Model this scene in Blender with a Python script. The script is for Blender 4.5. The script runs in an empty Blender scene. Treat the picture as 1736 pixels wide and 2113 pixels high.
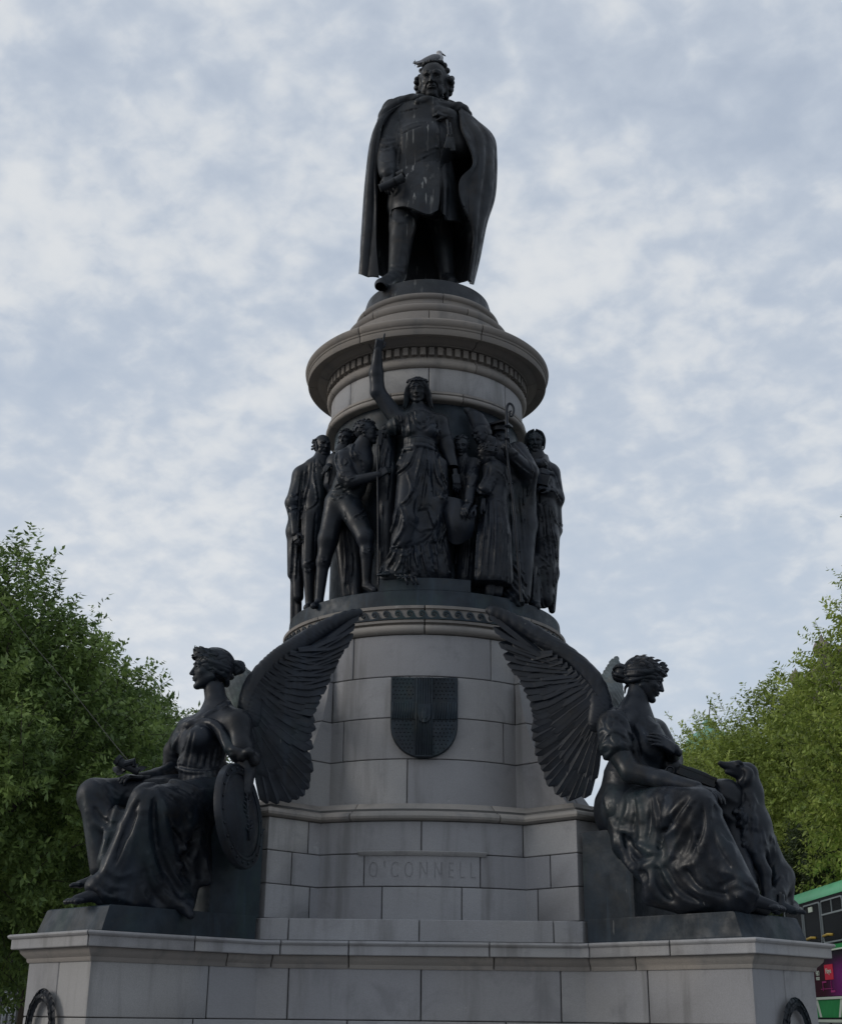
import bpy, math, random, time
import numpy as np
from mathutils import Vector, Matrix, noise as mnoise
T0 = time.time()
random.seed(7); RNG = np.random.default_rng(11)
scene = bpy.context.scene
COL = scene.collection
rad = math.radians
# ---------------------------------------------------------------- camera
FPX = 2720.0; PITCH = rad(21.0); ROLL = rad(-0.65); YAW = rad(-0.22)
CAMP = np.array([0.0, -14.0, 1.6])
_f = np.array([math.sin(YAW)*math.cos(PITCH), math.cos(YAW)*math.cos(PITCH), math.sin(PITCH)])
_r = np.array([math.cos(YAW), -math.sin(YAW), 0.0]); _u = np.cross(_r, _f)
_c, _s = math.cos(ROLL), math.sin(ROLL)
CR, CU, CF = _c*_r-_s*_u, _s*_r+_c*_u, _f
cam = bpy.data.cameras.new('camera'); camo = bpy.data.objects.new('camera', cam); COL.objects.link(camo)
M = Matrix.Identity(4)
for i in range(3):
    M[i][0] = CR[i]; M[i][1] = CU[i]; M[i][2] = -CF[i]; M[i][3] = CAMP[i]
camo.matrix_world = M
cam.sensor_fit = 'HORIZONTAL'; cam.sensor_width = 36; cam.lens = 36*FPX/1736
cam.clip_start = 0.1; cam.clip_end = 3000
scene.camera = camo

# ---------------------------------------------------------------- sky and light
scene.view_settings.view_transform = 'Standard'; scene.view_settings.look = 'None'
scene.view_settings.exposure = 0.70; scene.view_settings.gamma = 1.0
scene.view_settings.use_curve_mapping = False
SUN_AZ = rad(-98); SUN_EL = rad(20)          # azimuth from +Y towards +X : a veiled sun low on the left
world = bpy.data.worlds.new('World'); scene.world = world; world.use_nodes = True
def build_world():
    nt = world.node_tree; N = nt.nodes; L = nt.links
    for n in list(N): N.remove(n)
    out = N.new('ShaderNodeOutputWorld'); bg = N.new('ShaderNodeBackground'); L.new(bg.outputs[0], out.inputs[0])
    bg.inputs[1].default_value = 0.1
    sky = N.new('ShaderNodeTexSky'); sky.sky_type = 'NISHITA'; sky.sun_disc = False
    sky.sun_elevation = SUN_EL; sky.sun_rotation = SUN_AZ
    def math_(op, a, b=None, c=None, clamp=False):
        n = N.new('ShaderNodeMath'); n.operation = op; n.use_clamp = clamp
        for i, v in enumerate((a, b, c)):
            if v is None: continue
            if isinstance(v, (int, float)): n.inputs[i].default_value = v
            else: L.new(v, n.inputs[i])
        return n.outputs[0]
    def ramp(v, a, b):
        n = N.new('ShaderNodeMapRange'); n.interpolation_type = 'SMOOTHSTEP'
        L.new(v, n.inputs[0]); n.inputs[1].default_value = a; n.inputs[2].default_value = b
        return n.outputs[0]
    def mix(f, a, b):
        n = N.new('ShaderNodeMix'); n.data_type = 'RGBA'
        if isinstance(f, (int, float)): n.inputs[0].default_value = f
        else: L.new(f, n.inputs[0])
        for s, v in ((6, a), (7, b)):
            if isinstance(v, tuple): n.inputs[s].default_value = (*v, 1)
            else: L.new(v, n.inputs[s])
        return n.outputs[2]
    tc = N.new('ShaderNodeTexCoord'); sp = N.new('ShaderNodeSeparateXYZ'); L.new(tc.outputs['Generated'], sp.inputs[0])
    X, Y, Z = sp.outputs
    zz = math_('ADD', math_('MAXIMUM', Z, 0.0), 0.34)
    cb = N.new('ShaderNodeCombineXYZ'); L.new(math_('DIVIDE', X, zz), cb.inputs[0]); L.new(math_('DIVIDE', Y, zz), cb.inputs[1])
    def noise_(scale, det, rough, dist, off, sx=1.0, rot=0.0):
        mp = N.new('ShaderNodeMapping'); L.new(cb.outputs[0], mp.inputs[0])
        mp.inputs['Location'].default_value = off; mp.inputs['Scale'].default_value = (sx, 1, 1); mp.inputs['Rotation'].default_value = (0, 0, rot)
        n = N.new('ShaderNodeTexNoise'); L.new(mp.outputs[0], n.inputs[0])
        n.inputs['Scale'].default_value = scale; n.inputs['Detail'].default_value = det
        n.inputs['Roughness'].default_value = rough; n.inputs['Distortion'].default_value = dist
        return n.outputs[0]
    n1 = noise_(25, 6, .50, .2, (1.7, .4, 0), 1.0, .5)      # the small mottled puffs
    n2 = noise_(4.2, 5, .5, .3, (4.2, 7.7, 0), 1.0, .3)     # broad patches
    n3 = noise_(34, 4, .6, .3, (3.1, 2.2, 0), 1.0, .8)
    n4 = noise_(1.15, 3, .5, .4, (2.3, 5.1, 0), 1.0, .2)      # broad light and dark bands
    left = ramp(X, .45, -.45)
    low = ramp(Z, .75, .15)
    dens = math_('ADD', math_('MULTIPLY', n1, .56), math_('MULTIPLY', n2, .78))
    dens = math_('ADD', dens, math_('MULTIPLY', n3, .10))
    dens = math_('ADD', dens, math_('MULTIPLY', left, .10))
    dens = math_('ADD', dens, math_('MULTIPLY', math_('SUBTRACT', n4, .5), .55))
    cover = ramp(dens, .50, .88)
    bright = ramp(dens, .70, 1.0)
    blue = mix(low, (2.8, 3.18, 3.8), (3.15, 3.58, 4.2))          # thin veil between the puffs
    veil = mix(0.85, sky.outputs[0], blue)
    cloud = mix(bright, (3.35, 3.72, 4.25), (4.5, 4.65, 4.8))
    c = mix(math_('MULTIPLY', cover, .92), veil, cloud)
    # milky horizon, whiter towards the hidden low sun on the left
    hz = math_('MULTIPLY', ramp(Z, .46, .02), .85)
    hcol = mix(ramp(X, .35, -.42), (3.3, 3.85, 4.5), (5.6, 5.6, 5.55))
    c = mix(math_('MULTIPLY', hz, math_('ADD', .55, math_('MULTIPLY', cover, .3))), c, hcol)
    L.new(c, bg.inputs[0])
build_world()
sl = bpy.data.lights.new('sun', 'SUN'); sl.energy = 0.7; sl.angle = rad(20); sl.color = (1.0, .93, .84)
so = bpy.data.objects.new('sun', sl); COL.objects.link(so)
_d = Vector((math.sin(SUN_AZ)*math.cos(SUN_EL), math.cos(SUN_AZ)*math.cos(SUN_EL), math.sin(SUN_EL)))
so.rotation_euler = _d.to_track_quat('Z', 'Y').to_euler(); so.location = (-20, 20, 30)

# ---------------------------------------------------------------- helpers
def proj(p):
    d = np.asarray(p, float)-CAMP; z = d@CF
    return 868+FPX*(d@CR)/z, 1056-FPX*(d@CU)/z
def ray(px, py): return CF+(px-868)/FPX*CR-(py-1056)/FPX*CU
def P(px, py, Y):
    "the point seen at this place of the photograph, at world depth Y"
    d = ray(px, py); return CAMP+d*((Y-CAMP[1])/d[1])
def tag(o, label=None, cat=None, group=None, kind=None):
    if label: o['label'] = label
    if cat: o['category'] = cat
    if group: o['group'] = group
    if kind: o['kind'] = kind
    return o
def thing(name, label, cat, loc=(0, 0, 0), group=None, rz=0):
    o = bpy.data.objects.new(name, None); COL.objects.link(o); o.location = loc; o.rotation_euler = (0, 0, rz)
    o.empty_display_size = .2
    return tag(o, label, cat, group)
def mesh_obj(name, V, F, mat, parent=None, smooth=False, sharp=None, mesh=None):
    if mesh is None:
        mesh = bpy.data.meshes.new(name)
        V = np.asarray(V, dtype=np.float32)
        if isinstance(F, np.ndarray) and F.ndim == 2:
            nf, k = F.shape
            mesh.vertices.add(len(V)); mesh.vertices.foreach_set('co', V.ravel())
            mesh.loops.add(nf*k); mesh.loops.foreach_set('vertex_index', F.astype(np.int32).ravel())
            mesh.polygons.add(nf); mesh.polygons.foreach_set('loop_start', np.arange(0, nf*k, k, dtype=np.int32))
            try: mesh.polygons.foreach_set('loop_total', np.full(nf, k, dtype=np.int32))
            except Exception: pass
            mesh.update(calc_edges=True)
        else:
            mesh.from_pydata([tuple(map(float, v)) for v in V], [], [tuple(map(int, f)) for f in F]); mesh.update()
        if mat: mesh.materials.append(mat)
        if smooth:
            mesh.polygons.foreach_set('use_smooth', np.ones(len(mesh.polygons), dtype=bool))
            if sharp is not None: mesh.set_sharp_from_angle(angle=rad(sharp))
    o = bpy.data.objects.new(name, mesh); COL.objects.link(o)
    if parent is not None:
        o.parent = parent
        bl = parent
        off = Vector((0, 0, 0)); r = 0
        # vertices are given in world space: undo the parents' offsets (no rotation used)
        while bl is not None:
            off += bl.location; bl = bl.parent
        o.location = -off
    return o
class MB:
    "collects boxes, tubes and so on into one mesh"
    def __init__(s): s.V = []; s.F = []
    def add(s, V, F):
        n = len(s.V); s.V += [tuple(map(float, v)) for v in V]; s.F += [tuple(int(i)+n for i in f) for f in F]; return s
    def box(s, c, d, ax=None, bev=0):
        c = np.array(c, float); A = np.eye(3) if ax is None else np.array(ax, float)
        V = []
        for k in (-1, 1):
            for j in (-1, 1):
                for i in (-1, 1): V.append(c+A[0]*i*d[0]/2+A[1]*j*d[1]/2+A[2]*k*d[2]/2)
        return s.add(V, [(0, 2, 3, 1), (4, 5, 7, 6), (0, 1, 5, 4), (2, 6, 7, 3), (0, 4, 6, 2), (1, 3, 7, 5)])
    def tube(s, pts, r, n=8, caps=True, flat=None):
        pts = [np.array(p, float) for p in pts]; m = len(pts)
        R = r if hasattr(r, '__len__') else [r]*m
        up = None; rings = []
        for i, p in enumerate(pts):
            t = pts[min(i+1, m-1)]-pts[max(i-1, 0)]; t = t/(np.linalg.norm(t)+1e-9)
            if up is None:
                up = np.cross(t, (0, 0, 1)) if abs(t[2]) < .9 else np.cross(t, (1, 0, 0))
            up = up-t*(up@t); up /= np.linalg.norm(up)+1e-9; w = np.cross(t, up)
            rings.append([p+R[i]*(math.cos(a)*up+math.sin(a)*w) for a in np.arange(n)*2*math.pi/n])
        V = [v for rg in rings for v in rg]; F = []
        for i in range(m-1):
            for j in range(n):
                k = (j+1) % n; F.append((i*n+j, i*n+k, (i+1)*n+k, (i+1)*n+j))
        if caps: F.append(tuple(range(n))[::-1]); F.append(tuple(range((m-1)*n, m*n)))
        return s.add(V, F)
    def prism(s, poly, z0, z1):
        n = len(poly); V = [(x, y, z0) for x, y in poly]+[(x, y, z1) for x, y in poly]
        F = [tuple(range(n))[::-1], tuple(range(n, 2*n))]+[(i, (i+1) % n, n+(i+1) % n, n+i) for i in range(n)]
        return s.add(V, F)
    def obj(s, name, mat, parent=None, smooth=False, sharp=None):
        return mesh_obj(name, s.V, s.F, mat, parent, smooth, sharp)
def spline(pts, n):
    "Catmull-Rom through the rows of pts"
    Q = np.asarray(pts, float)
    if len(Q) == 2:
        t = np.linspace(0, 1, n)[:, None]; return Q[0]*(1-t)+Q[1]*t
    Q = np.vstack([2*Q[0]-Q[1], Q, 2*Q[-1]-Q[-2]]); m = len(Q)-3
    t = np.linspace(0, m-1e-6, n); i = t.astype(int); f = (t-i)[:, None]
    a, b, c, d = Q[i], Q[i+1], Q[i+2], Q[i+3]
    return .5*((2*b)+(c-a)*f+(2*a-5*b+4*c-d)*f**2+(3*b-a-3*c+d)*f**3)
def nrm(v):
    v = np.asarray(v, float); return v/(np.linalg.norm(v)+1e-12)

# ---------------------------------------------------------------- materials
class Mat:
    def __init__(s, name, base, rough=.6, metal=0, spec=.5):
        s.m = bpy.data.materials.new(name); s.m.use_nodes = True; s.N = s.m.node_tree.nodes; s.L = s.m.node_tree.links
        s.b = s.N['Principled BSDF']; s.tc = s.N.new('ShaderNodeTexCoord')
        s.b.inputs['Base Color'].default_value = (*base, 1); s.b.inputs['Roughness'].default_value = rough
        s.b.inputs['Metallic'].default_value = metal; s.b.inputs['Specular IOR Level'].default_value = spec
        s.geo = s.N.new('ShaderNodeNewGeometry')
    def noise(s, scale, det=4, rough=.55, vec=None, sc=(1, 1, 1), out=0, dist=0):
        mp = s.N.new('ShaderNodeMapping'); s.L.new(vec or s.geo.outputs['Position'], mp.inputs[0]); mp.inputs['Scale'].default_value = sc
        n = s.N.new('ShaderNodeTexNoise'); s.L.new(mp.outputs[0], n.inputs[0]); n.inputs['Scale'].default_value = scale
        n.inputs['Detail'].default_value = det; n.inputs['Roughness'].default_value = rough; n.inputs['Distortion'].default_value = dist
        return n.outputs[out]
    def rng(s, v, a, b, c=0, d=1):
        n = s.N.new('ShaderNodeMapRange'); n.interpolation_type = 'SMOOTHSTEP'; s.L.new(v, n.inputs[0])
        for i, x in enumerate((a, b, c, d)): n.inputs[i+1].default_value = x
        return n.outputs[0]
    def math(s, op, a, b):
        n = s.N.new('ShaderNodeMath'); n.operation = op
        for i, v in enumerate((a, b)):
            if isinstance(v, (int, float)): n.inputs[i].default_value = v
            else: s.L.new(v, n.inputs[i])
        return n.outputs[0]
    def mix(s, f, a, b, blend='MIX'):
        n = s.N.new('ShaderNodeMix'); n.data_type = 'RGBA'; n.blend_type = blend
        if isinstance(f, (int, float)): n.inputs[0].default_value = f
        else: s.L.new(f, n.inputs[0])
        for k, v in ((6, a), (7, b)):
            if isinstance(v, tuple): n.inputs[k].default_value = (*v, 1)
            else: s.L.new(v, n.inputs[k])
        return n.outputs[2]
    def color(s, c): s.L.new(c, s.b.inputs['Base Color'])
    def bump(s, h, strength, dist):
        n = s.N.new('ShaderNodeBump'); n.inputs['Strength'].default_value = strength; n.inputs['Distance'].default_value = dist
        s.L.new(h, n.inputs['Height']); s.L.new(n.outputs[0], s.b.inputs['Normal'])
    def random(s):
        n = s.N.new('ShaderNodeObjectInfo'); return n.outputs['Random']
    def sep(s, v):
        n = s.N.new('ShaderNodeSeparateXYZ'); s.L.new(v, n.inputs[0]); return n.outputs
def stone_mat(name, a, b, warm):
    m = Mat(name, a, .85, 0, .3)
    c = m.mix(m.rng(m.noise(1.3, 5, .6), .3, .7), a, b)
    c = m.mix(m.math('MULTIPLY', m.rng(m.noise(.55, 3), .45, .65), .6), c, warm)
    # every block has a tone of its own
    rnd = m.random()
    c = m.mix(m.rng(rnd, 0, 1, 0, .6), c, (a[0]*.60, a[1]*.60, a[2]*.63))
    wv_ = m.math('FRACT', m.math('MULTIPLY', rnd, 7.31), 0); c = m.mix(m.rng(wv_, .4, 1, 0, .28), c, warm)
    # rain streaks and sooty patches
    st = m.rng(m.noise(3.2, 5, .6, sc=(1.4, 1.4, .16)), .50, .72, 0, .55)
    c = m.mix(st, c, (.12, .118, .115))
    so_ = m.rng(m.noise(2.1, 6, .68, dist=.6), .52, .70, 0, .42)
    c = m.mix(so_, c, (.15, .15, .16))
    gr = m.noise(150, 2, .7)
    c = m.mix(m.rng(gr, .35, .68, 0, .32), c, (.16, .158, .155))
    wh = m.rng(m.noise(5.5, 4, .6), .70, .76, 0, .25)
    c = m.mix(wh, c, (.5, .49, .47))
    m.color(c)
    h = m.math('ADD', m.math('MULTIPLY', gr, .5), m.noise(14, 6, .65)); m.bump(h, .35, .01)
    return m.m
STONE = stone_mat('granite', (.375, .378, .392), (.305, .309, .322), (.385, .365, .335))
STONE_W = stone_mat('moulded_granite', (.325, .298, .268), (.25, .238, .222), (.36, .315, .27))
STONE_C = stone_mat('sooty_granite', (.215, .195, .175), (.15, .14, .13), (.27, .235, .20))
MORTAR = Mat('dark_joint', (.10, .098, .095), .95).m
def bronze_mat(name, base, green, gamt, rough=.42, drops=False, bump=.25):
    m = Mat(name, base, rough, 0.0, .5)
    m.b.inputs['Metallic'].default_value = .0; m.b.inputs['Specular IOR Level'].default_value = .29
    c = m.mix(m.rng(m.noise(2.6, 5, .6), .35, .7), base, (base[0]*1.9, base[1]*1.95, base[2]*2.0))
    c = m.mix(m.rng(m.noise(1.6, 5, .65, sc=(1, 1, .5)), .5, .72, 0, gamt), c, green)
    c = m.mix(m.rng(m.noise(3.7, 6, .65, dist=.5), .54, .72, 0, .5), c, (base[0]*3.2, base[1]*2.0, base[2]*1.1))
    st = m.rng(m.noise(5, 5, .6, sc=(1.6, 1.6, .12)), .54, .70, 0, .5)
    c = m.mix(st, c, (base[0]*2.8, base[1]*3.1, base[2]*3.2))
    sp = m.rng(m.noise(13, 3, .5, sc=(1.4, 1.4, .22)), .735, .76, 0, .3); c = m.mix(sp, c, (.25, .25, .24))
    if drops:
        v = m.rng(m.noise(15, 3, .5, sc=(1.5, 1.5, .022)), .615, .67, 0, .8)
        up = m.math('MULTIPLY', m.rng(m.noise(1.7, 3, .5), .48, .6, .1, .55), m.math('MULTIPLY', m.rng(m.sep(m.geo.outputs['Position'])[0], -.45, -.30), m.rng(m.sep(m.geo.outputs['Position'])[0], .22, .12)))
        c = m.mix(m.math('MULTIPLY', v, up), c, (.42, .42, .40))
    m.color(c)
    r = m.rng(m.noise(7, 5, .6), .3, .7, rough-.08, rough+.18); m.L.new(r, m.b.inputs['Roughness'])
    h = m.math('ADD', m.math('MULTIPLY', m.noise(90, 3, .6), .3), m.noise(22, 4, .6)); m.bump(h, bump, .006)
    return m.m
BRONZE = bronze_mat('dark_bronze', (.0055, .0075, .0115), (.018, .032, .036), .62, .40)
BRONZE_P = bronze_mat('patinated_bronze_plate', (.0105, .016, .022), (.020, .038, .040), .8, .52)
BRONZE_D = bronze_mat('streaked_bronze', (.0095, .011, .0135), (.022, .031, .034), .5, .46, True)
BRONZE_G = bronze_mat('green_grey_bronze', (.06, .07, .07), (.10, .13, .12), .8, .5)
print('head', time.time()-T0)
# ================================================================ the granite pedestal
pedestal = thing('granite_pedestal', 'tall tiered grey granite pedestal with a round cornice, wave band and inscribed name', 'pedestal')
def rot4(q, k):
    x, y = q[..., 0], q[..., 1]
    for _ in range(k % 4): x, y = -y, x
    return np.stack([x, y], -1)
def make_path(fn):
    "fn(z) -> the front quarter (outer corner, inner corner, middle..., inner corner, outer corner); four turns of it close the plan"
    def full(z):
        q = np.asarray(fn(z), float); return np.concatenate([rot4(q, k) for k in range(4)])
    return full
def circle(r, n=144):
    rf = r if callable(r) else (lambda z: r)
    a = np.arange(n)*2*math.pi/n-math.pi*.75
    return lambda z: np.stack([rf(z)*np.sin(a+math.pi/2)*1.0, -rf(z)*np.cos(a+math.pi/2)], -1) if False else np.stack([rf(z)*np.cos(a), rf(z)*np.sin(a)], -1)
def path_eval(pts, u, off):
    "point of the closed path at float index u, pushed outwards by off with mitred corners"
    n = len(pts)
    d = np.roll(pts, -1, 0)-pts; L = np.linalg.norm(d, axis=1)[:, None]; d = d/np.maximum(L, 1e-9)
    nr = np.stack([d[:, 1], -d[:, 0]], -1)
    npv = np.roll(nr, 1, 0); m = nr+npv; m = m/np.maximum((m*m).sum(1)[:, None]/2, .2)
    Q = pts+m*off
    i = int(math.floor(u)); f = u-i
    return Q[i % n]*(1-f)+Q[(i+1) % n]*f
def piece(name, pfn, u0, u1, prof, gap=.0035, ch=.006, mat=None, parent=pedestal, smooth=None, endch=True):
    "a stone running along the plan from u0 to u1 with the section prof [(outward, z)...] from its lower back to its upper back"
    zs = sorted({z for _, z in prof}); cache = {z: pfn(z) for z in zs}
    base = cache[zs[0]]; n = len(base)
    def seglen(u):
        i = int(math.floor(u)) % n; return np.linalg.norm(base[(i+1) % n]-base[i])
    a = u0+gap/seglen(u0+1e-6); b = u1-gap/seglen(u1-1e-6)
    us = [a]
    if endch: us.append(a+ch/seglen(a))
    us += [float(i) for i in range(int(math.ceil(us[-1]+1e-3)), int(math.floor(b-1e-3))+1)]
    be = b-ch/seglen(b)
    us = [u for u in us if u <= be+1e-6 or u == a]
    if endch: us.append(be)
    us.append(b)
    V = []; k = len(prof)
    zmax = max(o for o, _ in prof)
    for j, u in enumerate(us):
        e = ch if (endch and j in (0, len(us)-1)) else 0
        for o, z in prof:
            x, y = path_eval(cache[z], u, o-(e if o > zmax-.08 or True else 0)); V.append((x, y, z))
    F = []
    for j in range(len(us)-1):
        for i in range(k):
            i2 = (i+1) % k
            F.append((j*k+i, (j+1)*k+i, (j+1)*k+i2, j*k+i2))
    F.append(tuple(range(k))); F.append(tuple(range((len(us)-1)*k, len(us)*k))[::-1])
    return mesh_obj(name, V, F, mat or STONE, parent, smooth=smooth is not None, sharp=smooth)
def rectprof(z0, z1, t=.16, g=.0035, c=.006, levels=None):
    a, b = z0+g, z1-g
    mid = [(0, z) for z in (levels or [])]
    return [(-t, a), (-c, a), (0, a+c)]+mid+[(0, b-c), (-c, b), (-t, b)]
def core(pfn, z0, z1, off, name='joint_bed', zsn=2, mat=None):
    zs = np.linspace(z0, z1, zsn); V = []; n = len(pfn(z0))
    for z in zs:
        p = pfn(z)
        for i in range(n):
            x, y = path_eval(p, i, off); V.append((x, y, z))
    F = [(j*n+i, j*n+(i+1) % n, (j+1)*n+(i+1) % n, (j+1)*n+i) for j in range(zsn-1) for i in range(n)]
    F.append(tuple(range(n))[::-1]); F.append(tuple(range((zsn-1)*n, zsn*n)))
    return mesh_obj(name, V, F, mat or MORTAR, pedestal)
def u_of_x(pfn, z, x):
    q = pfn(z); n = len(q)//4; xs = q[:n, 0]
    return float(np.interp(x, xs, np.arange(n)))
def course(pfn, z0, z1, joints, endj=(), name='granite_block', levels=None, prof=None, mat=None, smooth=35, gap=.0045, t=.16):
    "one course all round: joints = x positions on the front face, endj = fractions along each diagonal end face"
    n = len(pfn(z0))//4; zm = (z0+z1)/2
    us = sorted([u_of_x(pfn, zm, x) for x in joints]+[n-1+e for e in endj])
    allu = [u+k*n for k in range(4) for u in us]
    pr = prof or rectprof(z0, z1, t, levels=levels)
    for i, u in enumerate(allu):
        v = allu[i+1] if i+1 < len(allu) else allu[0]+4*n
        piece(name, pfn, u, v, pr, gap=gap, mat=mat, smooth=smooth)
# --- plans
BA, BB, BT = 2.555, 3.385, 1.205
def base_plan(off):
    def f(z):
        q = np.array([(-BA, -BB), (-(BA-BT), -(BB-BT)), ((BA-BT), -(BB-BT)), (BA, -BB)])
        p = np.concatenate([rot4(q, k) for k in range(4)])
        q2 = np.array([path_eval(p, i, off) for i in range(4)])
        x = np.linspace(q2[1][0], q2[2][0], 7)
        return np.vstack([q2[:1], np.stack([x, np.full(7, q2[1][1])], -1), q2[3:]])
    return make_path(f)
def arcq(xi, yc, yi, outer, n=13):
    "outer corner, concave corner, bowed middle and back"
    x = np.linspace(-xi, xi, n); R = ((yi-yc)**2+xi**2)/(2*(yi-yc)); y = (yc+R)-np.sqrt(R*R-x*x)
    return np.vstack([[(-outer[0], outer[1])], np.stack([x, y], -1), [(outer[0], outer[1])]])
BASEW = base_plan(-.118); BASEC = base_plan(0.0)
TIERP = make_path(lambda z: arcq(.95, -1.72, -1.50, (1.38, -1.93)))
FOOTP = make_path(lambda z: np.vstack([[(-1.40, -1.99)], np.stack([np.linspace(-1.3, 1.3, 15)[1:-1], np.full(13, -1.985)], -1), [(1.40, -1.99)]]))
def flare(z):
    t = min(max((z-3.42)/(4.86-3.42), 0), 1); return .035+.44*(1-t)**2.1
SHAFTP = make_path(lambda z: arcq(.90, -1.46, -1.15, (.90+flare(z), -1.15-flare(z)*1.0)))
# --- steps and base wall
for i, (o, z0, z1) in enumerate([(.95, 0.0, .16), (.62, .16, .32), (.30, .32, .50)]):
    course(base_plan(o), z0, z1, [-2.2, -.75, .7, 2.1], [.5], name='step_stone', t=.9)
core(base_plan(-.2), 0, 1.9, 0)
core(base_plan(.25), 0, .31, 0); 
course(BASEW, .50, 1.04, [-2.1, -1.0, 0, 1.0, 2.1], [.5])
course(BASEW, 1.04, 1.575, [-1.85, -.62, .72, 1.6], [.5])
course(BASEW, 1.575, 2.0, [-1.76, -1.13, .0, 1.19, 1.86], [.5])
# base cornice: bed mould and projecting fascia
bed = [(-.3, 1.985), (-.108, 1.985), (-.100, 1.998), (-.098, 2.018), (-.080, 2.035), (-.058, 2.06), (-.050, 2.088), (-.3, 2.088)]
fas = [(-.35, 2.09), (-.05, 2.09), (-.005, 2.09), (0, 2.096), (0, 2.165), (.008, 2.17), (.022, 2.178), (.028, 2.188), (.026, 2.198), (.014, 2.206), (-.4, 2.215), (-.4, 2.15)]
course(BASEC, 1.985, 2.088, [-1.6, -1.25, -.62, .62, 1.4, 1.75], [], prof=bed, name='bed_mould_stone', mat=STONE_W)
course(BASEC, 2.09, 2.215, [-1.85, -1.2, -.62, .58, 1.42, 2.0], [.999], prof=fas, name='cornice_stone')
core(base_plan(-.2), 1.7, 2.18, 0)
# --- foot course, lower tier
course(FOOTP, 2.215, 2.404, [-1.16, -.02, 1.15], [.5], t=.3)
core(FOOTP, 2.1, 2.39, -.03)
ZT = [2.405, 2.702, 2.992, 3.285]
course(TIERP, ZT[0], ZT[1], [-1.02, -.36, .36, 1.05], [.5])
course(TIERP, ZT[1], ZT[2], [-1.18, -.53, .53, 1.16], [.5])
course(TIERP, ZT[2], ZT[3], [-1.05, -.01, .93], [.5])
core(TIERP, 2.3, 3.4, -.03)
# ledge between tier and shaft: sloping weathering over a round bead
LEDP = make_path(lambda z: arcq(.95, -1.72, -1.50, (1.38, -1.93)))
led = [(-.5, 3.287), (-.02, 3.287), (.0, 3.287), (.03, 3.292), (.05, 3.305), (.058, 3.325), (.05, 3.345), (.035, 3.358), (.0, 3.366), (-.03, 3.38), (-.09, 3.41), (-.16, 3.462), (-.17, 3.468), (-.5, 3.468)]
course(LEDP, 3.287, 3.468, [-.66, .70], [.5], prof=led, name='ledge_stone', mat=STONE_W)
core(LEDP, 3.2, 3.45, -.3)
# --- shaft with flared buttresses
ZS = [3.455, 3.90, 4.299, 4.703, 5.125]
def lv(a, b): return list(np.linspace(a, b, 6)[1:-1])
course(SHAFTP, ZS[0], ZS[1], [-.15], [.5], levels=lv(ZS[0], ZS[1]))
course(SHAFTP, ZS[1], ZS[2], [-.78, .78], [.5], levels=lv(ZS[1], ZS[2]))
course(SHAFTP, ZS[2], ZS[3], [-.9, -.14, .9], [], levels=lv(ZS[2], ZS[3]))
course(SHAFTP, ZS[3], ZS[4], [-.70, .66], [.5], levels=lv(ZS[3], ZS[4]))
core(SHAFTP, 3.3, 5.1, -.03, zsn=12)
core(circle(1.43, 72), 4.6, 5.12, 0)
# --- round mouldings
def ring(name, prof, joints, mat=STONE_W, smooth=40, pf=None, gap=.004):
    "joints in degrees, 0 = facing the camera, positive to the right"
    pf = pf or circle(1.0)
    us = sorted(((j-90+135) % 360)/360*144 for j in joints)
    for i, u in enumerate(us):
        v = us[i+1] if i+1 < len(us) else us[0]+144
        piece(name, pf, u, v, [(r-1.0, z) for r, z in prof], gap=gap, ch=.004, mat=mat, smooth=smooth)
J6 = [0, 45, 90, 135, 180, 225, 270, 315]
def tor(rc, zc, rr, a0, a1, n=7): return [(rc+rr*math.cos(rad(a)), zc+rr*math.sin(rad(a))) for a in np.linspace(a0, a1, n)]
ring('torus_stone', [(1.2, 5.130), (1.46, 5.130)]+tor(1.465, 5.178, .046, -80, 80)+[(1.478, 5.232), (1.515, 5.235), (1.52, 5.258), (1.2, 5.26)], J6)
ring('frieze_stone', [(1.2, 5.262), (1.512, 5.262), (1.512, 5.366), (1.535, 5.372), (1.54, 5.40), (1.2, 5.402)], J6)
mesh_obj('joint_bed', *(lambda n=96: ([(1.44*math.cos(i*2*math.pi/n), 1.44*math.sin(i*2*math.pi/n), z) for z in (5.0, 5.40) for i in range(n)], [(i, (i+1) % n, n+(i+1) % n, n+i) for i in range(n)]))(), MORTAR, pedestal)
# running wave scrolls in relief round the band
def wave_scroll():
    W = 2*math.pi/80; H = .098; ou = []
    # outline in (s, t): s along the band 0..1, t up 0..1
    ou = [(0, 0), (1.0, 0), (1.0, .14)]
    ou += [(.90, .17), (.80, .26), (.72, .40), (.66, .58), (.58, .76), (.46, .90), (.30, .97), (.16, .92), (.05, .78), (.02, .60), (.07, .44), (.18, .34), (.30, .34), (.39, .43), (.40, .56), (.33, .65), (.23, .66), (.17, .58), (.20, .52), (.27, .53), (.30, .50), (.27, .44), (.19, .43), (.12, .50), (.11, .62), (.17, .73), (.29, .76), (.42, .70), (.50, .55), (.47, .38), (.36, .24), (.2, .16), (0, .14)]
    ou = ou[:3]+[(x, y) for x, y in ou[3:]]
    V = []
    n = len(ou)
    for r in (1.508, 1.528):
        for s, t in ou:
            a = (s-.5)*W; V.append((r*math.sin(a), -r*math.cos(a), 5.264+t*H))
    F = [tuple(range(n, 2*n))]+[(i, (i+1) % n, n+(i+1) % n, n+i) for i in range(n)]
    return V, F
wv = wave_scroll(); w0 = None
for i in range(80):
    o = mesh_obj('wave_scroll', *(wv if w0 is None else (None, None)), BRONZE_P, pedestal, mesh=None if w0 is None else w0)
    w0 = w0 or o.data; o.rotation_euler = (0, 0, i*2*math.pi/80)
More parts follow.
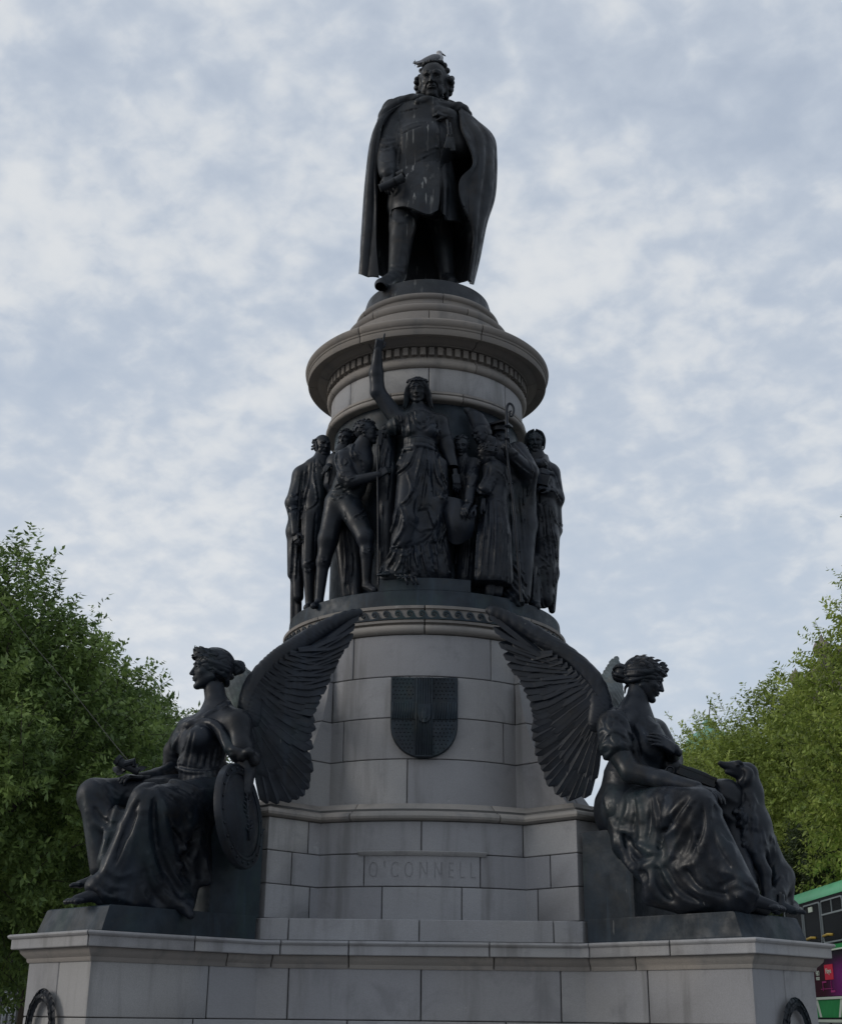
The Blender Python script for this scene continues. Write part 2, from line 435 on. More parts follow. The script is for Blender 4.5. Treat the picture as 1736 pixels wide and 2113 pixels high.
# upper stone drum
ring('bead_stone', [(.95, 7.835), (1.13, 7.835)]+tor(1.135, 7.868, .032, -80, 60)+[(1.135, 7.905), (1.15, 7.915), (1.15, 7.938), (1.10, 7.955), (.95, 7.955)], [-70, -20, 20, 70, 150, 210])
ring('drum_stone', [(.95, 7.957), (1.108, 7.957), (1.112, 7.963), (1.112, 8.232), (1.108, 8.238), (.95, 8.238)], [1, -50, 52, 100, 180, 260], mat=STONE, gap=.004)
ring('ovolo_stone', [(.95, 8.24), (1.12, 8.24)]+tor(1.115, 8.29, .05, -60, 50)+[(1.13, 8.34), (1.13, 8.352), (.95, 8.352)], [-70, -28, 28, 75, 150, 210])
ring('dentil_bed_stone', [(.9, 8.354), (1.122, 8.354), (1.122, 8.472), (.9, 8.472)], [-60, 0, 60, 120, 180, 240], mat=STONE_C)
d0 = None
for i in range(76):
    if d0 is None:
        m_ = MB(); a = .6*2*math.pi/76/2
        poly = [(1.11*math.sin(-a), -1.11*math.cos(a)), (1.11*math.sin(a), -1.11*math.cos(a)), (1.172*math.sin(a), -1.172*math.cos(a)), (1.172*math.sin(-a), -1.172*math.cos(a))]
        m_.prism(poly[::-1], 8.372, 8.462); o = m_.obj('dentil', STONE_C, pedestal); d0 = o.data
    else: o = mesh_obj('dentil', None, None, None, pedestal, mesh=d0)
    o.rotation_euler = (0, 0, (i+.5)*2*math.pi/76)
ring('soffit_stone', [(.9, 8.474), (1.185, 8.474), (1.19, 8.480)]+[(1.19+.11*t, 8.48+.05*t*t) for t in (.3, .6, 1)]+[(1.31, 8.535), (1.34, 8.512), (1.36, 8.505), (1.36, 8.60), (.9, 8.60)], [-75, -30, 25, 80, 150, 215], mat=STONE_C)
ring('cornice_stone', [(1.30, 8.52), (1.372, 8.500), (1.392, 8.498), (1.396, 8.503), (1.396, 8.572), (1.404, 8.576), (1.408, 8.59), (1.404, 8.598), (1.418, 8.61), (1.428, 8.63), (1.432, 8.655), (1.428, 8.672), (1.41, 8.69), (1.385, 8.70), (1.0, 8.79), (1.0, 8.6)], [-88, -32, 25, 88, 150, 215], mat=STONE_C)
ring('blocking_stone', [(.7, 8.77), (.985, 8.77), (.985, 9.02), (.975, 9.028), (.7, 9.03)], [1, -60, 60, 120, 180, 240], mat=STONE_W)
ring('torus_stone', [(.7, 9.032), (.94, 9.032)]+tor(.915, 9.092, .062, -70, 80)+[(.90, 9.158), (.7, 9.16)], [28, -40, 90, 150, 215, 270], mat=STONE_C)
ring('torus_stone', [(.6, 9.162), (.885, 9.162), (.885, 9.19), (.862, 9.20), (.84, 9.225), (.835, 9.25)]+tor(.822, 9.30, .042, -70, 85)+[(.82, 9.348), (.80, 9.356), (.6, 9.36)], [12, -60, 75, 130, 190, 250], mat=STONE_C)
core(circle(.8, 48), 7.8, 9.1, 0)
# --- bronze drum panel behind the frieze, bronze ledges and the top plinth
def lathe(name, prof, mat, parent, n=128, sm=35):
    k = len(prof); V = [(r*math.cos(2*math.pi*i/n), r*math.sin(2*math.pi*i/n), z) for i in range(n) for r, z in prof]
    F = [(i*k+j, ((i+1) % n)*k+j, ((i+1) % n)*k+j+1, i*k+j+1) for i in range(n) for j in range(k-1)]
    F.append(tuple(i*k+k-1 for i in range(n)))
    return mesh_obj(name, V, F, mat, parent, True, sm)
drum = thing('bronze_frieze_drum', 'plain dark bronze drum and ledge behind and under the ring of standing figures', 'drum')
lathe('drum_panel', [(1.06, 5.5), (1.06, 7.84)], BRONZE_P, drum)
lathe('ledge', [(1.3, 5.40), (1.488, 5.404), (1.492, 5.41), (1.478, 5.575), (1.46, 5.585), (.5, 5.585)], BRONZE_P, drum)
m_ = MB(); poly = [(s*.44 if True else 0, y) for s, y in ()]
pts_ = [(1.475*math.sin(a), -1.475*math.cos(a)) for a in np.linspace(-.315, .315, 11)]
m_.prism(pts_+[(.46, -1.0), (-.46, -1.0)], 5.58, 5.705); m_.obj('raised_step', BRONZE_P, drum)
plinth = thing('bronze_top_plinth', 'round dark bronze plinth disc on top of the granite tower', 'plinth', (0, 0, 9.36))
lathe('disc', [(.5, 9.357), (.795, 9.357), (.798, 9.365), (.74, 9.575), (.715, 9.592), (.2, 9.60)], BRONZE_D, plinth)
# --- bronze plinths and seats of the two winged women
def diag_plinth(sx, label):
    t = thing('bronze_plinth', label, 'plinth', (sx*2.4, -2.4, 2.22), group=None)
    P0 = [(-1.44, -2.03), (-2.50, -3.20), (-3.20, -2.50), (-2.03, -1.44)]
    P1 = [(-1.44, -2.01), (-2.47, -3.14), (-3.14, -2.47), (-2.01, -1.44)]
    V = []; 
    for pl, z in ((P0, 2.20), (P0, 2.225), (P1, 2.405), ([(x*.995, y*.995) for x, y in P1], 2.415)):
        V += [(-sx*x, y, z) for x, y in pl]
    F = []
    for j in range(3):
        for i in range(4):
            f = (j*4+i, j*4+(i+1) % 4, (j+1)*4+(i+1) % 4, (j+1)*4+i); F.append(f if sx > 0 else f[::-1])
    F.append((12, 13, 14, 15)); mesh_obj('plinth_block', V, F, BRONZE_P, t)
    S = [(-1.42, -1.99), (-1.80, -2.37), (-2.37, -1.80), (-1.99, -1.42)]
    V = []
    for z, g in ((2.40, 0), (3.14, .0), (3.16, .015)): V += [(-sx*(x+g), y+g, z) for x, y in S]
    F = [f if sx > 0 else f[::-1] for j in range(2) for i in range(4) for f in [(j*4+i, j*4+(i+1) % 4, (j+1)*4+(i+1) % 4, (j+1)*4+i)]]+[(8, 9, 10, 11)]
    mesh_obj('seat_block', V, F, BRONZE_P, t)
    return t
diag_plinth(-1, 'dark green bronze plinth and seat under the winged woman with the shield')
diag_plinth(1, 'dark green bronze plinth and seat under the winged woman with the dog')
print('arch', time.time()-T0, len(bpy.data.objects))
# ================================================================ sculpting: signed distance fields turned into meshes
class Sdf:
    def __init__(s, lo, hi, h):
        s.lo = np.array(lo, float); s.h = h
        s.n = np.maximum(((np.array(hi, float)-s.lo)/h).astype(int)+2, 4)
        s.f = np.full(s.n, 9.0, np.float32)
        s.ax = [(s.lo[i]+np.arange(s.n[i])*h).astype(np.float32) for i in range(3)]
    def win(s, lo, hi):
        a = np.clip(np.floor((np.array(lo)-s.lo)/s.h).astype(int), 0, s.n-1); b = np.clip(np.ceil((np.array(hi)-s.lo)/s.h).astype(int)+1, 1, s.n)
        if (b-a).min() < 1: return None
        sl = tuple(slice(a[i], b[i]) for i in range(3))
        return sl, s.ax[0][sl[0]][:, None, None], s.ax[1][sl[1]][None, :, None], s.ax[2][sl[2]][None, None, :]
    def comb(s, sl, d, k, op):
        f = s.f[sl]
        if op == 'u':
            if k > 0:
                h = np.maximum(k-np.abs(f-d), 0)/k; s.f[sl] = np.minimum(f, d)-h*h*k*.25
            else: s.f[sl] = np.minimum(f, d)
        elif op == 's':
            d = -d
            if k > 0:
                h = np.maximum(k-np.abs(f-d), 0)/k; s.f[sl] = np.maximum(f, d)+h*h*k*.25
            else: s.f[sl] = np.maximum(f, d)
        elif op == 'i': s.f[sl] = np.maximum(f, d)
    def cone(s, a, b, ra, rb=None, k=.03, op='u', sq=None):
        "tapered limb; sq=(axis vector, factor) flattens it along that axis"
        rb = ra if rb is None else rb
        a = np.array(a, float); b = np.array(b, float); m = max(ra, rb)+k+2*s.h
        w = s.win(np.minimum(a, b)-m, np.maximum(a, b)+m)
        if w is None: return s
        sl, X, Y, Z = w; ba = b-a; bb = ba@ba+1e-9
        px, py, pz = X-a[0], Y-a[1], Z-a[2]
        t = np.clip((px*ba[0]+py*ba[1]+pz*ba[2])/bb, 0, 1)
        qx, qy, qz = px-t*ba[0], py-t*ba[1], pz-t*ba[2]
        q2 = qx*qx+qy*qy+qz*qz
        if sq is not None:
            n = nrm(sq[0]); c = (qx*n[0]+qy*n[1]+qz*n[2]); q2 = q2+c*c*(1/sq[1]**2-1)
        d = np.sqrt(q2)-(ra+(rb-ra)*t)
        if sq is not None: d = d*min(1, sq[1]*1.3)
        s.comb(sl, d.astype(np.float32), k, op); return s
    def ell(s, c, r, ax=None, k=.03, op='u'):
        c = np.array(c, float); r = np.array(r if hasattr(r, '__len__') else [r]*3, float); m = r.max()+k+2*s.h
        w = s.win(c-m, c+m)
        if w is None: return s
        sl, X, Y, Z = w; x, y, z = X-c[0], Y-c[1], Z-c[2]
        if ax is not None:
            A = np.array(ax, float); x, y, z = (A[0, 0]*x+A[0, 1]*y+A[0, 2]*z, A[1, 0]*x+A[1, 1]*y+A[1, 2]*z, A[2, 0]*x+A[2, 1]*y+A[2, 2]*z)
        k0 = np.sqrt((x/r[0])**2+(y/r[1])**2+(z/r[2])**2)+1e-6; k1 = np.sqrt((x/r[0]**2)**2+(y/r[1]**2)**2+(z/r[2]**2)**2)+1e-6
        s.comb(sl, (k0*(k0-1)/k1).astype(np.float32), k, op); return s
    def box(s, c, r, ax=None, rnd=.01, k=.02, op='u'):
        c = np.array(c, float); r = np.array(r, float); m = np.linalg.norm(r)+k+2*s.h
        w = s.win(c-m, c+m)
        if w is None: return s
        sl, X, Y, Z = w; x, y, z = X-c[0], Y-c[1], Z-c[2]
        if ax is not None:
            A = np.array(ax, float); x, y, z = (A[0, 0]*x+A[0, 1]*y+A[0, 2]*z, A[1, 0]*x+A[1, 1]*y+A[1, 2]*z, A[2, 0]*x+A[2, 1]*y+A[2, 2]*z)
        x, y, z = np.abs(x)-r[0]+rnd, np.abs(y)-r[1]+rnd, np.abs(z)-r[2]+rnd
        x, y, z = np.broadcast_arrays(x, y, z)
        d = np.sqrt(np.maximum(x, 0)**2+np.maximum(y, 0)**2+np.maximum(z, 0)**2)+np.minimum(np.maximum(x, np.maximum(y, z)), 0)-rnd
        s.comb(sl, d.astype(np.float32), k, op); return s
    def tube(s, pts, r, k=.02, op='u', n=None, sq=None):
        pts = np.array(pts, float); n = n or max(4, int(len(pts)*3)); Q = spline(pts, n)
        R = np.interp(np.linspace(0, 1, n), np.linspace(0, 1, len(r)), r) if hasattr(r, '__len__') else np.full(n, r)
        for i in range(n-1): s.cone(Q[i], Q[i+1], R[i], R[i+1], k, op, sq)
        return s
    def warp(s, lo, hi, fn):
        w = s.win(lo, hi)
        if w: sl, X, Y, Z = w; s.f[sl] = fn(s.f[sl], X, Y, Z)
        return s
    def at(s, p):
        i = np.clip(np.rint((p-s.lo)/s.h).astype(int), 0, s.n-1); return s.f[i[..., 0], i[..., 1], i[..., 2]]
    def hit(s, px, miss=None):
        "where the rays through these picture points first meet the surface"
        out = []
        ylo, yhi = s.lo[1]-.02, s.lo[1]+s.n[1]*s.h
        Y = np.arange(ylo, yhi, s.h*.7)
        hi = s.lo+(s.n-1)*s.h
        last = None
        for x, y in px:
            d = ray(x, y); p = CAMP[None]+d[None]*((Y-CAMP[1])/d[1])[:, None]
            v = s.at(p); ins = ((p >= s.lo) & (p <= hi)).all(1) & (v < 0); j = np.argmax(ins)
            if ins[j]: last = p[j]; out.append((p[j], nrm(d), True))
            else: out.append((last, nrm(d), False))
        return out
    def fold(s, pxs, w=.03, hgt=.6, k=.03, n=14, op='u'):
        "a ridge (or with op='s' a groove) drawn along the visible surface; w radius, hgt how much of it stands out"
        Q = spline(pxs, n); H = s.hit(Q); prev = None
        t = np.linspace(0, 1, n); R = w*np.sqrt(np.clip(np.sin(math.pi*(t*.88+.06)), .05, 1))
        for i, (p, d, ok) in enumerate(H):
            if not ok: prev = None; continue
            r = R[i]; c = p+d*(r*(1-2*hgt*1.0)) if op == 'u' else p-d*(r*(1-2*hgt))
            if prev is not None and np.linalg.norm(prev[0]-c) < .35: s.cone(prev[0], c, prev[1], r, k, op)
            prev = (c, r)
        return s
    def crease(s, pxs, A, w, n=14, vee=False):
        "raises a sharp-crested cloth fold (A high, w wide) along a line drawn on the visible surface; negative A sinks a valley"
        H = s.hit(spline(pxs, n)); runs = [[]]
        for i, (p, d, ok) in enumerate(H):
            if not ok or (runs[-1] and np.linalg.norm(runs[-1][-1][0]-p) > .3):
                runs.append([])
                if not ok: continue
            runs[-1].append((p, i/(n-1)))
        for run in runs:
            if len(run) < 2: continue
            Q = np.array([p for p, _ in run]); T = [t for _, t in run]; m = 3.2*w
            W = s.win(Q.min(0)-m, Q.max(0)+m)
            if W is None: continue
            sl, X, Y, Z = W; best = np.full(s.f[sl].shape, m*m, np.float32); amp = np.zeros_like(best)
            for i in range(len(Q)-1):
                a, b = Q[i], Q[i+1]; ww = s.win(np.minimum(a, b)-m, np.maximum(a, b)+m)
                if ww is None: continue
                s2, X2, Y2, Z2 = ww; rel = tuple(slice(s2[k].start-sl[k].start, s2[k].stop-sl[k].start) for k in range(3))
                ba = (b-a).astype(np.float32); bb = float(ba@ba)+1e-9; px_, py_, pz_ = X2-np.float32(a[0]), Y2-np.float32(a[1]), Z2-np.float32(a[2])
                t = np.clip((px_*ba[0]+py_*ba[1]+pz_*ba[2])/bb, 0, 1); d2 = (px_-t*ba[0])**2+(py_-t*ba[1])**2+(pz_-t*ba[2])**2
                bs = best[rel]; am = amp[rel]; c = d2 < bs; tt = T[i]+(T[i+1]-T[i])*t
                bs[c] = d2[c]; am[c] = np.sqrt(np.clip(np.sin(math.pi*(.06+.88*tt[c])), 0.02, 1))
            d = np.sqrt(best)
            g = np.exp(-(d/w)**2) if A < 0 else np.exp(-d/(w*.75))
            s.f[sl] -= (A*amp*np.maximum(g-.014, 0)).astype(np.float32)
        return s
    def mesh(s):
        f = s.f; n = s.n; neg = f < 0
        # active cells
        c = np.zeros(n-1, np.uint8)
        for i in (0, 1):
            for j in (0, 1):
                for k in (0, 1): c += neg[i:n[0]-1+i, j:n[1]-1+j, k:n[2]-1+k]
        act = np.nonzero((c > 0) & (c < 8)); I = np.stack(act, 1); m = len(I)
        if m == 0: return np.zeros((0, 3)), np.zeros((0, 4), int)
        idx = np.full(n-1, -1, np.int32); idx[act] = np.arange(m)
        cv = {}
        for i in (0, 1):
            for j in (0, 1):
                for k in (0, 1): cv[i, j, k] = f[I[:, 0]+i, I[:, 1]+j, I[:, 2]+k]
        acc = np.zeros((m, 3)); cnt = np.zeros(m)
        corners = list(cv)
        for a in corners:
            for ax in range(3):
                if a[ax] == 1: continue
                b = list(a); b[ax] = 1; b = tuple(b); fa, fb = cv[a], cv[b]; x = (fa < 0) != (fb < 0)
                t = np.where(x, fa/np.where(x, fa-fb, 1), 0)
                p = np.array(a, float)[None].repeat(m, 0); p[:, ax] += t
                acc[x] += p[x]; cnt[x] += 1
        V = s.lo+(I+acc/np.maximum(cnt, 1)[:, None])*s.h
        F = []
        for ax in range(3):
            o = [(1, 2), (2, 0), (0, 1)][ax]
            sl0 = [slice(1, n[i]-1) for i in range(3)]; sl0[ax] = slice(0, n[ax]-1); sl1 = list(sl0); sl1[ax] = slice(1, n[ax])
            a = neg[tuple(sl0)]; b = neg[tuple(sl1)]; e = np.nonzero(a != b)
            if len(e[0]) == 0: continue
            g = [e[i]+(0 if i == ax else 1) for i in range(3)]
            def cell(du, dv):
                q = list(g); q[o[0]] = q[o[0]]-du; q[o[1]] = q[o[1]]-dv; return idx[q[0], q[1], q[2]]
            q = np.stack([cell(1, 1), cell(0, 1), cell(0, 0), cell(1, 0)], 1)
            fl = ~a[e]; q[fl] = q[fl][:, ::-1]; F.append(q)
        F = np.concatenate(F); F = F[(F >= 0).all(1)]
        return V, F
def frame(fwd, up=(0, 0, 1)):
    "rows: right-hand x, forward y, up z"
    y = nrm(fwd); x = nrm(np.cross(y, up)); z = np.cross(x, y); return np.array([x, y, z])
def xf(V, A, c, sc): return (np.asarray(V)*sc)@A+np.asarray(c)
def join(parts):
    V = []; F = []; n = 0
    for v, f in parts:
        if len(v) == 0: continue
        f = np.asarray(f)
        if f.shape[1] == 3: f = np.concatenate([f, f[:, 2:3]], 1)
        V.append(v); F.append(f+n); n += len(v)
    return np.concatenate(V), np.concatenate(F)
def sculpt(name, parts, mat, parent):
    V, F = join(parts) if isinstance(parts, list) else parts
    return mesh_obj(name, V, F, mat, parent, smooth=True)
# ---------------------------------------------------------------- heads: x = the head's right, y = forward, z = up, height 1
_heads = {}
def head_mesh(kind, res=70, **kw):
    key = (kind, res)
    if key in _heads: return _heads[key]
    fem = kind in ('victory_l', 'victory_r', 'long', 'child', 'boy')
    h = 1.0/res; s = Sdf((-.5, -.66, -.88), (.5, .56, .6), h)
    s.ell((0, -.09, .14), (.325, .42, .36), k=.02)
    s.ell((0, .10, -.10), (.255, .265, .36), k=.10)
    jw = .17 if fem else .21
    for x in (-1, 1):
        s.cone((x*.225, -.02, -.2), (x*.05, .24, -.405), .085, .07, k=.08)
        s.ell((x*.155, .215, -.10), (.085, .08, .07), k=.06)
        if not fem: s.ell((x*.13, .19, -.27), (.10, .10, .10), k=.05)
    s.ell((0, .275, -.415), (.075 if fem else .10, .06, .06), k=.06)
    s.cone((0, -.10, -.18), (0, -.17, -.86), .17 if fem else .205, .175 if fem else .22, k=.08)
    s.cone((-.17, .285, .085), (.17, .285, .085), .055, .055, k=.06)
    for x in (-1, 1): s.ell((x*.125, .385, -.005), (.082, .085, .052), k=.045, op='s')
    for x in (-1, 1):
        s.ell((x*.125, .272, -.005), (.062, .052, .045), k=.008)
        s.tube([(x*.055, .315, -.005), (x*.12, .338, .034), (x*.195, .285, .0)], .013, k=.012, n=7)
        s.tube([(x*.06, .31, -.02), (x*.12, .325, -.042), (x*.19, .285, -.015)], .011, k=.012, n=7)
        s.tube([(x*.03, .345, .085), (x*.11, .355, .115), (x*.2, .285, .09)], [.016, .02, .012] if fem else [.028, .032, .02], k=.03, n=7)
    s.cone((0, .325, .07), (0, .425, -.135), .030, .040, k=.035)
    s.cone((0, .29, -.15), (0, .425, -.145), .05, .034, k=.02)
    for x in (-1, 1): s.ell((x*.045, .375, -.15), (.026, .04, .026), k=.015)
    s.ell((0, .30, -.245), (.10, .06, .07), k=.04)
    s.tube([(-.075, .308, -.25), (-.03, .356, -.232), (0, .354, -.238), (.03, .356, -.232), (.075, .308, -.25)], .021, k=.020, n=11)
    s.tube([(-.06, .308, -.274), (0, .348, -.284), (.06, .308, -.274)], .024, k=.020, n=9)
    s.tube([(-.07, .335, -.259), (0, .378, -.260), (.07, .335, -.259)], .006, k=.012, op='s', n=9)
    s.cone((-.05, .345, -.335), (.05, .345, -.335), .03, .03, k=.03, op='s')
    s.cone((0, .375, -.185), (0, .37, -.21), .012, .012, k=.015, op='s')
    for x in (-1, 1):
        s.ell((x*.30, -.045, -.04), (.03, .065, .11), k=.02); s.ell((x*.335, -.03, -.03), (.02, .03, .055), k=.015, op='s')
    if kind in ('stern', 'bald', 'friar', 'bishop'):
        for x in (-1, 1):
            s.tube([(x*.06, .345, -.15), (x*.12, .30, -.22), (x*.135, .27, -.30)], .012, k=.02, op='s', n=7)
            s.tube([(x*.05, .36, .06), (x*.1, .365, .072), (x*.17, .32, .05)], .024, k=.02, n=6)
    if kind == 'stern':
        for x in (-1, 1): s.ell((x*.17, .14, -.29), (.10, .10, .12), k=.06)
        s.ell((0, .14, -.45), (.14, .12, .07), k=.06)
    FV = s.mesh()
    # ---- hair
    g = Sdf((-.62, -.85, -.75), (.62, .5, .72), h); r_ = random.Random(5)
    def strands(amp, n, wob, lo=(-.7, -.9, -.8), hi=(.7, .6, .8), mode='back'):
        def fn(f, X, Y, Z):
            if mode == 'back': a = np.arctan2(X, Z-.05+0*Y); ph = a*n+wob*np.sin(Y*13+a*3)+wob*.5*np.sin(Y*23+a*7)
            elif mode == 'down': a = np.arctan2(X, Y+.1+0*Z); ph = a*n+wob*np.sin(Z*15+a*3)+wob*.5*np.sin(Z*27)
            return (f-amp*(np.abs(np.sin(ph))**.7-.55)).astype(np.float32)
        g.warp(lo, hi, fn)
    if kind in ('victory_l', 'victory_r'):
        g.ell((0, -.11, .13), (.375, .455, .40), k=0)
        g.ell((0, .47, -.30), (.30, .38, .50), k=.04, op='s')
        g.ell((0, -.05, -.62), (.5, .6, .36), k=.04, op='s')
        strands(.022, 8, .9)
        # waves rolled back over the ears
        for x in (-1, 1):
            g.tube([(x*.04, .335, .27), (x*.18, .23, .24), (x*.30, .03, .12), (x*.34, -.16, .0), (x*.26, -.36, -.05)], [.045, .06, .075, .085, .07], k=.02, n=18)
            g.tube([(x*.03, .33, .29), (x*.2, .22, .25), (x*.34, .04, .12), (x*.37, -.16, .05), (x*.28, -.38, .02)], [.04, .055, .06, .07, .06], k=.012, n=18)
            g.tube([(x*.29, .03, .03), (x*.33, -.10, -.08), (x*.27, -.28, -.16), (x*.12, -.42, -.15)], [.03, .05, .06, .05], k=.012, n=14)
        for x in (-1, 1):
            for j in range(9): g.ell((x*(.05+.03*j), .335-.035*j-.004*j*j, .275-.018*j+.015*(j % 2)), .036, k=.008)
        if kind == 'victory_l':
            g.ell((0, -.60, .12), (.13, .15, .16), k=.02); g.tube([(0, -.5, .27), (.0, -.72, .24), (0, -.76, .08), (0, -.62, -.03)], [.03, .055, .055, .03], k=.01, n=12)
            g.tube([(-.12, -.5, .22), (-.1, -.70, .10), (-.05, -.6, -.02)], .045, k=.01); g.tube([(.12, -.5, .22), (.1, -.70, .10), (.05, -.6, -.02)], .045, k=.01)
            g.tube([(-.33, -.24, -.12), (0, -.52, -.12), (.33, -.24, -.12)], .05, k=.02, n=12)
            g.tube([(-.16, -.38, -.22), (0, -.42, -.30), (.16, -.38, -.22)], .06, k=.03, n=8)
        else:
            g.ell((0, -.58, -.0), (.19, .16, .17), k=.02)
            for j in range(5):
                a = -.9+j*.45; g.tube([(.17*math.sin(a), -.46, .0+.17*math.cos(a)), (.2*math.sin(a), -.66, .0+.17*math.cos(a)), (.05*math.sin(a), -.77, .0+.06*math.cos(a))], [.04, .05, .03], k=.006, n=8)
            for j in range(5):
                a = 2.2+j*.45; g.tube([(.17*math.sin(a), -.46, .0+.17*math.cos(a)), (.2*math.sin(a), -.66, .0+.17*math.cos(a)), (.05*math.sin(a), -.77, .0+.06*math.cos(a))], [.04, .05, .03], k=.006, n=8)
            g.tube([(-.06, -.36, -.2), (-.02, -.40, -.30), (-.05, -.38, -.42)], [.04, .03, .015], k=.01)
    elif kind == 'stern':
        g.ell((0, -.14, .12), (.35, .42, .37), k=0); g.ell((0, .36, .0), (.33, .34, .60), k=.03, op='s')
        for i in range(190):
            a = r_.uniform(-math.pi, math.pi); z = r_.uniform(-.38, .50)
            yv = math.cos(a); 
            if yv > .15 and z > .08 and abs(math.sin(a)) < .8: continue
            if yv > .22: continue
            rr = .36*math.sqrt(max(.05, 1-((z-.06)/.54)**2))
            side = abs(math.sin(a)); rr *= (1+.18*side*(z < .22))
            g.ell((rr*math.sin(a), rr*1.08*yv-.12, z), (r_.uniform(.05, .08),)*3, k=.006)
        for x in (-1, 1): g.ell((x*.29, -.20, -.02), (.10, .20, .30), k=.02)
        for i in range(34): a = r_.uniform(-1.9, 1.9); q = r_.uniform(.12, .30); g.ell((q*math.sin(a), -.08+q*.8*math.cos(a), .52-.75*q*q-.0), r_.uniform(.035, .055), k=.008)
    elif kind == 'long':
        g.ell((0, -.10, .13), (.39, .46, .41), k=0); g.ell((0, .50, -.22), (.285, .40, .48), k=.03, op='s')
        strands(.018, 9, .5)
        for x in (-1, 1):
            g.tube([(x*.16, .27, .30), (x*.30, .16, .12), (x*.37, .02, -.12), (x*.39, -.04, -.34), (x*.46, -.08, -.55)], [.05, .09, .11, .11, .07], k=.03, n=20)
            for j in range(4): g.tube([(x*(.28+.03*j), .16-.07*j, .1), (x*(.36+.02*j), .05-.05*j, -.2), (x*(.37+.035*j), .0-.05*j, -.42), (x*(.44+.03*j), -.02-.04*j, -.62)], [.03, .045, .045, .02], k=.006, n=14)
        g.tube([(-.3, .0, -.1), (0, -.4, -.25), (.3, 0, -.1)], .16, k=.05)
        for j in range(15):   # chaplet of leaves on the brow
            a = -1.25+j*2.5/14; g.ell((.37*math.sin(a), .37*math.cos(a)-.02, .30+.02*(j % 2)), (.05, .05, .04), k=.006)
            g.ell((.34*math.sin(a), .33*math.cos(a)-.03, .37), (.045, .045, .035), k=.006)
    elif kind == 'bald':
        g.ell((0, -.10, .02), (.355, .43, .33), k=0); g.ell((0, .34, .02), (.6, .30, .6), k=.03, op='s'); g.box((0, 0, .75), (.6, .7, .42), k=.05, op='s')
        for i in range(60):
            x = r_.choice((-1, 1)); g.ell((x*r_.uniform(.3, .36), r_.uniform(-.3, .06), r_.uniform(-.18, .24)), r_.uniform(.035, .055), k=.006)
        for x in (-1, 1): g.tube([(x*.31, .04, .05), (x*.3, .08, -.1), (x*.27, .1, -.22)], .04, k=.02)
    elif kind == 'friar':
        g.ell((0, -.11, .12), (.385, .45, .40), k=0); g.ell((0, .50, -.20), (.275, .42, .52), k=.04, op='s'); g.ell((0, 0, -.7), (.5, .6, .36), k=.04, op='s')
        strands(.02, 7, .6)
        for x in (-1, 1):
            for j in range(7): g.tube([(x*.05, .25-.06*j, .48-.02*j*j*.3), (x*.27, .2-.07*j, .36), (x*.38, .10-.07*j, .12), (x*.37, .04-.07*j, -.12), (x*.33, .08-.08*j, -.22)], [.03, .05, .05, .045, .02], k=.006, n=14)
    elif kind == 'bishop':
        g.ell((0, -.16, .05), (.34, .40, .33), k=0); g.ell((0, .36, -.0), (.5, .34, .6), k=.03, op='s')
    else:
        # short tousled hair
        g.ell((0, -.11, .14), (.36, .44, .38), k=0); g.ell((0, .46, -.22), (.32, .38, .46), k=.04, op='s'); g.ell((0, 0, -.62), (.5, .6, .36), k=.04, op='s')
        for i in range(120):
            a = r_.uniform(-math.pi, math.pi); z = r_.uniform(-.15, .52)
            if math.cos(a) > .3 and z < .30: continue
            rr = .385*math.sqrt(max(.04, 1-((z-.13)/.42)**2)) if z > .13 else .385
            p = np.array((rr*math.sin(a), rr*1.2*math.cos(a)-.11, z)); t = np.array((math.cos(a), -math.sin(a), r_.uniform(-.6, .6)))*.06
            g.tube([p-t, p+np.array((0, 0, .015)), p+t], [.02, .04, .015], k=.006, n=4)
    HV = g.mesh()
    _heads[key] = (FV, HV); return FV, HV
def add_head(parts, hair, kind, c, fwd, size, up=(0, 0, 1), res=70):
    "size = chin-to-crown height; c = middle of the head"
    A = frame(fwd, up); (v, f), (hv, hf) = head_mesh(kind, res)
    parts.append((xf(v, A, c, size), f)); hair.append((xf(hv, A, c, size), hf)); return A
# ---------------------------------------------------------------- hands and feet: x along the fingers, y towards the thumb, z back of the hand
def hand(parts, wrist, along, back, size, curl=.5, thumb=1, spread=.05, point=False, curls=None, res=42):
    "thumb=+1/-1 picks the side; curl 0 flat .. 1 fist"
    h = 1/res; s = Sdf((-.25, -.5, -.6), (1.1, .62, .35), h)
    s.cone((-.2, 0, 0), (.05, 0, 0), .125, .115, k=.03, sq=((0, 0, 1), .8))
    s.box((.27, 0, -.0), (.25, .19, .072), rnd=.06, k=.06)
    s.ell((.2, .12, -.05), (.16, .1, .08), k=.04)
    L = [(.145, .40), (.05, .46), (-.045, .42), (-.135, .33)]
    for i, (y, l) in enumerate(L):
        c = (curls[i] if curls else curl)
        if point and i == 0: c = .04
        p = np.array((.47-abs(i-1)*.02, y, 0.0)); a = -c*1.0; q = p.copy(); r = .055-.004*(i == 3)
        dy = spread*(1.5-i)*.5
        for j, fr in enumerate((.48, .30, .22)):
            d = np.array((math.cos(a), dy, math.sin(a))); n_ = q+d*l*fr; s.cone(q, n_, r, r*.9, k=.012); q = n_; r *= .9; a -= c*1.35
    t0 = np.array((.12, .13, -.03)); t1 = t0+np.array((.16, .14, -.05)); t2 = t1+np.array((.15, .05, -.06-.1*curl)); t3 = t2+np.array((.1, -.03*curl, -.02-.05*curl))
    s.cone(t0, t1, .085, .065, k=.03); s.cone(t1, t2, .062, .054, k=.012); s.cone(t2, t3, .052, .04, k=.012)
    V, F = s.mesh()
    x = nrm(along); z = nrm(np.asarray(back)-x*(np.asarray(back)@x)); y = np.cross(z, x)
    if thumb < 0: V = V*np.array([1, -1, 1]); F = F[:, ::-1]
    parts.append((xf(V, np.array([x, y, z]), wrist, size), F))
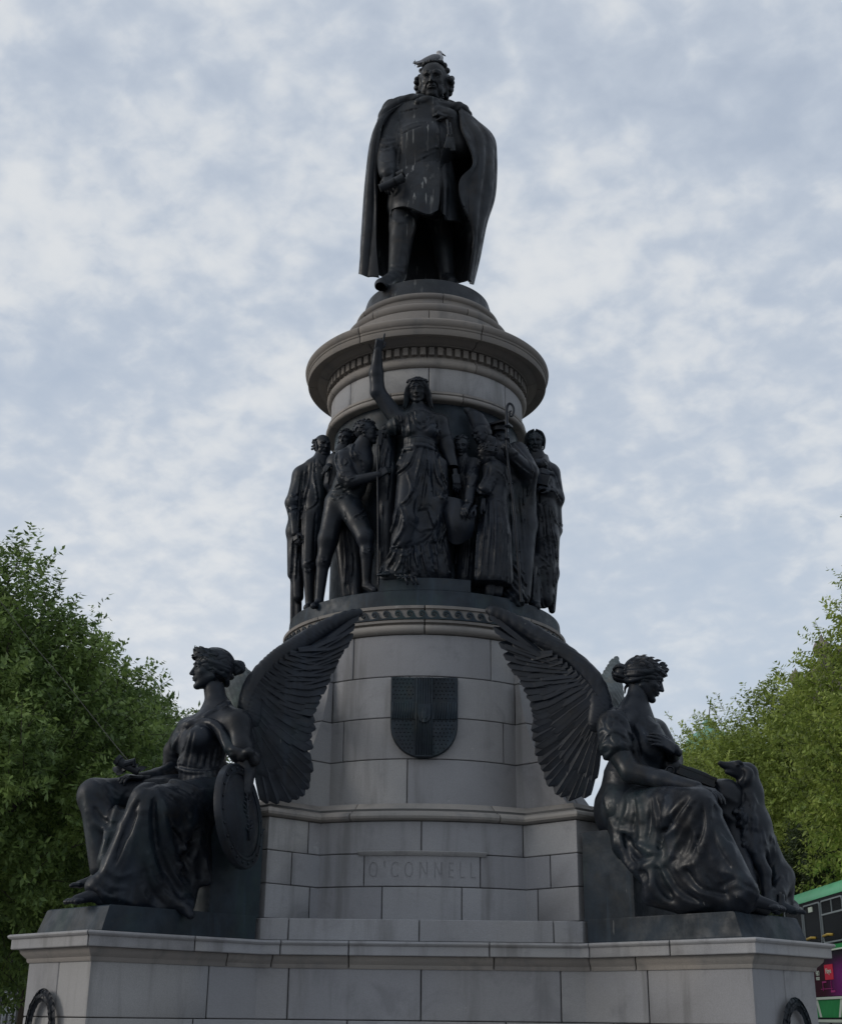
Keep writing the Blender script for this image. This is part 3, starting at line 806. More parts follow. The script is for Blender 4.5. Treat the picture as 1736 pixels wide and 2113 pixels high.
def foot(parts, ankle, toe, size, side=1, up=(0, 0, 1), res=44):
    "ankle = middle of the ankle, toe = direction; sole .26*size below the ankle"
    h = 1/res; s = Sdf((-.42, -.35, -.34), (.85, .35, .3), h)
    s.cone((0, 0, .25), (-.02, 0, -.02), .12, .125, k=.03)
    s.ell((-.14, 0, -.16), (.14, .12, .11), k=.06); s.cone((-.02, 0, -.02), (.42, -.0, -.15), .15, .10, k=.08)
    s.cone((.38, .08, -.18), (.40, -.10, -.19), .075, .065, k=.05)
    for i, (y, x, l, r) in enumerate([(.125, .46, .19, .064), (.035, .47, .17, .050), (-.04, .45, .15, .047), (-.105, .42, .13, .044), (-.165, .38, .11, .042)]):
        s.cone((x-.06, y, -.17), (x+l*.5, y, -.175), r, r*.95, k=.012); s.cone((x+l*.5, y, -.18), (x+l*.78, y, -.205), r, r*.92, k=.008)
    s.warp((-1, -1, -1), (1, 1, 1), lambda f, X, Y, Z: np.maximum(f, (-.255-Z+0*X+0*Y)).astype(np.float32))
    V, F = s.mesh()
    x = np.array(toe, float); z = nrm(up); x = nrm(x-z*(x@z)); y = np.cross(z, x)
    if side < 0: V = V*np.array([1, -1, 1]); F = F[:, ::-1]
    parts.append((xf(V, np.array([x, y, z]), ankle, size), F))
# ---------------------------------------------------------------- cloth as thick sheets and pleated skirts
def sheet(cols, nu, nv, th=.02, fold=None, name='cloak', mat=None, parent=None, ret=False):
    "cols: polylines of world points (equal meaning along v); smooth surface through them, given thickness, with folds(u,v)->offset"
    C = np.array([spline(c, nv) for c in cols]); S = np.array([spline(C[:, j], nu) for j in range(nv)]).transpose(1, 0, 2)
    def normals(S):
        du = np.gradient(S, axis=0); dv = np.gradient(S, axis=1); n = np.cross(du, dv); return n/(np.linalg.norm(n, axis=2, keepdims=True)+1e-9)
    N = normals(S)
    if fold is not None:
        U, W = np.meshgrid(np.linspace(0, 1, nu), np.linspace(0, 1, nv), indexing='ij'); S = S+N*fold(U, W)[..., None]; N = normals(S)
    A = (S+N*th/2).reshape(-1, 3); B = (S-N*th/2).reshape(-1, 3); V = np.vstack([A, B]); o = nu*nv
    I, J = np.meshgrid(np.arange(nu-1), np.arange(nv-1), indexing='ij'); a = (I*nv+J).ravel(); b = ((I+1)*nv+J).ravel(); c = b+1; d = a+1
    F = [np.stack([a, b, c, d], 1), np.stack([a, d, c, b], 1)+0]; F[1] = np.stack([a+o, d+o, c+o, b+o], 1)
    for line in ([i*nv for i in range(nu)], [i*nv+nv-1 for i in range(nu)][::-1], list(range(nv))[::-1], [(nu-1)*nv+j for j in range(nv)]):
        l = np.array(line); F.append(np.stack([l[:-1], l[:-1]+o, l[1:]+o, l[1:]], 1))
    F = np.concatenate(F)
    return (V, F) if ret else mesh_obj(name, V, F, mat, parent, smooth=True, sharp=60)
def pleat(ph, sharp=.75): return np.abs(np.sin(ph))**sharp
def loft(secs, nu=90, nv=60, nf=9, amp=.03, seed=0, drift=.6, flare=1.0, sharp=.8, cap=True, power=1.0):
    "secs: rows (centre x,y,z, rx, ry) stacked from top to bottom; pleats grow downwards"
    Q = spline(secs, nv); r = random.Random(seed); t = np.linspace(0, 1, nv)[:, None]; a = (np.arange(nu)/nu*2*math.pi)[None]
    p1, p2, p3 = (r.uniform(0, 6) for _ in range(3))
    ph = a*nf/2+drift*np.sin(a*1+p1+t*2)+drift*.6*np.sin(a*3+p2+t*1.5)+p3
    A = amp*(t**flare)*(pleat(ph, sharp)-.6)+amp*.35*(t**.5)*(pleat(ph*2.3+1+t*2)-.6)
    x = Q[:, 0:1]+(Q[:, 3:4]+A)*np.cos(a); y = Q[:, 1:2]+(Q[:, 4:5]+A)*np.sin(a); z = Q[:, 2:3]+0*a
    V = np.stack([x, y, z], -1).reshape(-1, 3)
    I, J = np.meshgrid(np.arange(nv-1), np.arange(nu), indexing='ij'); a_ = (I*nu+J).ravel(); b_ = (I*nu+(J+1) % nu).ravel(); F = np.stack([a_, a_+nu, b_+nu, b_], 1)
    if cap:
        n0 = len(V); V = np.vstack([V, Q[0, :3][None], Q[-1, :3][None]]); j = np.arange(nu); k = (j+1) % nu
        e = (nv-1)*nu; F = np.vstack([F, np.stack([j, k, np.full(nu, n0), np.full(nu, n0)], 1), np.stack([e+k, e+j, np.full(nu, n0+1), np.full(nu, n0+1)], 1)])
    return V, F
print('sdf', time.time()-T0)
# ================================================================ the winged women
def c6(X, Y): return (55.9+.4022*X, 1228.8+.4022*Y)
def c7(X, Y): return (977.5+.4022*X, 1228.8+.4022*Y)
def A6(X, Y, d): return P(*c6(X, Y), d)
def A7(X, Y, d): return P(*c7(X, Y), d)
def feather_mesh(L=1.0, w=.12, n=12):
    "unit feather: x along, y across, z up; vaned blade with a quill ridge"
    V = []; F = []
    for i in range(n+1):
        t = i/n; b = w*min(1, .6+.6*t)*(1 if t < .88 else math.sqrt(max(0, 1-((t-.88)/.122)**2)))
        b = max(b, .004); zc = -.05*t*t; 
        for y, z in ((-b, -.018), (-b*.55, .000), (-.012, .004), (0, .016), (.012, .004), (b*.5, -.002), (b*.8, -.022)):
            V.append((t*L, y, zc+z))
        V.append((t*L, b*.5, zc-.03)); V.append((t*L, -b*.6, zc-.026))
    k = 9
    for i in range(n):
        for j in range(k): F.append((i*k+j, i*k+(j+1) % k, (i+1)*k+(j+1) % k, (i+1)*k+j))
    F.append(tuple(range(k))[::-1]); F.append(tuple(range(n*k, n*k+k)))
    me = bpy.data.meshes.new('feather'); me.from_pydata(V, [], F); me.materials.append(BRONZE); me.update()
    me.polygons.foreach_set('use_smooth', np.ones(len(me.polygons), dtype=bool)); me.set_sharp_from_angle(angle=rad(50))
    return me
FEATHER = feather_mesh()
def leaf_mesh():
    V = []; F = []; n = 8
    for i in range(n+1):
        t = i/n; b = max(.003, .12*math.sin(math.pi*t**.8)**.9); z = -.10*t*t+.03*math.sin(3.1*t)
        for y, q in ((-b, .03), (-b*.5, .008), (0, .02), (b*.5, .008), (b, .03), (0, -.025)): V.append((t, y, z+q))
    for i in range(n):
        for j in range(6): F.append((i*6+j, i*6+(j+1) % 6, (i+1)*6+(j+1) % 6, (i+1)*6+j))
    F += [tuple(range(6))[::-1], tuple(range(n*6, n*6+6))]; me = bpy.data.meshes.new('leaf'); me.from_pydata(V, [], F); me.materials.append(BRONZE); me.update()
    me.polygons.foreach_set('use_smooth', np.ones(len(me.polygons), dtype=bool)); me.set_sharp_from_angle(angle=rad(40)); return me
LEAFM = leaf_mesh()
def place_feather(parent, root, tip, nrmv, width, thick=1.0, name='feather'):
    root = np.array(root); tip = np.array(tip); x = tip-root; L = np.linalg.norm(x); x = x/L; z = nrm(nrmv-x*(nrmv@x)); y = np.cross(z, x)
    o = bpy.data.objects.new(name, LEAFM if name == 'leaf' else FEATHER); COL.objects.link(o); o.parent = parent
    off = np.zeros(3); b = parent
    while b is not None: off += np.array(b.location); b = b.parent
    loc = root-off; w = width/.12
    o.matrix_local = Matrix(((x[0]*L, y[0]*w, z[0]*L*thick, loc[0]), (x[1]*L, y[1]*w, z[1]*L*thick, loc[1]), (x[2]*L, y[2]*w, z[2]*L*thick, loc[2]), (0, 0, 0, 1)))
    return o
def wing(name, parent, cf, lead, trail_rows, dep, view):
    "lead: leading edge in picture crop points; trail_rows: list of (roots, tips, count, width, lift)"
    w_ = thing(name, None, None); w_.parent = parent
    off = np.array(parent.location); w_.location = (0, 0, 0)
    nv = nrm(view); sgn = 1 if lead[-1][0] > lead[0][0] else -1
    def pt(q, lift):
        p = P(*cf(q[0], q[1]), dep(q)); return p+nv*lift
    # arm of the wing along the leading edge
    s_pts = [pt(q, .0) for q in spline(lead, 22)]
    lo = np.min(s_pts, 0)-.25; hi = np.max(s_pts, 0)+.25
    s = Sdf(lo, hi, .013); n = len(s_pts)
    for i in range(n-1):
        t = i/(n-1); r = .078*(1-t)**.6+.028
        s.cone(s_pts[i]+0*nv, s_pts[i+1], r, r*.97, k=.04, sq=(nv, .7))
    s.warp(lo, hi, lambda f, X, Y, Z: (f-.006*np.abs(np.sin((X+Z)*42+6*np.sin(Z*9)))).astype(np.float32))
    sculpt('wing_arm', [s.mesh()], BRONZE, w_)
    L_ = np.array(lead, float); cen = np.array(trail_rows[0][1], float).mean(0)
    for q_, (o1, o2, lf) in enumerate(((.10, .27, .10), (.02, .17, .108), (-.03, .09, .112))):
        sh = lambda o: [tuple(a+(cen-a)*o*(1-.55*i/len(L_))) for i, a in enumerate(L_)]
        pass
    for roots, tips, cnt, wid, lift in trail_rows:
        R_ = spline(roots, cnt); T_ = spline(tips, cnt)
        for i in range(cnt):
            ww = wid if not hasattr(wid, '__len__') else np.interp(i/(cnt-1), np.linspace(0, 1, len(wid)), wid)
            a = pt(R_[i], lift-.01+.0015*i*(0 if cnt > 40 else 1)); b = pt(T_[i]+np.array([RNG.uniform(-8, 8), RNG.uniform(-8, 8)]), lift*.3+.0015*i)
            xd = nrm(b-a); yd = nrm(np.cross(nv, xd)); tw = nv+yd*sgn*RNG.uniform(.34, .55)
            place_feather(w_, a, b, tw, ww*RNG.uniform(1.1, 1.45), .6)
    return w_
def bud(s, c, n, r, hh, ww): pass
def laurel(parent, c, A, size, rows, col=BRONZE):
    "laurel wreath: leaves as objects set on the hair; A = head frame, rows = (azimuth deg, height, lean, length)"
    w_ = thing('laurel_wreath', None, None); w_.parent = parent
    for az, z, out, L, up in rows:
        a = rad(az); d = np.array([math.sin(a), math.cos(a), 0]); rr = np.array([.385, .46])
        p = np.array([rr[0]*math.sin(a)*out, rr[1]*math.cos(a)*out-.10, z])
        nr = np.array([math.sin(a), math.cos(a), .25]); tg = np.array([math.cos(a), -math.sin(a), 0])*(-1 if az > 0 else 1)
        t = nrm(tg*.75+d*.30+np.array([0, 0, 1.0])*up*.9)
        place_feather(w_, p@A*size+c, (p+t*L*-1*(-1))@A*size+c, nr@A, L*.20*size, 1.3, 'leaf')
    return w_
def victory_left():
    u = .0017
    root = thing('winged_woman_statue', 'dark bronze winged woman seated facing left, a round shield at her side', 'statue', tuple(A6(900, 1500, -2.3)))
    parts = []; hair = []
    # ---------------- flesh
    hc = A6(938, 380, -2.0); fwd = nrm((-1, -.36, .03))
    A = add_head(parts, hair, 'victory_l', hc, fwd, .405, up=(.04, 0, 1), res=88)
    shL = A6(1083, 655, -2.28); shR = A6(822, 680, -1.80); nk = A6(965, 560, -2.02); ch = A6(925, 720, -2.08)
    b = Sdf(A6(880, 1000, -2.0)+(-.95, -.75, -.3), A6(880, 600, -2.0)+(.62, .85, .28), .0105)
    b.cone(A6(958, 470, -2.0), A6(978, 600, -2.03), .096, .105, k=.03)
    b.cone(A6(978, 600, -2.03), A6(930, 700, -2.07), .12, .17, k=.08)
    b.cone(A6(985, 600, -2.05), shL, .10, .115, k=.10); b.cone(A6(950, 610, -2.0), shR, .08, .09, k=.10)
    b.ell(A6(1020, 690, -2.10), (.17, .20, .16), k=.08); b.ell(A6(930, 680, -2.05), (.16, .2, .13), k=.08)
    b.cone(shL, A6(1100, 780, -2.36), .112, .10, k=.06); b.cone(A6(1100, 780, -2.36), A6(1128, 900, -2.36), .098, .078, k=.05); b.cone(A6(1128, 900, -2.36), A6(1120, 1010, -2.52), .075, .055, k=.03)
    b.cone(shR, A6(770, 800, -1.75), .09, .082, k=.05); b.cone(A6(770, 800, -1.75), A6(748, 893, -1.80), .082, .07, k=.04)
    b.cone(A6(748, 893, -1.80), A6(665, 925, -2.02), .072, .066, k=.03); b.cone(A6(665, 925, -2.02), A6(575, 935, -2.2), .066, .046, k=.03)
    b.ell(A6(888, 735, -2.24), .125, k=.04)
    # collar bones and the thin cord of a pendant
    b.fold([c6(1040, 545), c6(1000, 565), c6(940, 600), c6(900, 625)], .018, .35, k=.02)
    b.fold([c6(1030, 530), c6(985, 580), c6(935, 600), c6(890, 640), c6(860, 650)], .007, .75, k=.004, n=20)
    parts.append(b.mesh())
    hand(parts, A6(590, 935, -2.2), A6(470, 925, -2.35)-A6(590, 935, -2.2), (.0, -.35, 1), .30, curl=.45, thumb=-1)
    hand(parts, A6(1120, 1000, -2.5), (-.05, -.1, -1), (.6, -1, 0), .28, curl=.55, thumb=-1)
    foot(parts, A6(352, 1528, -2.90), A6(190, 1580, -3.02)-A6(352, 1528, -2.90), .37, side=-1)
    foot(parts, A6(345, 1455, -2.42), A6(262, 1460, -2.44)-A6(345, 1455, -2.42), .30, side=1)
    sculpt('body', parts, BRONZE, root)
    sculpt('hair', hair, BRONZE, root)
    # ---------------- gown: torso
    g = Sdf(A6(900, 1300, -2.2)+(-1.05, -.85, -.75), A6(900, 600, -2.2)+(.62, .62, .12), .0100)
    wst = A6(893, 878, -2.06)
    g.ell(A6(905, 760, -2.07), (.21, .23, .22), k=.03); g.cone(A6(905, 800, -2.07), wst, .21, .185, k=.06)
    g.ell(A6(885, 735, -2.26), .122, k=.04); g.ell(A6(800, 750, -2.0), .115, k=.04)
    g.cone(wst, A6(930, 1010, -2.03), .20, .27, k=.06); g.ell(A6(960, 1030, -2.03), (.28, .33, .22), k=.06)
    # sleeves slipping off the shoulders, tied in a knot
    g.tube([A6(880, 650, -2.2), A6(960, 660, -2.28), A6(1010, 730, -2.34), A6(1055, 795, -2.40), A6(1130, 825, -2.38)], [.025, .035, .045, .05, .05], k=.03)
    g.tube([A6(870, 655, -2.2), A6(820, 668, -2.1), A6(780, 720, -1.92), A6(755, 800, -1.78)], [.03, .05, .06, .075], k=.04)
    g.cone(A6(755, 800, -1.78), A6(745, 862, -1.76), .105, .09, k=.03); g.cone(A6(1090, 812, -2.38), A6(1150, 835, -2.35), .09, .085, k=.03)
    g.ell(A6(1140, 805, -2.46), .05, k=.01); g.ell(A6(837, 665, -2.21), .05, k=.01)
    g.cone(A6(1140, 805, -2.47), A6(1165, 850, -2.42), .03, .045, k=.01); g.cone(A6(1140, 805, -2.47), A6(1100, 830, -2.45), .02, .04, k=.01)
    F6 = lambda pts, w=.02, h=.5, k=.015, op='u', n=14: g.fold([c6(*p) for p in pts], w, h, k, n, op)
    for pts in [[(840, 690), (815, 760), (790, 830), (765, 865)], [(845, 700), (825, 780), (805, 850), (800, 880)], [(850, 740), (842, 810), (832, 870)], [(905, 800), (900, 850), (890, 885)], [(870, 800), (865, 840), (860, 880)],
                [(940, 800), (935, 850), (925, 885)], [(980, 780), (970, 840), (950, 885)], [(1020, 780), (1000, 840), (985, 880)], [(1040, 830), (1020, 870), (990, 890)],
                [(800, 690), (770, 740), (750, 780)], [(790, 700), (760, 750), (745, 790)], [(850, 655), (900, 635), (950, 645), (1000, 680)], [(860, 665), (910, 650), (960, 668), (1010, 710)], [(1010, 700), (1030, 750), (1060, 790)],
                [(990, 690), (1005, 750), (1030, 800)], [(1040, 820), (1080, 810), (1130, 810)], [(1040, 790), (1090, 795), (1140, 800)], [(735, 810), (760, 820), (780, 850)], [(740, 840), (760, 850), (780, 870)]]:
        g.crease([c6(*p) for p in pts], .036, .019, 12)
    for pts in [[(830, 700), (805, 780), (775, 850)], [(850, 700), (838, 780), (820, 870)], [(885, 810), (880, 860)], [(925, 815), (915, 880)], [(960, 790), (945, 870)], [(1000, 780), (985, 860)]]: g.crease([c6(*p) for p in pts], -.026, .013, 10)
    F6([(760, 880), (820, 897), (900, 905), (980, 900), (1015, 885)], .026, .45, .012)          # girdle
    F6([(765, 868), (820, 884), (900, 892), (980, 886), (1020, 870)], .016, .35, .01, 's')
    for x0, x1 in [(790, 760), (815, 790), (840, 815), (865, 845), (890, 870), (915, 905), (940, 940), (965, 975), (990, 1000)]:
        g.crease([c6(*p) for p in [(x0, 906), ((x0+x1)/2+6, 940), (x1, 985+(x0-790)*.12)]], .034, .017, 10)
    # ---------------- gown: lap and skirt
    g2 = Sdf(A6(560, 1620, -2.5)+(-.85, -.80, -.14), A6(800, 960, -2.3)+(.72, .95, .22), .0105)
    kn = A6(618, 1072, -2.80); kf = A6(345, 1022, -2.33); hn = A6(975, 1060, -2.12); hf = A6(900, 1020, -1.8)
    g2.cone(hn, kn, .225, .150, k=.08); g2.cone(hf, kf, .20, .135, k=.08)
    g2.cone(hn, A6(860, 1080, -2.1), .26, .26, k=.08)
    g2.cone(kn, A6(395, 1500, -2.85), .150, .10, k=.06); g2.cone(kf, A6(375, 1400, -2.42), .13, .09, k=.06)
    g2.cone(A6(345, 1040, -2.33), A6(390, 1160, -2.4), .135, .10, k=.05)
    # cloth hanging between and behind the legs
    g2.cone(A6(480, 1120, -2.5), A6(440, 1360, -2.62), .09, .13, k=.10)
    g2.cone(A6(700, 1120, -2.72), A6(560, 1545, -2.72), .13, .15, k=.12); g2.cone(A6(640, 1150, -2.78), A6(470, 1540, -2.78), .13, .10, k=.10)
    g2.cone(A6(800, 1150, -2.55), A6(700, 1560, -2.55), .14, .14, k=.12); g2.cone(A6(880, 1130, -2.35), A6(800, 1560, -2.42), .12, .11, k=.10)
    g2.cone(A6(890, 1180, -2.32), A6(912, 1460, -2.38), .085, .05, k=.06)
    g2.cone(A6(800, 1600, -2.62), A6(838, 1640, -2.66), .05, .035, k=.03); g2.cone(A6(700, 1580, -2.6), A6(820, 1590, -2.56), .08, .06, k=.06)
    g2.cone(A6(345, 1490, -2.86), A6(430, 1560, -2.80), .08, .08, k=.06); g2.cone(A6(430, 1560, -2.8), A6(640, 1590, -2.66), .08, .09, k=.06)
    G = lambda pts, w=.03, h=.5, k=.025, op='u', n=22: g2.fold([c6(*p) for p in pts], w, h, k, n, op)
    # deep hollows first
    G([(640, 1060), (655, 1180), (690, 1320), (740, 1450), (800, 1550)], .045, .10, .04, 's')
    G([(595, 1370), (610, 1470), (650, 1540), (700, 1590)], .040, .10, .03, 's')
    G([(560, 1120), (500, 1250), (450, 1380)], .02, .10, .03, 's')
    G([(880, 1200), (850, 1330), (800, 1440)], .055, .05, .04, 's'); G([(760, 1200), (790, 1330), (850, 1460)], .045, .08, .04, 's')
    G([(520, 1010), (490, 1080), (455, 1160), (430, 1240), (380, 1330)], .05, .0, .03, 's')
    G([(340, 1090), (370, 1150), (420, 1180), (470, 1170)], .03, .1, .03, 's')
    G([(720, 1120), (760, 1230), (800, 1290), (860, 1240)], .03, .1, .02, 's')
    for pts, w in [([(600, 1000), (545, 1070), (495, 1180), (450, 1300), (395, 1420), (330, 1490)], .034), ([(640, 1010), (610, 1120), (600, 1250), (590, 1360), (560, 1430)], .030),
                   ([(670, 1010), (690, 1120), (700, 1250), (740, 1400), (800, 1500), (850, 1580)], .034), ([(590, 1100), (545, 1250), (505, 1370), (440, 1480), (400, 1550)], .028),
                   ([(620, 1330), (640, 1420), (690, 1500), (760, 1570), (830, 1600)], .034), ([(590, 1390), (590, 1470), (630, 1550), (700, 1600)], .028),
                   ([(720, 1000), (790, 1040), (850, 1100), (880, 1180), (885, 1280)], .034), ([(690, 985), (780, 1000), (870, 1060), (900, 1160), (905, 1300), (940, 1460)], .030),
                   ([(700, 1060), (740, 1160), (800, 1210), (860, 1170)], .028), ([(690, 1120), (740, 1230), (800, 1290), (855, 1250), (880, 1200)], .026), ([(740, 1300), (800, 1410), (860, 1350)], .026),
                   ([(700, 1180), (760, 1330), (820, 1440), (890, 1470)], .030), ([(650, 960), (720, 955), (800, 970), (880, 1000), (960, 1010)], .034), ([(560, 990), (620, 960), (700, 950), (780, 955), (860, 985)], .030),
                   ([(540, 1015), (600, 975), (690, 965)], .026), ([(330, 945), (370, 1010), (430, 1070), (490, 1055), (530, 1020)], .026), ([(300, 1010), (320, 1090), (365, 1170), (430, 1190), (480, 1170)], .030),
                   ([(345, 950), (400, 1000), (450, 1040), (500, 1040)], .018), ([(395, 945), (440, 990), (490, 1030)], .016), ([(295, 1080), (330, 1220), (360, 1310)], .024), ([(400, 1180), (400, 1280), (380, 1400)], .022),
                   ([(340, 1450), (370, 1500), (420, 1540), (500, 1530)], .022), ([(320, 1490), (370, 1520), (400, 1570)], .020), ([(360, 1430), (420, 1490), (500, 1500)], .020), ([(400, 1400), (470, 1440), (540, 1420)], .018),
                   ([(430, 1545), (500, 1560), (560, 1590)], .020), ([(700, 1440), (760, 1520), (830, 1570)], .026), ([(880, 1010), (930, 1090), (960, 1130)], .026), ([(910, 990), (960, 1060), (975, 1100)], .022),
                   ([(930, 1300), (925, 1400), (945, 1465)], .020), ([(520, 1250), (490, 1330), (440, 1420)], .016), ([(560, 1180), (545, 1260), (530, 1330)], .014)]:
        g2.crease([c6(*p) for p in pts], w*1.75, w*1.05, 20)
    for pts, w in [([(655, 1040), (650, 1160), (665, 1290)], .018), ([(710, 1010), (770, 1060), (830, 1130)], .016), ([(700, 975), (790, 990), (880, 1040)], .013), ([(610, 985), (690, 957), (760, 962)], .012),
                   ([(570, 1060), (510, 1190), (460, 1320)], .014), ([(640, 1400), (680, 1470), (740, 1540)], .018), ([(905, 1200), (915, 1330)], .015), ([(710, 1300), (760, 1400), (810, 1480)], .016), ([(350, 1470), (400, 1520), (450, 1540)], .011)]:
        g2.crease([c6(*p) for p in pts], -w*1.9, w*1.0, 16)
    sculpt('gown', [g.mesh(), g2.mesh()], BRONZE, root)
    # ---------------- laurel in the hair
    laurel(root, hc, A, .405, [(az, .33-.0006*abs(az)+.03*(i % 2), .96, .25, .75-.006*abs(az)) for i, az in enumerate([-14, 12, 30, 48, 66, 86, 106, -32, -50, -70, -90])]+[(az, .27-.0006*abs(az), 1.02, .21, .15) for i, az in enumerate([16, 38, 60, 82, -20, -44, -66])]+[(az, .39-.0006*abs(az), .86, .22, .6) for az in (20, 42, 64, 86, -24, -46)])
    # ---------------- wing towards the camera
    dep = lambda q: -1.98+.0004*(q[0]-1150)
    view = (-.1, -1, -.15)
    wing('wing', root, c6, [(1140, 640), (1150, 520), (1190, 430), (1270, 340), (1360, 270), (1480, 190), (1600, 125), (1700, 88)],
         [([(1160, 720), (1170, 700), (1185, 660), (1205, 600), (1240, 540), (1270, 500), (1310, 440), (1360, 380), (1420, 310)], [(1240, 1065), (1400, 1040), (1460, 930), (1470, 740), (1495, 590), (1540, 460), (1595, 335), (1648, 235), (1700, 96)], 27, [.060, .070, .066, .060, .056, .050, .046], .012),
          ([(1155, 700), (1170, 660), (1190, 600), (1220, 530), (1260, 460), (1330, 380), (1420, 290)], [(1215, 930), (1330, 890), (1385, 770), (1420, 610), (1480, 470), (1545, 350), (1640, 170)], 21, [.055, .055, .050, .044], .045),
          ([(1150, 660), (1160, 600), (1190, 520), (1240, 440), (1320, 350), (1400, 280)], [(1190, 800), (1285, 750), (1335, 640), (1390, 510), (1455, 390), (1560, 250)], 19, [.050, .050, .044, .038], .072),
          ([(1150, 600), (1160, 540), (1200, 450), (1270, 365), (1360, 295)], [(1180, 700), (1250, 640), (1300, 530), (1370, 420), (1460, 310)], 15, [.044, .042, .036], .095)],
         dep, view)
    # ---------------- the far wing, seen edge on
    w2 = thing('wing', None, None); w2.parent = root
    s = Sdf(A6(1090, 480, -1.4)+(-.30, -.6, -.35), A6(1090, 480, -1.4)+(.3, .75, .40), .014)
    pts = [A6(1120, 620, -1.85), A6(1095, 520, -1.6), A6(1090, 440, -1.35), A6(1095, 385, -1.1)]
    s.tube(pts, [.10, .15, .14, .05], k=.05, n=10, sq=((.25, -1, .2), .6))
    s.warp(s.lo, s.lo+s.n*s.h, lambda f, X, Y, Z: (f-.007*np.abs(np.sin((X*1.2+Z*.5)*60))).astype(np.float32))
    sculpt('wing_arm', [s.mesh()], BRONZE_G, w2)
    for i in range(14):
        t = i/13; a = A6(1060+60*t, 520-60*t, -1.62); bb = A6(1055+80*t, 640-200*t, -.7-.2*t)
        place_feather(w2, a, bb, np.array((1, -.2, 0)), .06, .8)
    # ---------------- shield leaning on her seat: rim, face, studs and a sprig in relief
    sh = thing('round_shield', 'round bronze shield with studded rim leaning beside the seated woman on the left', 'shield', tuple(A6(1085, 1130, -2.55)))
    c = A6(1085, 1130, -2.55); n = nrm((.93, -.27, .13)); e1 = nrm(np.cross((0, 0, 1), n)); e2 = np.cross(n, e1); Rr = .445
    def disc(prof, name, mat):
        K = 64; k = len(prof); V = [c+n*z+Rr*r*(math.cos(t)*e1+math.sin(t)*e2) for t in np.arange(K)*2*math.pi/K for r, z in prof]
        F = [(i*k+j, ((i+1) % K)*k+j, ((i+1) % K)*k+j+1, i*k+j+1) for i in range(K) for j in range(k-1)]
        return mesh_obj(name, V, F, mat, sh, True, 35)
    disc([(.001, .085), (.3, .08), (.6, .06), (.80, .028), (.802, .020)], 'shield_face', BRONZE)
    disc([(.79, -.02), (.80, .038), (.84, .044), (.86, .034), (.95, .030), (.97, .038), (1.0, .03), (1.01, .0), (1.0, -.03), (.5, -.05), (.001, -.05)], 'rim', BRONZE)
    for i in range(22):
        t = i*2*math.pi/22; m_ = MB(); q = c+n*.032+Rr*.905*(math.cos(t)*e1+math.sin(t)*e2)
        m_.tube([q, q+n*.008, q+n*.014], [.014, .012, .004], 8); m_.obj('stud', BRONZE, sh, True)
    m_ = MB()
    for i in range(9):
        t = -.35+i*.085; q = c+n*.085+Rr*(t*e2+.08*math.sin(i)*e1)
        for sd in (-1, 1):
            d = nrm(e2*.7+sd*e1); m_.tube([q-n*.004, q+d*.04+n*.002, q+d*.07-n*.004], [.004, .012, .003], 6)
    m_.tube([c+n*.085+Rr*t*e2 for t in (-.5, 0, .4)], .012, 6); m_.obj('sprig', BRONZE, sh, True)
    # ---------------- bundle of leaves and a short mace on the knee
    wr = thing('palm_wreath', 'small bronze wreath of leaves resting on the knee of the woman on the left', 'wreath', tuple(A6(500, 890, -2.35)))
    for i in range(13):
        t = i/12; ctr = A6(455+115*t, 920-30*math.sin(t*3.1), -2.35)
        d = np.array([math.cos(i*1.9), math.sin(i*1.3), .6])*.1
        place_feather(wr, ctr, ctr+d, np.array((0, -1, .4)), .03, 1.4, 'leaf')
    m_ = MB(); m_.tube([A6(462, 842, -2.4), A6(480, 855, -2.4), A6(570, 905, -2.38)], [.038, .042, .034], 10); m_.tube([A6(460, 838, -2.4), A6(476, 850, -2.4)], [.05, .05], 10); m_.tube([A6(500, 865, -2.42), A6(550, 850, -2.42), A6(548, 875, -2.42)], [.03, .03, .02], 8)
    m_.obj('grip', BRONZE, wr, True, 40)
    return root
victory_left()
print('victory left', time.time()-T0)
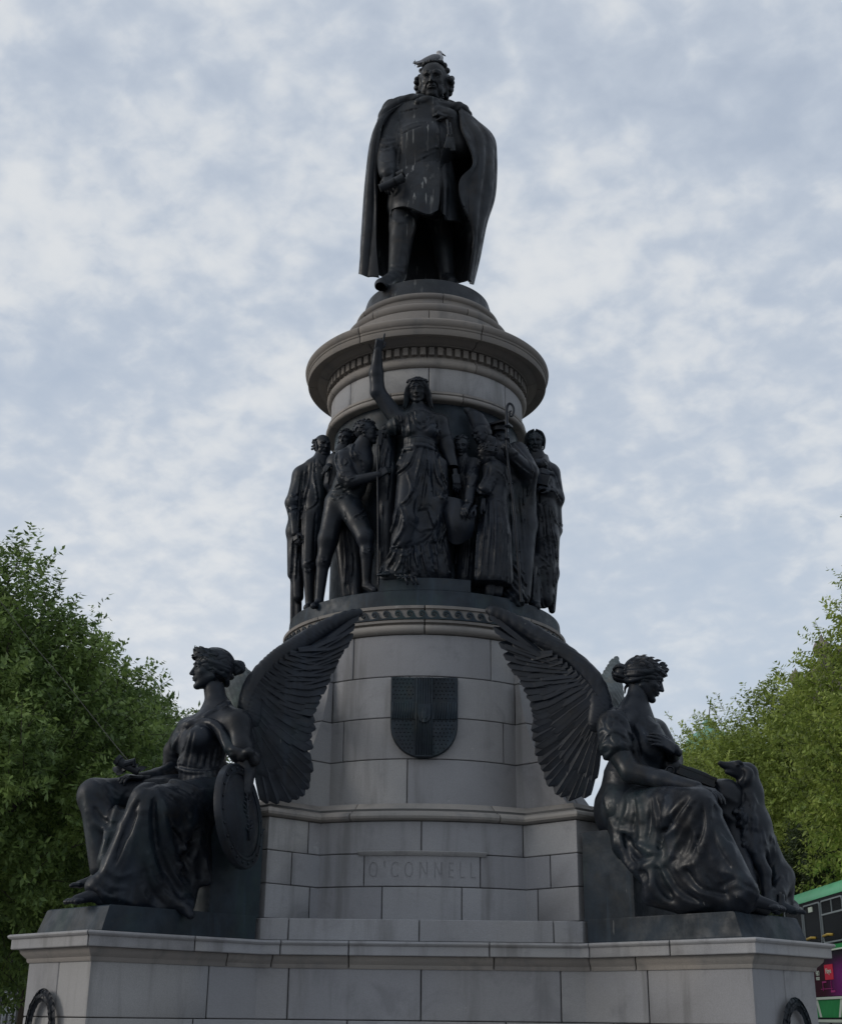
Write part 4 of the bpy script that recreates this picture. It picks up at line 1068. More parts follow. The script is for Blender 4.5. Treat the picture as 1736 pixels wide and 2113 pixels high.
def victory_right():
    root = thing('winged_woman_statue', 'dark bronze winged woman in laurel, seated facing right with one hand on her chest', 'statue', tuple(A7(800, 1500, -2.3)))
    parts = []; hair = []
    hc = A7(880, 432, -2.0); fwd = nrm((1, -.22, -.33))
    A = add_head(parts, hair, 'victory_r', hc, fwd, .405, up=(.12, 0, 1), res=88)
    shN = A7(712, 672, -2.26); shF = A7(925, 700, -1.80)
    b = Sdf(A7(850, 1000, -2.0)+(-.55, -.85, -.25), A7(850, 600, -2.0)+(.95, .75, .3), .0115)
    b.cone(A7(845, 470, -2.0), A7(822, 600, -2.03), .094, .108, k=.03); b.cone(A7(822, 600, -2.03), A7(850, 720, -2.05), .13, .17, k=.08)
    b.cone(A7(815, 600, -2.05), shN, .10, .12, k=.10); b.cone(A7(850, 630, -2.0), shF, .09, .10, k=.10)
    b.cone(shN, A7(738, 800, -2.34), .118, .105, k=.06); b.cone(A7(738, 800, -2.34), A7(800, 905, -2.42), .105, .092, k=.04)
    b.cone(A7(800, 905, -2.42), A7(960, 945, -2.56), .095, .082, k=.03); b.cone(A7(960, 945, -2.56), A7(1140, 985, -2.75), .082, .055, k=.03)
    b.cone(shF, A7(1000, 850, -1.86), .12, .10, k=.06); b.cone(A7(1000, 850, -1.86), A7(1025, 790, -2.28), .09, .055, k=.03)
    parts.append(b.mesh())
    hand(parts, A7(1140, 982, -2.76), A7(1240, 1010, -2.86)-A7(1140, 982, -2.76), (.1, -.3, 1), .32, curl=.3, thumb=1)
    hand(parts, A7(1025, 790, -2.30), A7(905, 712, -2.44)-A7(1025, 790, -2.30), (.35, -.9, .3), .31, curl=.25, thumb=-1, spread=.12)
    foot(parts, A7(1432, 1556, -3.02), A7(1600, 1600, -3.06)-A7(1432, 1556, -3.02), .38, side=1)
    foot(parts, A7(1575, 1590, -2.86), A7(1650, 1612, -2.86)-A7(1575, 1590, -2.86), .28, side=-1)
    sculpt('body', parts, BRONZE, root); sculpt('hair', hair, BRONZE, root)
    # ---------------- gown
    g = Sdf(A7(800, 1300, -2.2)+(-.55, -.85, -.75), A7(800, 600, -2.2)+(.95, .75, .16), .0115)
    F7 = lambda pts, w=.02, h=.5, k=.015, op='u', n=16: g.fold([c7(*p) for p in pts], w, h, k, n, op)
    g.ell(A7(860, 760, -2.02), (.22, .25, .23), k=.03); g.cone(A7(855, 790, -2.02), A7(790, 940, -2.05), .23, .21, k=.06)
    g.ell(A7(905, 790, -2.18), .125, k=.05); g.ell(A7(960, 800, -1.95), .12, k=.05)
    g.cone(A7(790, 940, -2.05), A7(780, 1060, -2.05), .21, .27, k=.06); g.ell(A7(760, 1120, -2.05), (.25, .32, .26), k=.06)
    g.cone(shN, A7(728, 775, -2.33), .150, .142, k=.05); g.cone(shF, A7(990, 840, -1.85), .13, .14, k=.05); g.cone(A7(990, 840, -1.85), A7(1010, 880, -2.0), .12, .10, k=.05)
    g.cone(A7(720, 600, -2.15), A7(870, 640, -2.12), .05, .05, k=.10)
    for pts in [[(660, 600), (640, 680), (645, 760), (660, 830)], [(700, 690), (650, 700), (640, 740)], [(710, 685), (760, 690), (810, 710)], [(705, 690), (660, 650), (650, 620)], [(710, 690), (770, 720), (810, 770)],
                [(700, 700), (670, 740), (650, 790)], [(720, 765), (670, 770), (645, 800)], [(722, 765), (780, 790), (820, 850)], [(722, 762), (780, 760), (815, 790)], [(718, 770), (690, 800), (665, 840)], [(725, 770), (770, 830), (815, 870)],
                [(660, 850), (700, 800), (730, 770)], [(690, 595), (760, 620), (800, 690), (820, 780), (830, 860)], [(720, 590), (790, 610), (840, 680), (880, 740)], [(745, 590), (830, 620), (920, 670)],
                [(820, 660), (850, 700), (890, 790)], [(840, 640), (900, 670), (940, 670)], [(890, 640), (930, 665), (950, 660)], [(850, 720), (860, 780), (900, 820)], [(830, 740), (835, 820), (870, 880)]]:
        g.crease([c7(*p) for p in pts], .034, .018, 12)
    for pts in [[(690, 600), (670, 650), (690, 690), (710, 650), (695, 600)], [(705, 700), (695, 735), (725, 765), (745, 740), (712, 700)]]: F7(pts, .010, .2, .006, 's')
    for pts in [[(700, 620), (765, 660), (805, 740)], [(730, 700), (790, 760)], [(690, 720), (655, 760)], [(700, 790), (670, 810)], [(740, 790), (790, 850)], [(810, 690), (840, 760), (850, 820)], [(880, 690), (930, 720)]]: g.crease([c7(*p) for p in pts], -.024, .012, 10)
    for j in range(5): g.crease([c7(*p) for p in [(668, 898+j*13), (720, 905+j*13), (770, 922+j*13), (830, 935+j*13)]], .020, .009, 10)
    for j in range(9): g.crease([c7(*p) for p in [(680+j*14, 970+j*2), (672+j*16, 1040), (690+j*18, 1110-j*4)]], .028, .014, 10) 
    g2 = Sdf(A7(1150, 1620, -2.5)+(-.98, -.90, -.14), A7(1000, 940, -2.3)+(.95, .85, .22), .0125)
    G = lambda pts, w=.03, h=.5, k=.022, op='u', n=22: g2.fold([c7(*p) for p in pts], w, h, k, n, op)
    hn = A7(800, 1110, -2.15); hf = A7(860, 1040, -1.8); kn = A7(1145, 1085, -2.85); kf = A7(1290, 1030, -2.35)
    g2.cone(hn, kn, .23, .155, k=.08); g2.cone(hf, kf, .20, .14, k=.08)
    g2.cone(kn, A7(1395, 1530, -3.02), .155, .105, k=.06); g2.cone(kf, A7(1330, 1230, -2.38), .14, .11, k=.05); g2.cone(A7(1330, 1230, -2.38), A7(1400, 1540, -2.62), .11, .10, k=.05)
    g2.cone(A7(1130, 1130, -2.82), A7(1200, 1500, -2.85), .15, .15, k=.1); g2.cone(A7(1040, 1150, -2.72), A7(1080, 1530, -2.72), .15, .12, k=.1)
    g2.cone(A7(940, 1150, -2.5), A7(950, 1480, -2.60), .15, .14, k=.1); g2.cone(A7(860, 1180, -2.35), A7(900, 1420, -2.45), .16, .12, k=.1)
    g2.cone(A7(760, 1180, -2.2), A7(770, 1270, -2.28), .14, .10, k=.06); g2.cone(A7(770, 1270, -2.28), A7(860, 1400, -2.42), .10, .08, k=.06)
    g2.cone(A7(1080, 1575, -2.75), A7(1380, 1590, -2.98), .08, .075, k=.05); g2.cone(A7(910, 1545, -2.6), A7(1080, 1590, -2.72), .08, .075, k=.06); g2.cone(A7(1380, 1560, -3.0), A7(1480, 1600, -2.8), .07, .07, k=.05)
    g2.cone(A7(1250, 1500, -2.6), A7(1450, 1600, -2.7), .12, .08, k=.08)
    
    for pts, w in [([(930, 1040), (950, 1180), (945, 1310)], .03), ([(1100, 1200), (1060, 1290), (1010, 1360)], .045), ([(760, 1220), (800, 1290), (850, 1340)], .04), ([(940, 1400), (960, 1480), (1010, 1550)], .04), ([(1230, 1080), (1260, 1180), (1320, 1260)], .035),
                   ([(1000, 1140), (970, 1210), (960, 1250)], .03), ([(850, 1400), (880, 1480)], .03), ([(1180, 1440), (1250, 1500), (1350, 1450)], .02)]:
        G(pts, w, .08, .03, 's')
    for pts, w in [([(860, 1010), (930, 1060), (945, 1170), (935, 1290), (900, 1320)], .034), ([(880, 1000), (980, 990), (1060, 1000), (1140, 1005)], .034), ([(820, 1010), (850, 1080), (860, 1180), (850, 1280)], .034),
                   ([(790, 1020), (790, 1100), (760, 1180), (800, 1210)], .030), ([(720, 1010), (740, 1110), (720, 1180), (750, 1200), (800, 1215)], .028), ([(690, 1060), (700, 1150), (720, 1210), (720, 1330)], .026), ([(940, 1010), (985, 1040), (970, 1120), (950, 1200), (970, 1240)], .024),
                   ([(1130, 1010), (1060, 1060), (1000, 1140), (960, 1250)], .030), ([(1150, 1020), (1080, 1110), (1040, 1190), (960, 1240)], .026), ([(1160, 1040), (1120, 1150), (1080, 1250), (1040, 1330), (970, 1365)], .034),
                   ([(1190, 1060), (1200, 1180), (1180, 1280), (1130, 1370), (1050, 1400)], .030), ([(1200, 1050), (1240, 1180), (1290, 1300), (1350, 1400), (1430, 1490)], .034), ([(1210, 1300), (1250, 1400), (1330, 1430), (1400, 1460)], .028),
                   ([(1130, 1380), (1180, 1460), (1260, 1500), (1360, 1480), (1430, 1470)], .030), ([(1040, 1400), (1100, 1480), (1200, 1550), (1300, 1560), (1400, 1520)], .032), ([(950, 1380), (1000, 1460), (1080, 1560), (1200, 1590)], .032),
                   ([(870, 1400), (900, 1480), (960, 1560), (1060, 1605)], .028), ([(1370, 1440), (1420, 1480), (1450, 1510)], .026), ([(1350, 1480), (1400, 1510), (1440, 1540)], .022), ([(1320, 1530), (1380, 1550), (1410, 1580)], .022),
                   ([(840, 1290), (880, 1310), (930, 1330), (910, 1370), (840, 1390)], .028), ([(750, 1200), (760, 1300), (800, 1390), (850, 1400)], .030), ([(790, 1220), (800, 1300), (840, 1370)], .022), ([(700, 1320), (740, 1340), (800, 1400), (830, 1430)], .024),
                   ([(810, 1270), (870, 1290), (940, 1320)], .024), ([(1210, 1040), (1260, 1100), (1330, 1150), (1345, 1140)], .024), ([(1230, 1000), (1290, 1030), (1340, 1060)], .022), ([(1250, 1190), (1300, 1250), (1340, 1330)], .020),
                   ([(1000, 1330), (1050, 1340), (1090, 1280)], .022), ([(1080, 1120), (1110, 1060), (1150, 1030)], .02), ([(1130, 1200), (1150, 1300), (1200, 1400)], .018)]:
        g2.crease([c7(*p) for p in pts], w*1.7, w*1.0, 20)
    for pts, w in [([(900, 1020), (905, 1130), (890, 1250)], .016), ([(820, 1040), (825, 1120), (810, 1190)], .016), ([(1170, 1080), (1170, 1200), (1120, 1320)], .016), ([(1220, 1150), (1240, 1280), (1310, 1390)], .016),
                   ([(1080, 1400), (1160, 1500), (1280, 1530)], .018), ([(980, 1400), (1050, 1510), (1150, 1570)], .018), ([(1100, 1050), (1040, 1120), (990, 1200)], .015), ([(780, 1230), (790, 1320), (830, 1380)], .014), ([(1370, 1470), (1410, 1500)], .012)]:
        g2.crease([c7(*p) for p in pts], -w*2.0, w*1.0, 16)
    sculpt('gown', [g.mesh(), g2.mesh()], BRONZE, root)
    laurel(root, hc, A, .405, [(az, .31+.04*(i % 2), 1.0, .20, .22) for i, az in enumerate([-16, 10, 28, 46, 64, 84, 104, 124, -36, -56, -76, -96])]+[(az, .25, 1.03, .18, -.1) for az in (14, 36, 58, 80, 102, -20, -44)]+[(az, .40, .90, .18, .4) for az in (18, 40, 62, 84, 106, -24, -48)])
    dep = lambda q: -1.98+.0004*(650-q[0])
    wing('wing', root, c7, [(640, 660), (650, 560), (600, 430), (500, 330), (400, 255), (270, 170), (150, 105), (80, 75)],
         [([(640, 740), (625, 700), (605, 650), (570, 580), (530, 520), (480, 450), (420, 390), (360, 320)], [(560, 1045), (430, 1030), (350, 920), (305, 790), (292, 650), (275, 550), (220, 420), (150, 310), (80, 80)], 27, [.060, .070, .066, .060, .056, .050, .046], .012),
          ([(640, 700), (610, 640), (570, 560), (510, 480), (440, 400), (350, 310)], [(600, 950), (475, 890), (410, 760), (375, 630), (330, 510), (240, 370), (125, 190)], 21, [.055, .055, .050, .044], .045),
          ([(645, 660), (620, 580), (575, 500), (510, 420), (420, 340)], [(620, 820), (525, 760), (460, 640), (410, 520), (310, 390), (200, 250)], 19, [.050, .050, .044, .038], .072),
          ([(650, 600), (620, 520), (560, 440), (480, 370), (390, 300)], [(625, 720), (555, 640), (480, 520), (390, 410), (280, 310)], 15, [.044, .042, .036], .095)],
         dep, (.1, -1, -.15))
    w2 = thing('wing', None, None); w2.parent = root
    s = Sdf(A7(700, 450, -1.4)+(-.30, -.6, -.4), A7(700, 450, -1.4)+(.3, .75, .45), .0125)
    s.tube([A7(690, 600, -1.85), A7(698, 520, -1.6), A7(705, 430, -1.35), A7(730, 320, -1.1)], [.11, .115, .085, .02], k=.05, n=12, sq=((.15, -1, .2), .5))
    s.warp(s.lo, s.lo+s.n*s.h, lambda f, X, Y, Z: (f-.006*np.abs(np.sin((X*1.2+Z*.5)*60))).astype(np.float32))
    sculpt('wing_arm', [s.mesh()], BRONZE_G, w2)
    for i in range(14):
        t = i/13; place_feather(w2, A7(705-20*t, 560-60*t, -1.62), A7(690+30*t, 660-270*t, -.7-.3*t), np.array((1, .2, 0)), .05, .8)
    # ---------------- book and scroll on her lap
    bk = thing('bronze_book', 'closed bronze book lying on the lap of the woman with the dog', 'book', tuple(A7(1130, 940, -2.6)))
    c = A7(1135, 945, -2.50); e = [nrm((1, -.15, -.42)), None, None]; e[2] = nrm(np.cross(e[0], (0, 1, .15))); e[1] = np.cross(e[2], e[0]); 
    m_ = MB(); m_.box(c, (.34, .25, .03), e); m_.box(c+e[2]*.06, (.34, .25, .02), e); m_.obj('cover', BRONZE, bk)
    m_ = MB(); m_.box(c+e[2]*.03, (.32, .235, .05), e); m_.obj('pages', BRONZE, bk)
    m_ = MB(); m_.tube([c+e[2]*.072+.10*math.cos(t)*e[0]+.09*math.sin(t)*e[1] for t in np.linspace(-3.14, 3.14, 25)], .010, 6, caps=False); m_.obj('border', BRONZE, bk, True)
    sc = thing('bronze_scroll', 'rolled bronze scroll tucked under the arm of the seated woman', 'scroll', tuple(A7(1000, 900, -2.45)))
    p0 = A7(1005, 898, -2.50); p1 = A7(960, 925, -2.2); m_ = MB(); m_.tube([p0, p1], .036, 14, caps=False); m_.tube([p0, p0+.2*(p1-p0), p1], [.026, .024, .02], 12); m_.obj('roll', BRONZE, sc, True, 40)
    m_ = MB(); m_.tube([p0+.036*np.array((math.cos(t), 0, math.sin(t))) for t in np.linspace(0, 6.28, 20)], .006, 6, False); m_.obj('edge', BRONZE, sc, True)
victory_right()
def hound():
    root = thing('dog_statue', 'shaggy bronze hound sitting beside the seated woman, muzzle raised', 'dog statue', tuple(A7(1500, 1600, -2.4)))
    s = Sdf(A7(1440, 1640, -2.4)+(-.62, -.65, -.08), A7(1440, 840, -2.4)+(.5, .55, .12), .0095)
    B = lambda X, Y, d: A7(X, Y, d)
    s.cone(B(1395, 905, -2.32), B(1340, 885, -2.34), .078, .060, k=.04); s.cone(B(1340, 885, -2.34), B(1275, 868, -2.36), .056, .030, k=.03); s.cone(B(1345, 915, -2.35), B(1295, 905, -2.36), .04, .02, k=.02)
    s.ell(B(1262, 860, -2.37), .022, k=.01); s.ell(B(1350, 868, -2.40), (.02, .02, .018), k=.01); s.tube([B(1335, 860, -2.39), B(1355, 852, -2.40), B(1375, 862, -2.40)], .012, k=.01)
    s.tube([B(1385, 885, -2.40), B(1410, 910, -2.43), B(1400, 945, -2.44), B(1388, 965, -2.43)], [.02, .035, .032, .012], k=.008)
    s.cone(B(1405, 915, -2.32), B(1410, 1010, -2.32), .085, .11, k=.05); s.cone(B(1410, 1010, -2.32), B(1415, 1170, -2.36), .115, .155, k=.06)
    s.cone(B(1415, 1170, -2.36), B(1425, 1280, -2.4), .155, .14, k=.06); s.cone(B(1430, 1180, -2.32), B(1530, 1440, -2.22), .14, .15, k=.08); s.ell(B(1555, 1490, -2.22), (.13, .2, .2), k=.08)
    s.cone(B(1410, 1280, -2.45), B(1490, 1420, -2.52), .085, .055, k=.05); s.cone(B(1490, 1420, -2.52), B(1500, 1560, -2.56), .052, .045, k=.03); s.cone(B(1500, 1570, -2.56), B(1485, 1595, -2.62), .05, .045, k=.03)
    s.cone(B(1400, 1280, -2.25), B(1420, 1420, -2.32), .08, .055, k=.05); s.cone(B(1420, 1420, -2.32), B(1440, 1580, -2.36), .055, .05, k=.03)
    s.cone(B(1575, 1440, -2.32), B(1560, 1540, -2.5), .10, .07, k=.06); s.cone(B(1590, 1440, -2.32), B(1608, 1560, -2.36), .06, .05, k=.05); s.cone(B(1600, 1585, -2.36), B(1540, 1600, -2.6), .05, .05, k=.04)
    s.tube([B(1610, 1580, -2.2), B(1640, 1600, -2.25), B(1625, 1620, -2.4)], [.05, .04, .03], k=.02)
    for i in range(3): s.cone(B(1478+i*10, 1596, -2.66), B(1478+i*10, 1602, -2.70), .018, .015, k=.008)
    r_ = random.Random(3)
    # shaggy locks: short curved ridges over the neck, chest and back
    for i in range(150):
        X = r_.uniform(1335, 1450) if i < 110 else r_.uniform(1460, 1610); Y = r_.uniform(1010, 1310) if i < 110 else r_.uniform(1150, 1540)
        dx = r_.uniform(-16, 12); L_ = r_.uniform(22, 42)
        s.crease([c7(X, Y), c7(X+dx*.4, Y+L_*.5), c7(X+dx, Y+L_)], .036 if i < 110 else .018, .012, 5)
    for i in range(26):
        X = r_.uniform(1335, 1400); Y = r_.uniform(1080, 1280); s.fold([c7(X, Y), c7(X-6, Y+16), c7(X-14, Y+34)], .016, .6, .01, 5)
    sculpt('body', [s.mesh()], BRONZE, root)
hound()
print('victory right', time.time()-T0)
# ================================================================ the cloaked man on top   (c1: picture points of his own close-up)
def c1(X, Y): return ((1250+.4733*X)/1.7903, (150+.4733*Y)/1.7903)
def A1(X, Y, d): return P(*c1(X, Y), d)
def liberator():
    root = thing('cloaked_man_statue', 'tall dark bronze statue of a curly haired man in a long cloak on top', 'statue', (0, 0, 9.6))
    parts = []; hair = []
    hc = A1(738, 322, -.08)
    A = add_head(parts, hair, 'stern', hc, nrm((-.12, -1, -.24)), .545, up=(.03, 0, 1), res=80)
    s = Sdf((-1.0, -.75, 9.52), (.85, .45, 12.5), .0115)
    B = A1; F = lambda pts, w=.02, h=.5, k=.02, op='u', n=16: s.fold([c1(*p) for p in pts], w, h, k, n, op)
    s.cone(B(735, 440, -.04), B(725, 520, -.02), .135, .16, k=.04)
    # coat: chest, belly, skirt
    s.ell(B(680, 640, -.04), (.43, .27, .33), k=.04); s.ell(B(650, 830, -.08), (.42, .30, .42), k=.08)
    s.cone(B(520, 560, -.02), B(840, 560, -.02), .17, .17, k=.10)
    s.cone(B(640, 860, -.08), B(610, 1130, -.10), .38, .35, k=.10, sq=((0, 1, 0), .78)); s.cone(B(560, 1050, -.12), B(520, 1290, -.20), .24, .22, k=.10, sq=((0, 1, 0), .8)); s.cone(B(700, 1050, -.08), B(720, 1270, -.06), .22, .20, k=.08, sq=((0, 1, 0), .8))
    # the coat hem is cut clean
    s.box(B(600, 1480, -.1)+np.array((0, 0, -.25)), (.8, .6, .40), k=.01, op='s') if False else None
    # legs
    s.cone(B(510, 1250, -.14), B(498, 1450, -.26), .195, .160, k=.05); s.cone(B(498, 1450, -.26), B(460, 1810, -.30), .160, .112, k=.04)
    s.cone(B(740, 1250, .14), B(800, 1500, .24), .18, .14, k=.05); s.cone(B(800, 1500, .24), B(850, 1870, .28), .14, .10, k=.04)
    s.cone(B(440, 1840, -.32), B(330, 1905, -.62), .085, .07, k=.04); s.cone(B(330, 1905, -.60), B(322, 1912, -.70), .07, .05, k=.03)
    s.cone(B(450, 1850, -.26), B(440, 1885, -.3), .10, .09, k=.03); s.cone(B(850, 1870, .26), B(880, 1890, .05), .09, .08, k=.03)
    # his right arm (left in the picture) hanging, hand with a rolled paper
    s.cone(B(470, 600, -.04), B(385, 780, -.10), .175, .155, k=.06); s.cone(B(385, 780, -.10), B(375, 850, -.16), .155, .15, k=.05); s.cone(B(375, 850, -.16), B(385, 1020, -.36), .15, .118, k=.04)
    s.cone(B(385, 1015, -.36), B(392, 1045, -.40), .09, .08, k=.02)
    # his left arm bent to the chest under the cloak
    s.cone(B(880, 600, -.04), B(960, 830, -.08), .16, .14, k=.06); s.cone(B(960, 830, -.06), B(860, 610, -.22), .13, .11, k=.06); s.cone(B(860, 600, -.22), B(780, 560, -.25), .11, .09, k=.05)
    # cravat and collars
    s.tube([B(640, 460, -.26), B(700, 452, -.30), B(770, 470, -.26)], .035, k=.02); s.cone(B(700, 480, -.26), B(745, 500, -.28), .06, .05, k=.03)
    s.cone(B(700, 470, -.28), B(620, 480, -.28), .03, .05, k=.02); s.cone(B(740, 480, -.28), B(850, 510, -.24), .03, .05, k=.02)
    for pts, w in [([(745, 520), (760, 640), (785, 740), (790, 860), (790, 1100), (780, 1250), (740, 1345)], .022), ([(480, 690), (540, 660), (600, 640), (700, 630)], .012),
                   ([(640, 870), (700, 850), (790, 810)], .014), ([(610, 930), (690, 890), (780, 850)], .012), ([(400, 1420), (410, 1320), (440, 1300), (500, 1290)], .018),
                   ([(505, 1300), (600, 1330), (690, 1350), (740, 1345), (765, 1310)], .014), ([(340, 760), (390, 770), (440, 760)], .02), ([(330, 800), (380, 810), (440, 790)], .018), ([(320, 860), (380, 850), (430, 830)], .016), ([(310, 930), (370, 950), (430, 930)], .014),
                   ([(425, 990), (380, 1000), (335, 1040)], .022), ([(470, 560), (480, 700), (470, 850)], .016), ([(760, 600), (800, 560), (850, 560)], .02), ([(850, 1340), (850, 1200), (870, 1000)], .02),
                   ([(430, 1400), (470, 1420), (540, 1400)], .018), ([(400, 1780), (440, 1790), (500, 1800)], .018), ([(390, 1820), (430, 1830), (470, 1850)], .016), ([(410, 1740), (470, 1760), (530, 1750)], .014), ([(560, 1350), (590, 1430), (570, 1520)], .02),
                   ([(500, 1480), (490, 1600), (470, 1720)], .014)]: s.crease([c1(*p) for p in pts], w*1.7, w*.85, 14)
    for pts, w in [([(790, 620), (800, 900), (795, 1240)], .012), ([(470, 620), (472, 760), (462, 900), (455, 1000)], .03), ([(650, 660), (560, 690), (490, 730)], .010), ([(640, 1000), (620, 1100)], .015), ([(700, 900), (640, 930), (560, 980)], .010),
                   ([(340, 830), (400, 825)], .012), ([(420, 1260), (415, 1330), (395, 1420)], .02), ([(640, 520), (560, 540), (480, 560)], .012)]: F(pts, w, .3, .01, 's')
    # cut under the coat hem between the legs
    for q, r in [((640, 1420), .13), ((700, 1460), .14), ((660, 1500), .13)]:
        pass
    for i in range(6): s.ell(s.hit([c1(765, 620+i*105)])[0][0], (.022, .014, .022), k=.004)
    parts.append(s.mesh())
    hand(parts, B(392, 1035, -.40), B(385, 1150, -.50)-B(392, 1035, -.40), (-.35, -.9, .15), .36, curl=.45, thumb=-1)
    hand(parts, B(850, 585, -.31), B(770, 560, -.33)-B(850, 585, -.31), (.1, -1, .4), .28, curl=.7, thumb=1)
    sculpt('body', parts, BRONZE_D, root); sculpt('hair', hair, BRONZE_D, root)
    # cloak: columns from the shoulder line to the hem, left front edge, round the back, right front edge
    top = 9.62
    cols = [[B(600, 455, -.20), B(470, 520, -.22), B(360, 600, -.28), B(318, 760, -.30), B(295, 1000, -.28), B(300, 1300, -.25), B(300, 1600, -.22), B(318, 1850, -.20)],
            [B(560, 445, -.10), B(400, 510, -.14), B(310, 640, -.18), B(262, 800, -.20), B(225, 1100, -.20), B(205, 1400, -.18), B(185, 1650, -.15), B(176, 1822, -.12)],
            [B(520, 448, .05), B(400, 530, .12), B(330, 680, .22), B(290, 850, .26), B(260, 1150, .28), B(240, 1450, .30), B(235, 1650, .30), B(250, 1770, .30)],
            [B(650, 430, .20), B(560, 560, .34), B(500, 760, .42), B(480, 950, .45), B(450, 1250, .48), B(440, 1500, .5), B(430, 1700, .5), B(430, 1880, .48)],
            [B(800, 440, .20), B(780, 600, .36), B(780, 800, .44), B(780, 1000, .46), B(760, 1250, .48), B(750, 1500, .5), B(740, 1700, .5), B(740, 1905, .46)],
            [B(900, 480, .10), B(1010, 620, .20), B(1120, 760, .26), B(1150, 950, .30), B(1130, 1200, .34), B(1080, 1450, .36), B(1030, 1700, .36), B(1010, 1870, .34)],
            [B(930, 515, -.08), B(1060, 620, -.06), B(1190, 745, -.06), B(1212, 900, -.05), B(1200, 1200, -.04), B(1135, 1420, -.02), B(1085, 1680, .0), B(1035, 1900, .0)],
            [B(950, 520, -.22), B(1040, 620, -.26), B(1120, 740, -.30), B(1130, 950, -.32), B(1100, 1200, -.30), B(1080, 1400, -.28), B(1060, 1600, -.22), B(1020, 1880, -.20)],
            [B(945, 540, -.28), B(955, 680, -.36), B(1000, 800, -.40), B(1040, 960, -.42), B(940, 1090, -.42), B(950, 1270, -.38), B(1050, 1480, -.30), B(1015, 1870, -.24)]]
    def fold(U, W):
        side = np.clip((U-.5)*2, 0, 1); a = .034*np.clip(W*2.2, 0, 1)
        return a*(pleat(U*34+1.5*np.sin(W*3)+.6, .8)-.5)*(1-.3*side)+side*.030*(pleat(U*36+W*1.2+.4*np.sin(W*5), .7)-.5)*np.clip(W*3, 0, 1)
    cl = sheet(cols, 150, 110, .035, fold, 'cloak', BRONZE_D, root)
    # skirts of the frock coat, open at the front
    sk = [[B(480, 900, .08), B(440, 1150, .08), B(410, 1300, .08), B(388, 1430, .06)], [B(485, 900, -.16), B(443, 1120, -.26), B(425, 1250, -.30), B(420, 1325, -.30)], [B(530, 880, -.26), B(512, 1100, -.42), B(500, 1220, -.46), B(500, 1292, -.48)],
          [B(620, 870, -.30), B(620, 1120, -.46), B(620, 1250, -.52), B(625, 1335, -.54)], [B(715, 870, -.28), B(720, 1120, -.45), B(720, 1260, -.50), B(722, 1352, -.52)], [B(785, 880, -.22), B(790, 1100, -.42), B(784, 1220, -.47), B(768, 1318, -.48)]]
    sheet(sk, 70, 50, .03, lambda U, W: .012*W*np.sin(U*17+W*2), 'coat_skirt', BRONZE_D, root)
    sk = [[B(785, 880, -.16), B(790, 1100, -.33), B(800, 1200, -.36), B(800, 1330, -.36)], [B(830, 880, -.12), B(850, 1100, -.30), B(852, 1200, -.33), B(853, 1398, -.33)], [B(880, 960, -.10), B(905, 1100, -.10), B(930, 1250, -.08), B(960, 1420, -.06)], [B(850, 960, .15), B(900, 1100, .2), B(930, 1300, .22), B(970, 1480, .25)]]
    sheet(sk, 50, 50, .03, lambda U, W: .014*W*np.sin(U*19+W*2), 'coat_skirt', BRONZE_D, root)
    # lapel-like turned edge of the cloak and shoulder rolls
    e = Sdf((-1.1, -.7, 11.2), (.9, .5, 12.6), .012)
    e.tube([B(700, 455, -.22), B(620, 452, -.20), B(520, 470, -.16), B(430, 510, -.16), B(370, 570, -.18), B(330, 650, -.20)], [.03, .06, .07, .075, .06, .05], k=.03)
    e.tube([B(560, 460, -.10), B(470, 470, -.05), B(390, 530, -.05), B(330, 620, -.08)], [.06, .08, .08, .05], k=.03)
    e.tube([B(780, 470, -.20), B(860, 515, -.20), B(940, 525, -.20), B(985, 545, -.18), B(1035, 588, -.16)], [.035, .055, .07, .05, .014], k=.03)
    e.warp(e.lo, e.lo+e.n*e.h, lambda f, X, Y, Z: (f-.004*np.sin((X*1.0-Z*1.3)*40)).astype(np.float32))
    sculpt('cloak_collar', [e.mesh()], BRONZE_D, root)
    # cloak cord and tassel
    t = Sdf(B(860, 780, -.42)-.4, B(860, 780, -.42)+.4, .008)
    t.tube([B(845, 620, -.44), B(855, 690, -.46), B(858, 740, -.46)], .014, k=.005); t.tube([B(868, 640, -.44), B(880, 730, -.46)], .012, k=.005)
    for i in range(9): t.tube([B(858+(i-4)*2, 735, -.46), B(858+(i-4)*5, 790, -.47), B(856+(i-4)*8, 830+4*(i % 3), -.46)], [.012, .012, .01], k=.003)
    t.ell(B(858, 738, -.46), .028, k=.005)
    for i in range(6): t.tube([B(885+(i-2)*3, 760, -.46), B(888+(i-2)*6, 850+5*(i % 2), -.45)], .011, k=.003)
    sculpt('tassel', [t.mesh()], BRONZE_D, root)
    sp = thing('rolled_paper', 'rolled bronze paper held in the right hand of the cloaked man', 'scroll', tuple(B(420, 1090, -.5)))
    m_ = MB(); m_.tube([B(320, 1150, -.52), B(420, 1110, -.54), B(505, 1060, -.56)], [.048, .052, .05], 14); m_.tube([B(455, 1050, -.52), B(512, 1028, -.54)], [.04, .055], 10); m_.obj('roll', BRONZE_D, sp, True, 50)
    m_ = MB(); m_.tube([B(440, 1100, -.58), B(500, 1070, -.58)], [.05, .056], 9, caps=False); m_.obj('loose_leaf', BRONZE_D, sp, True, 50)
liberator()
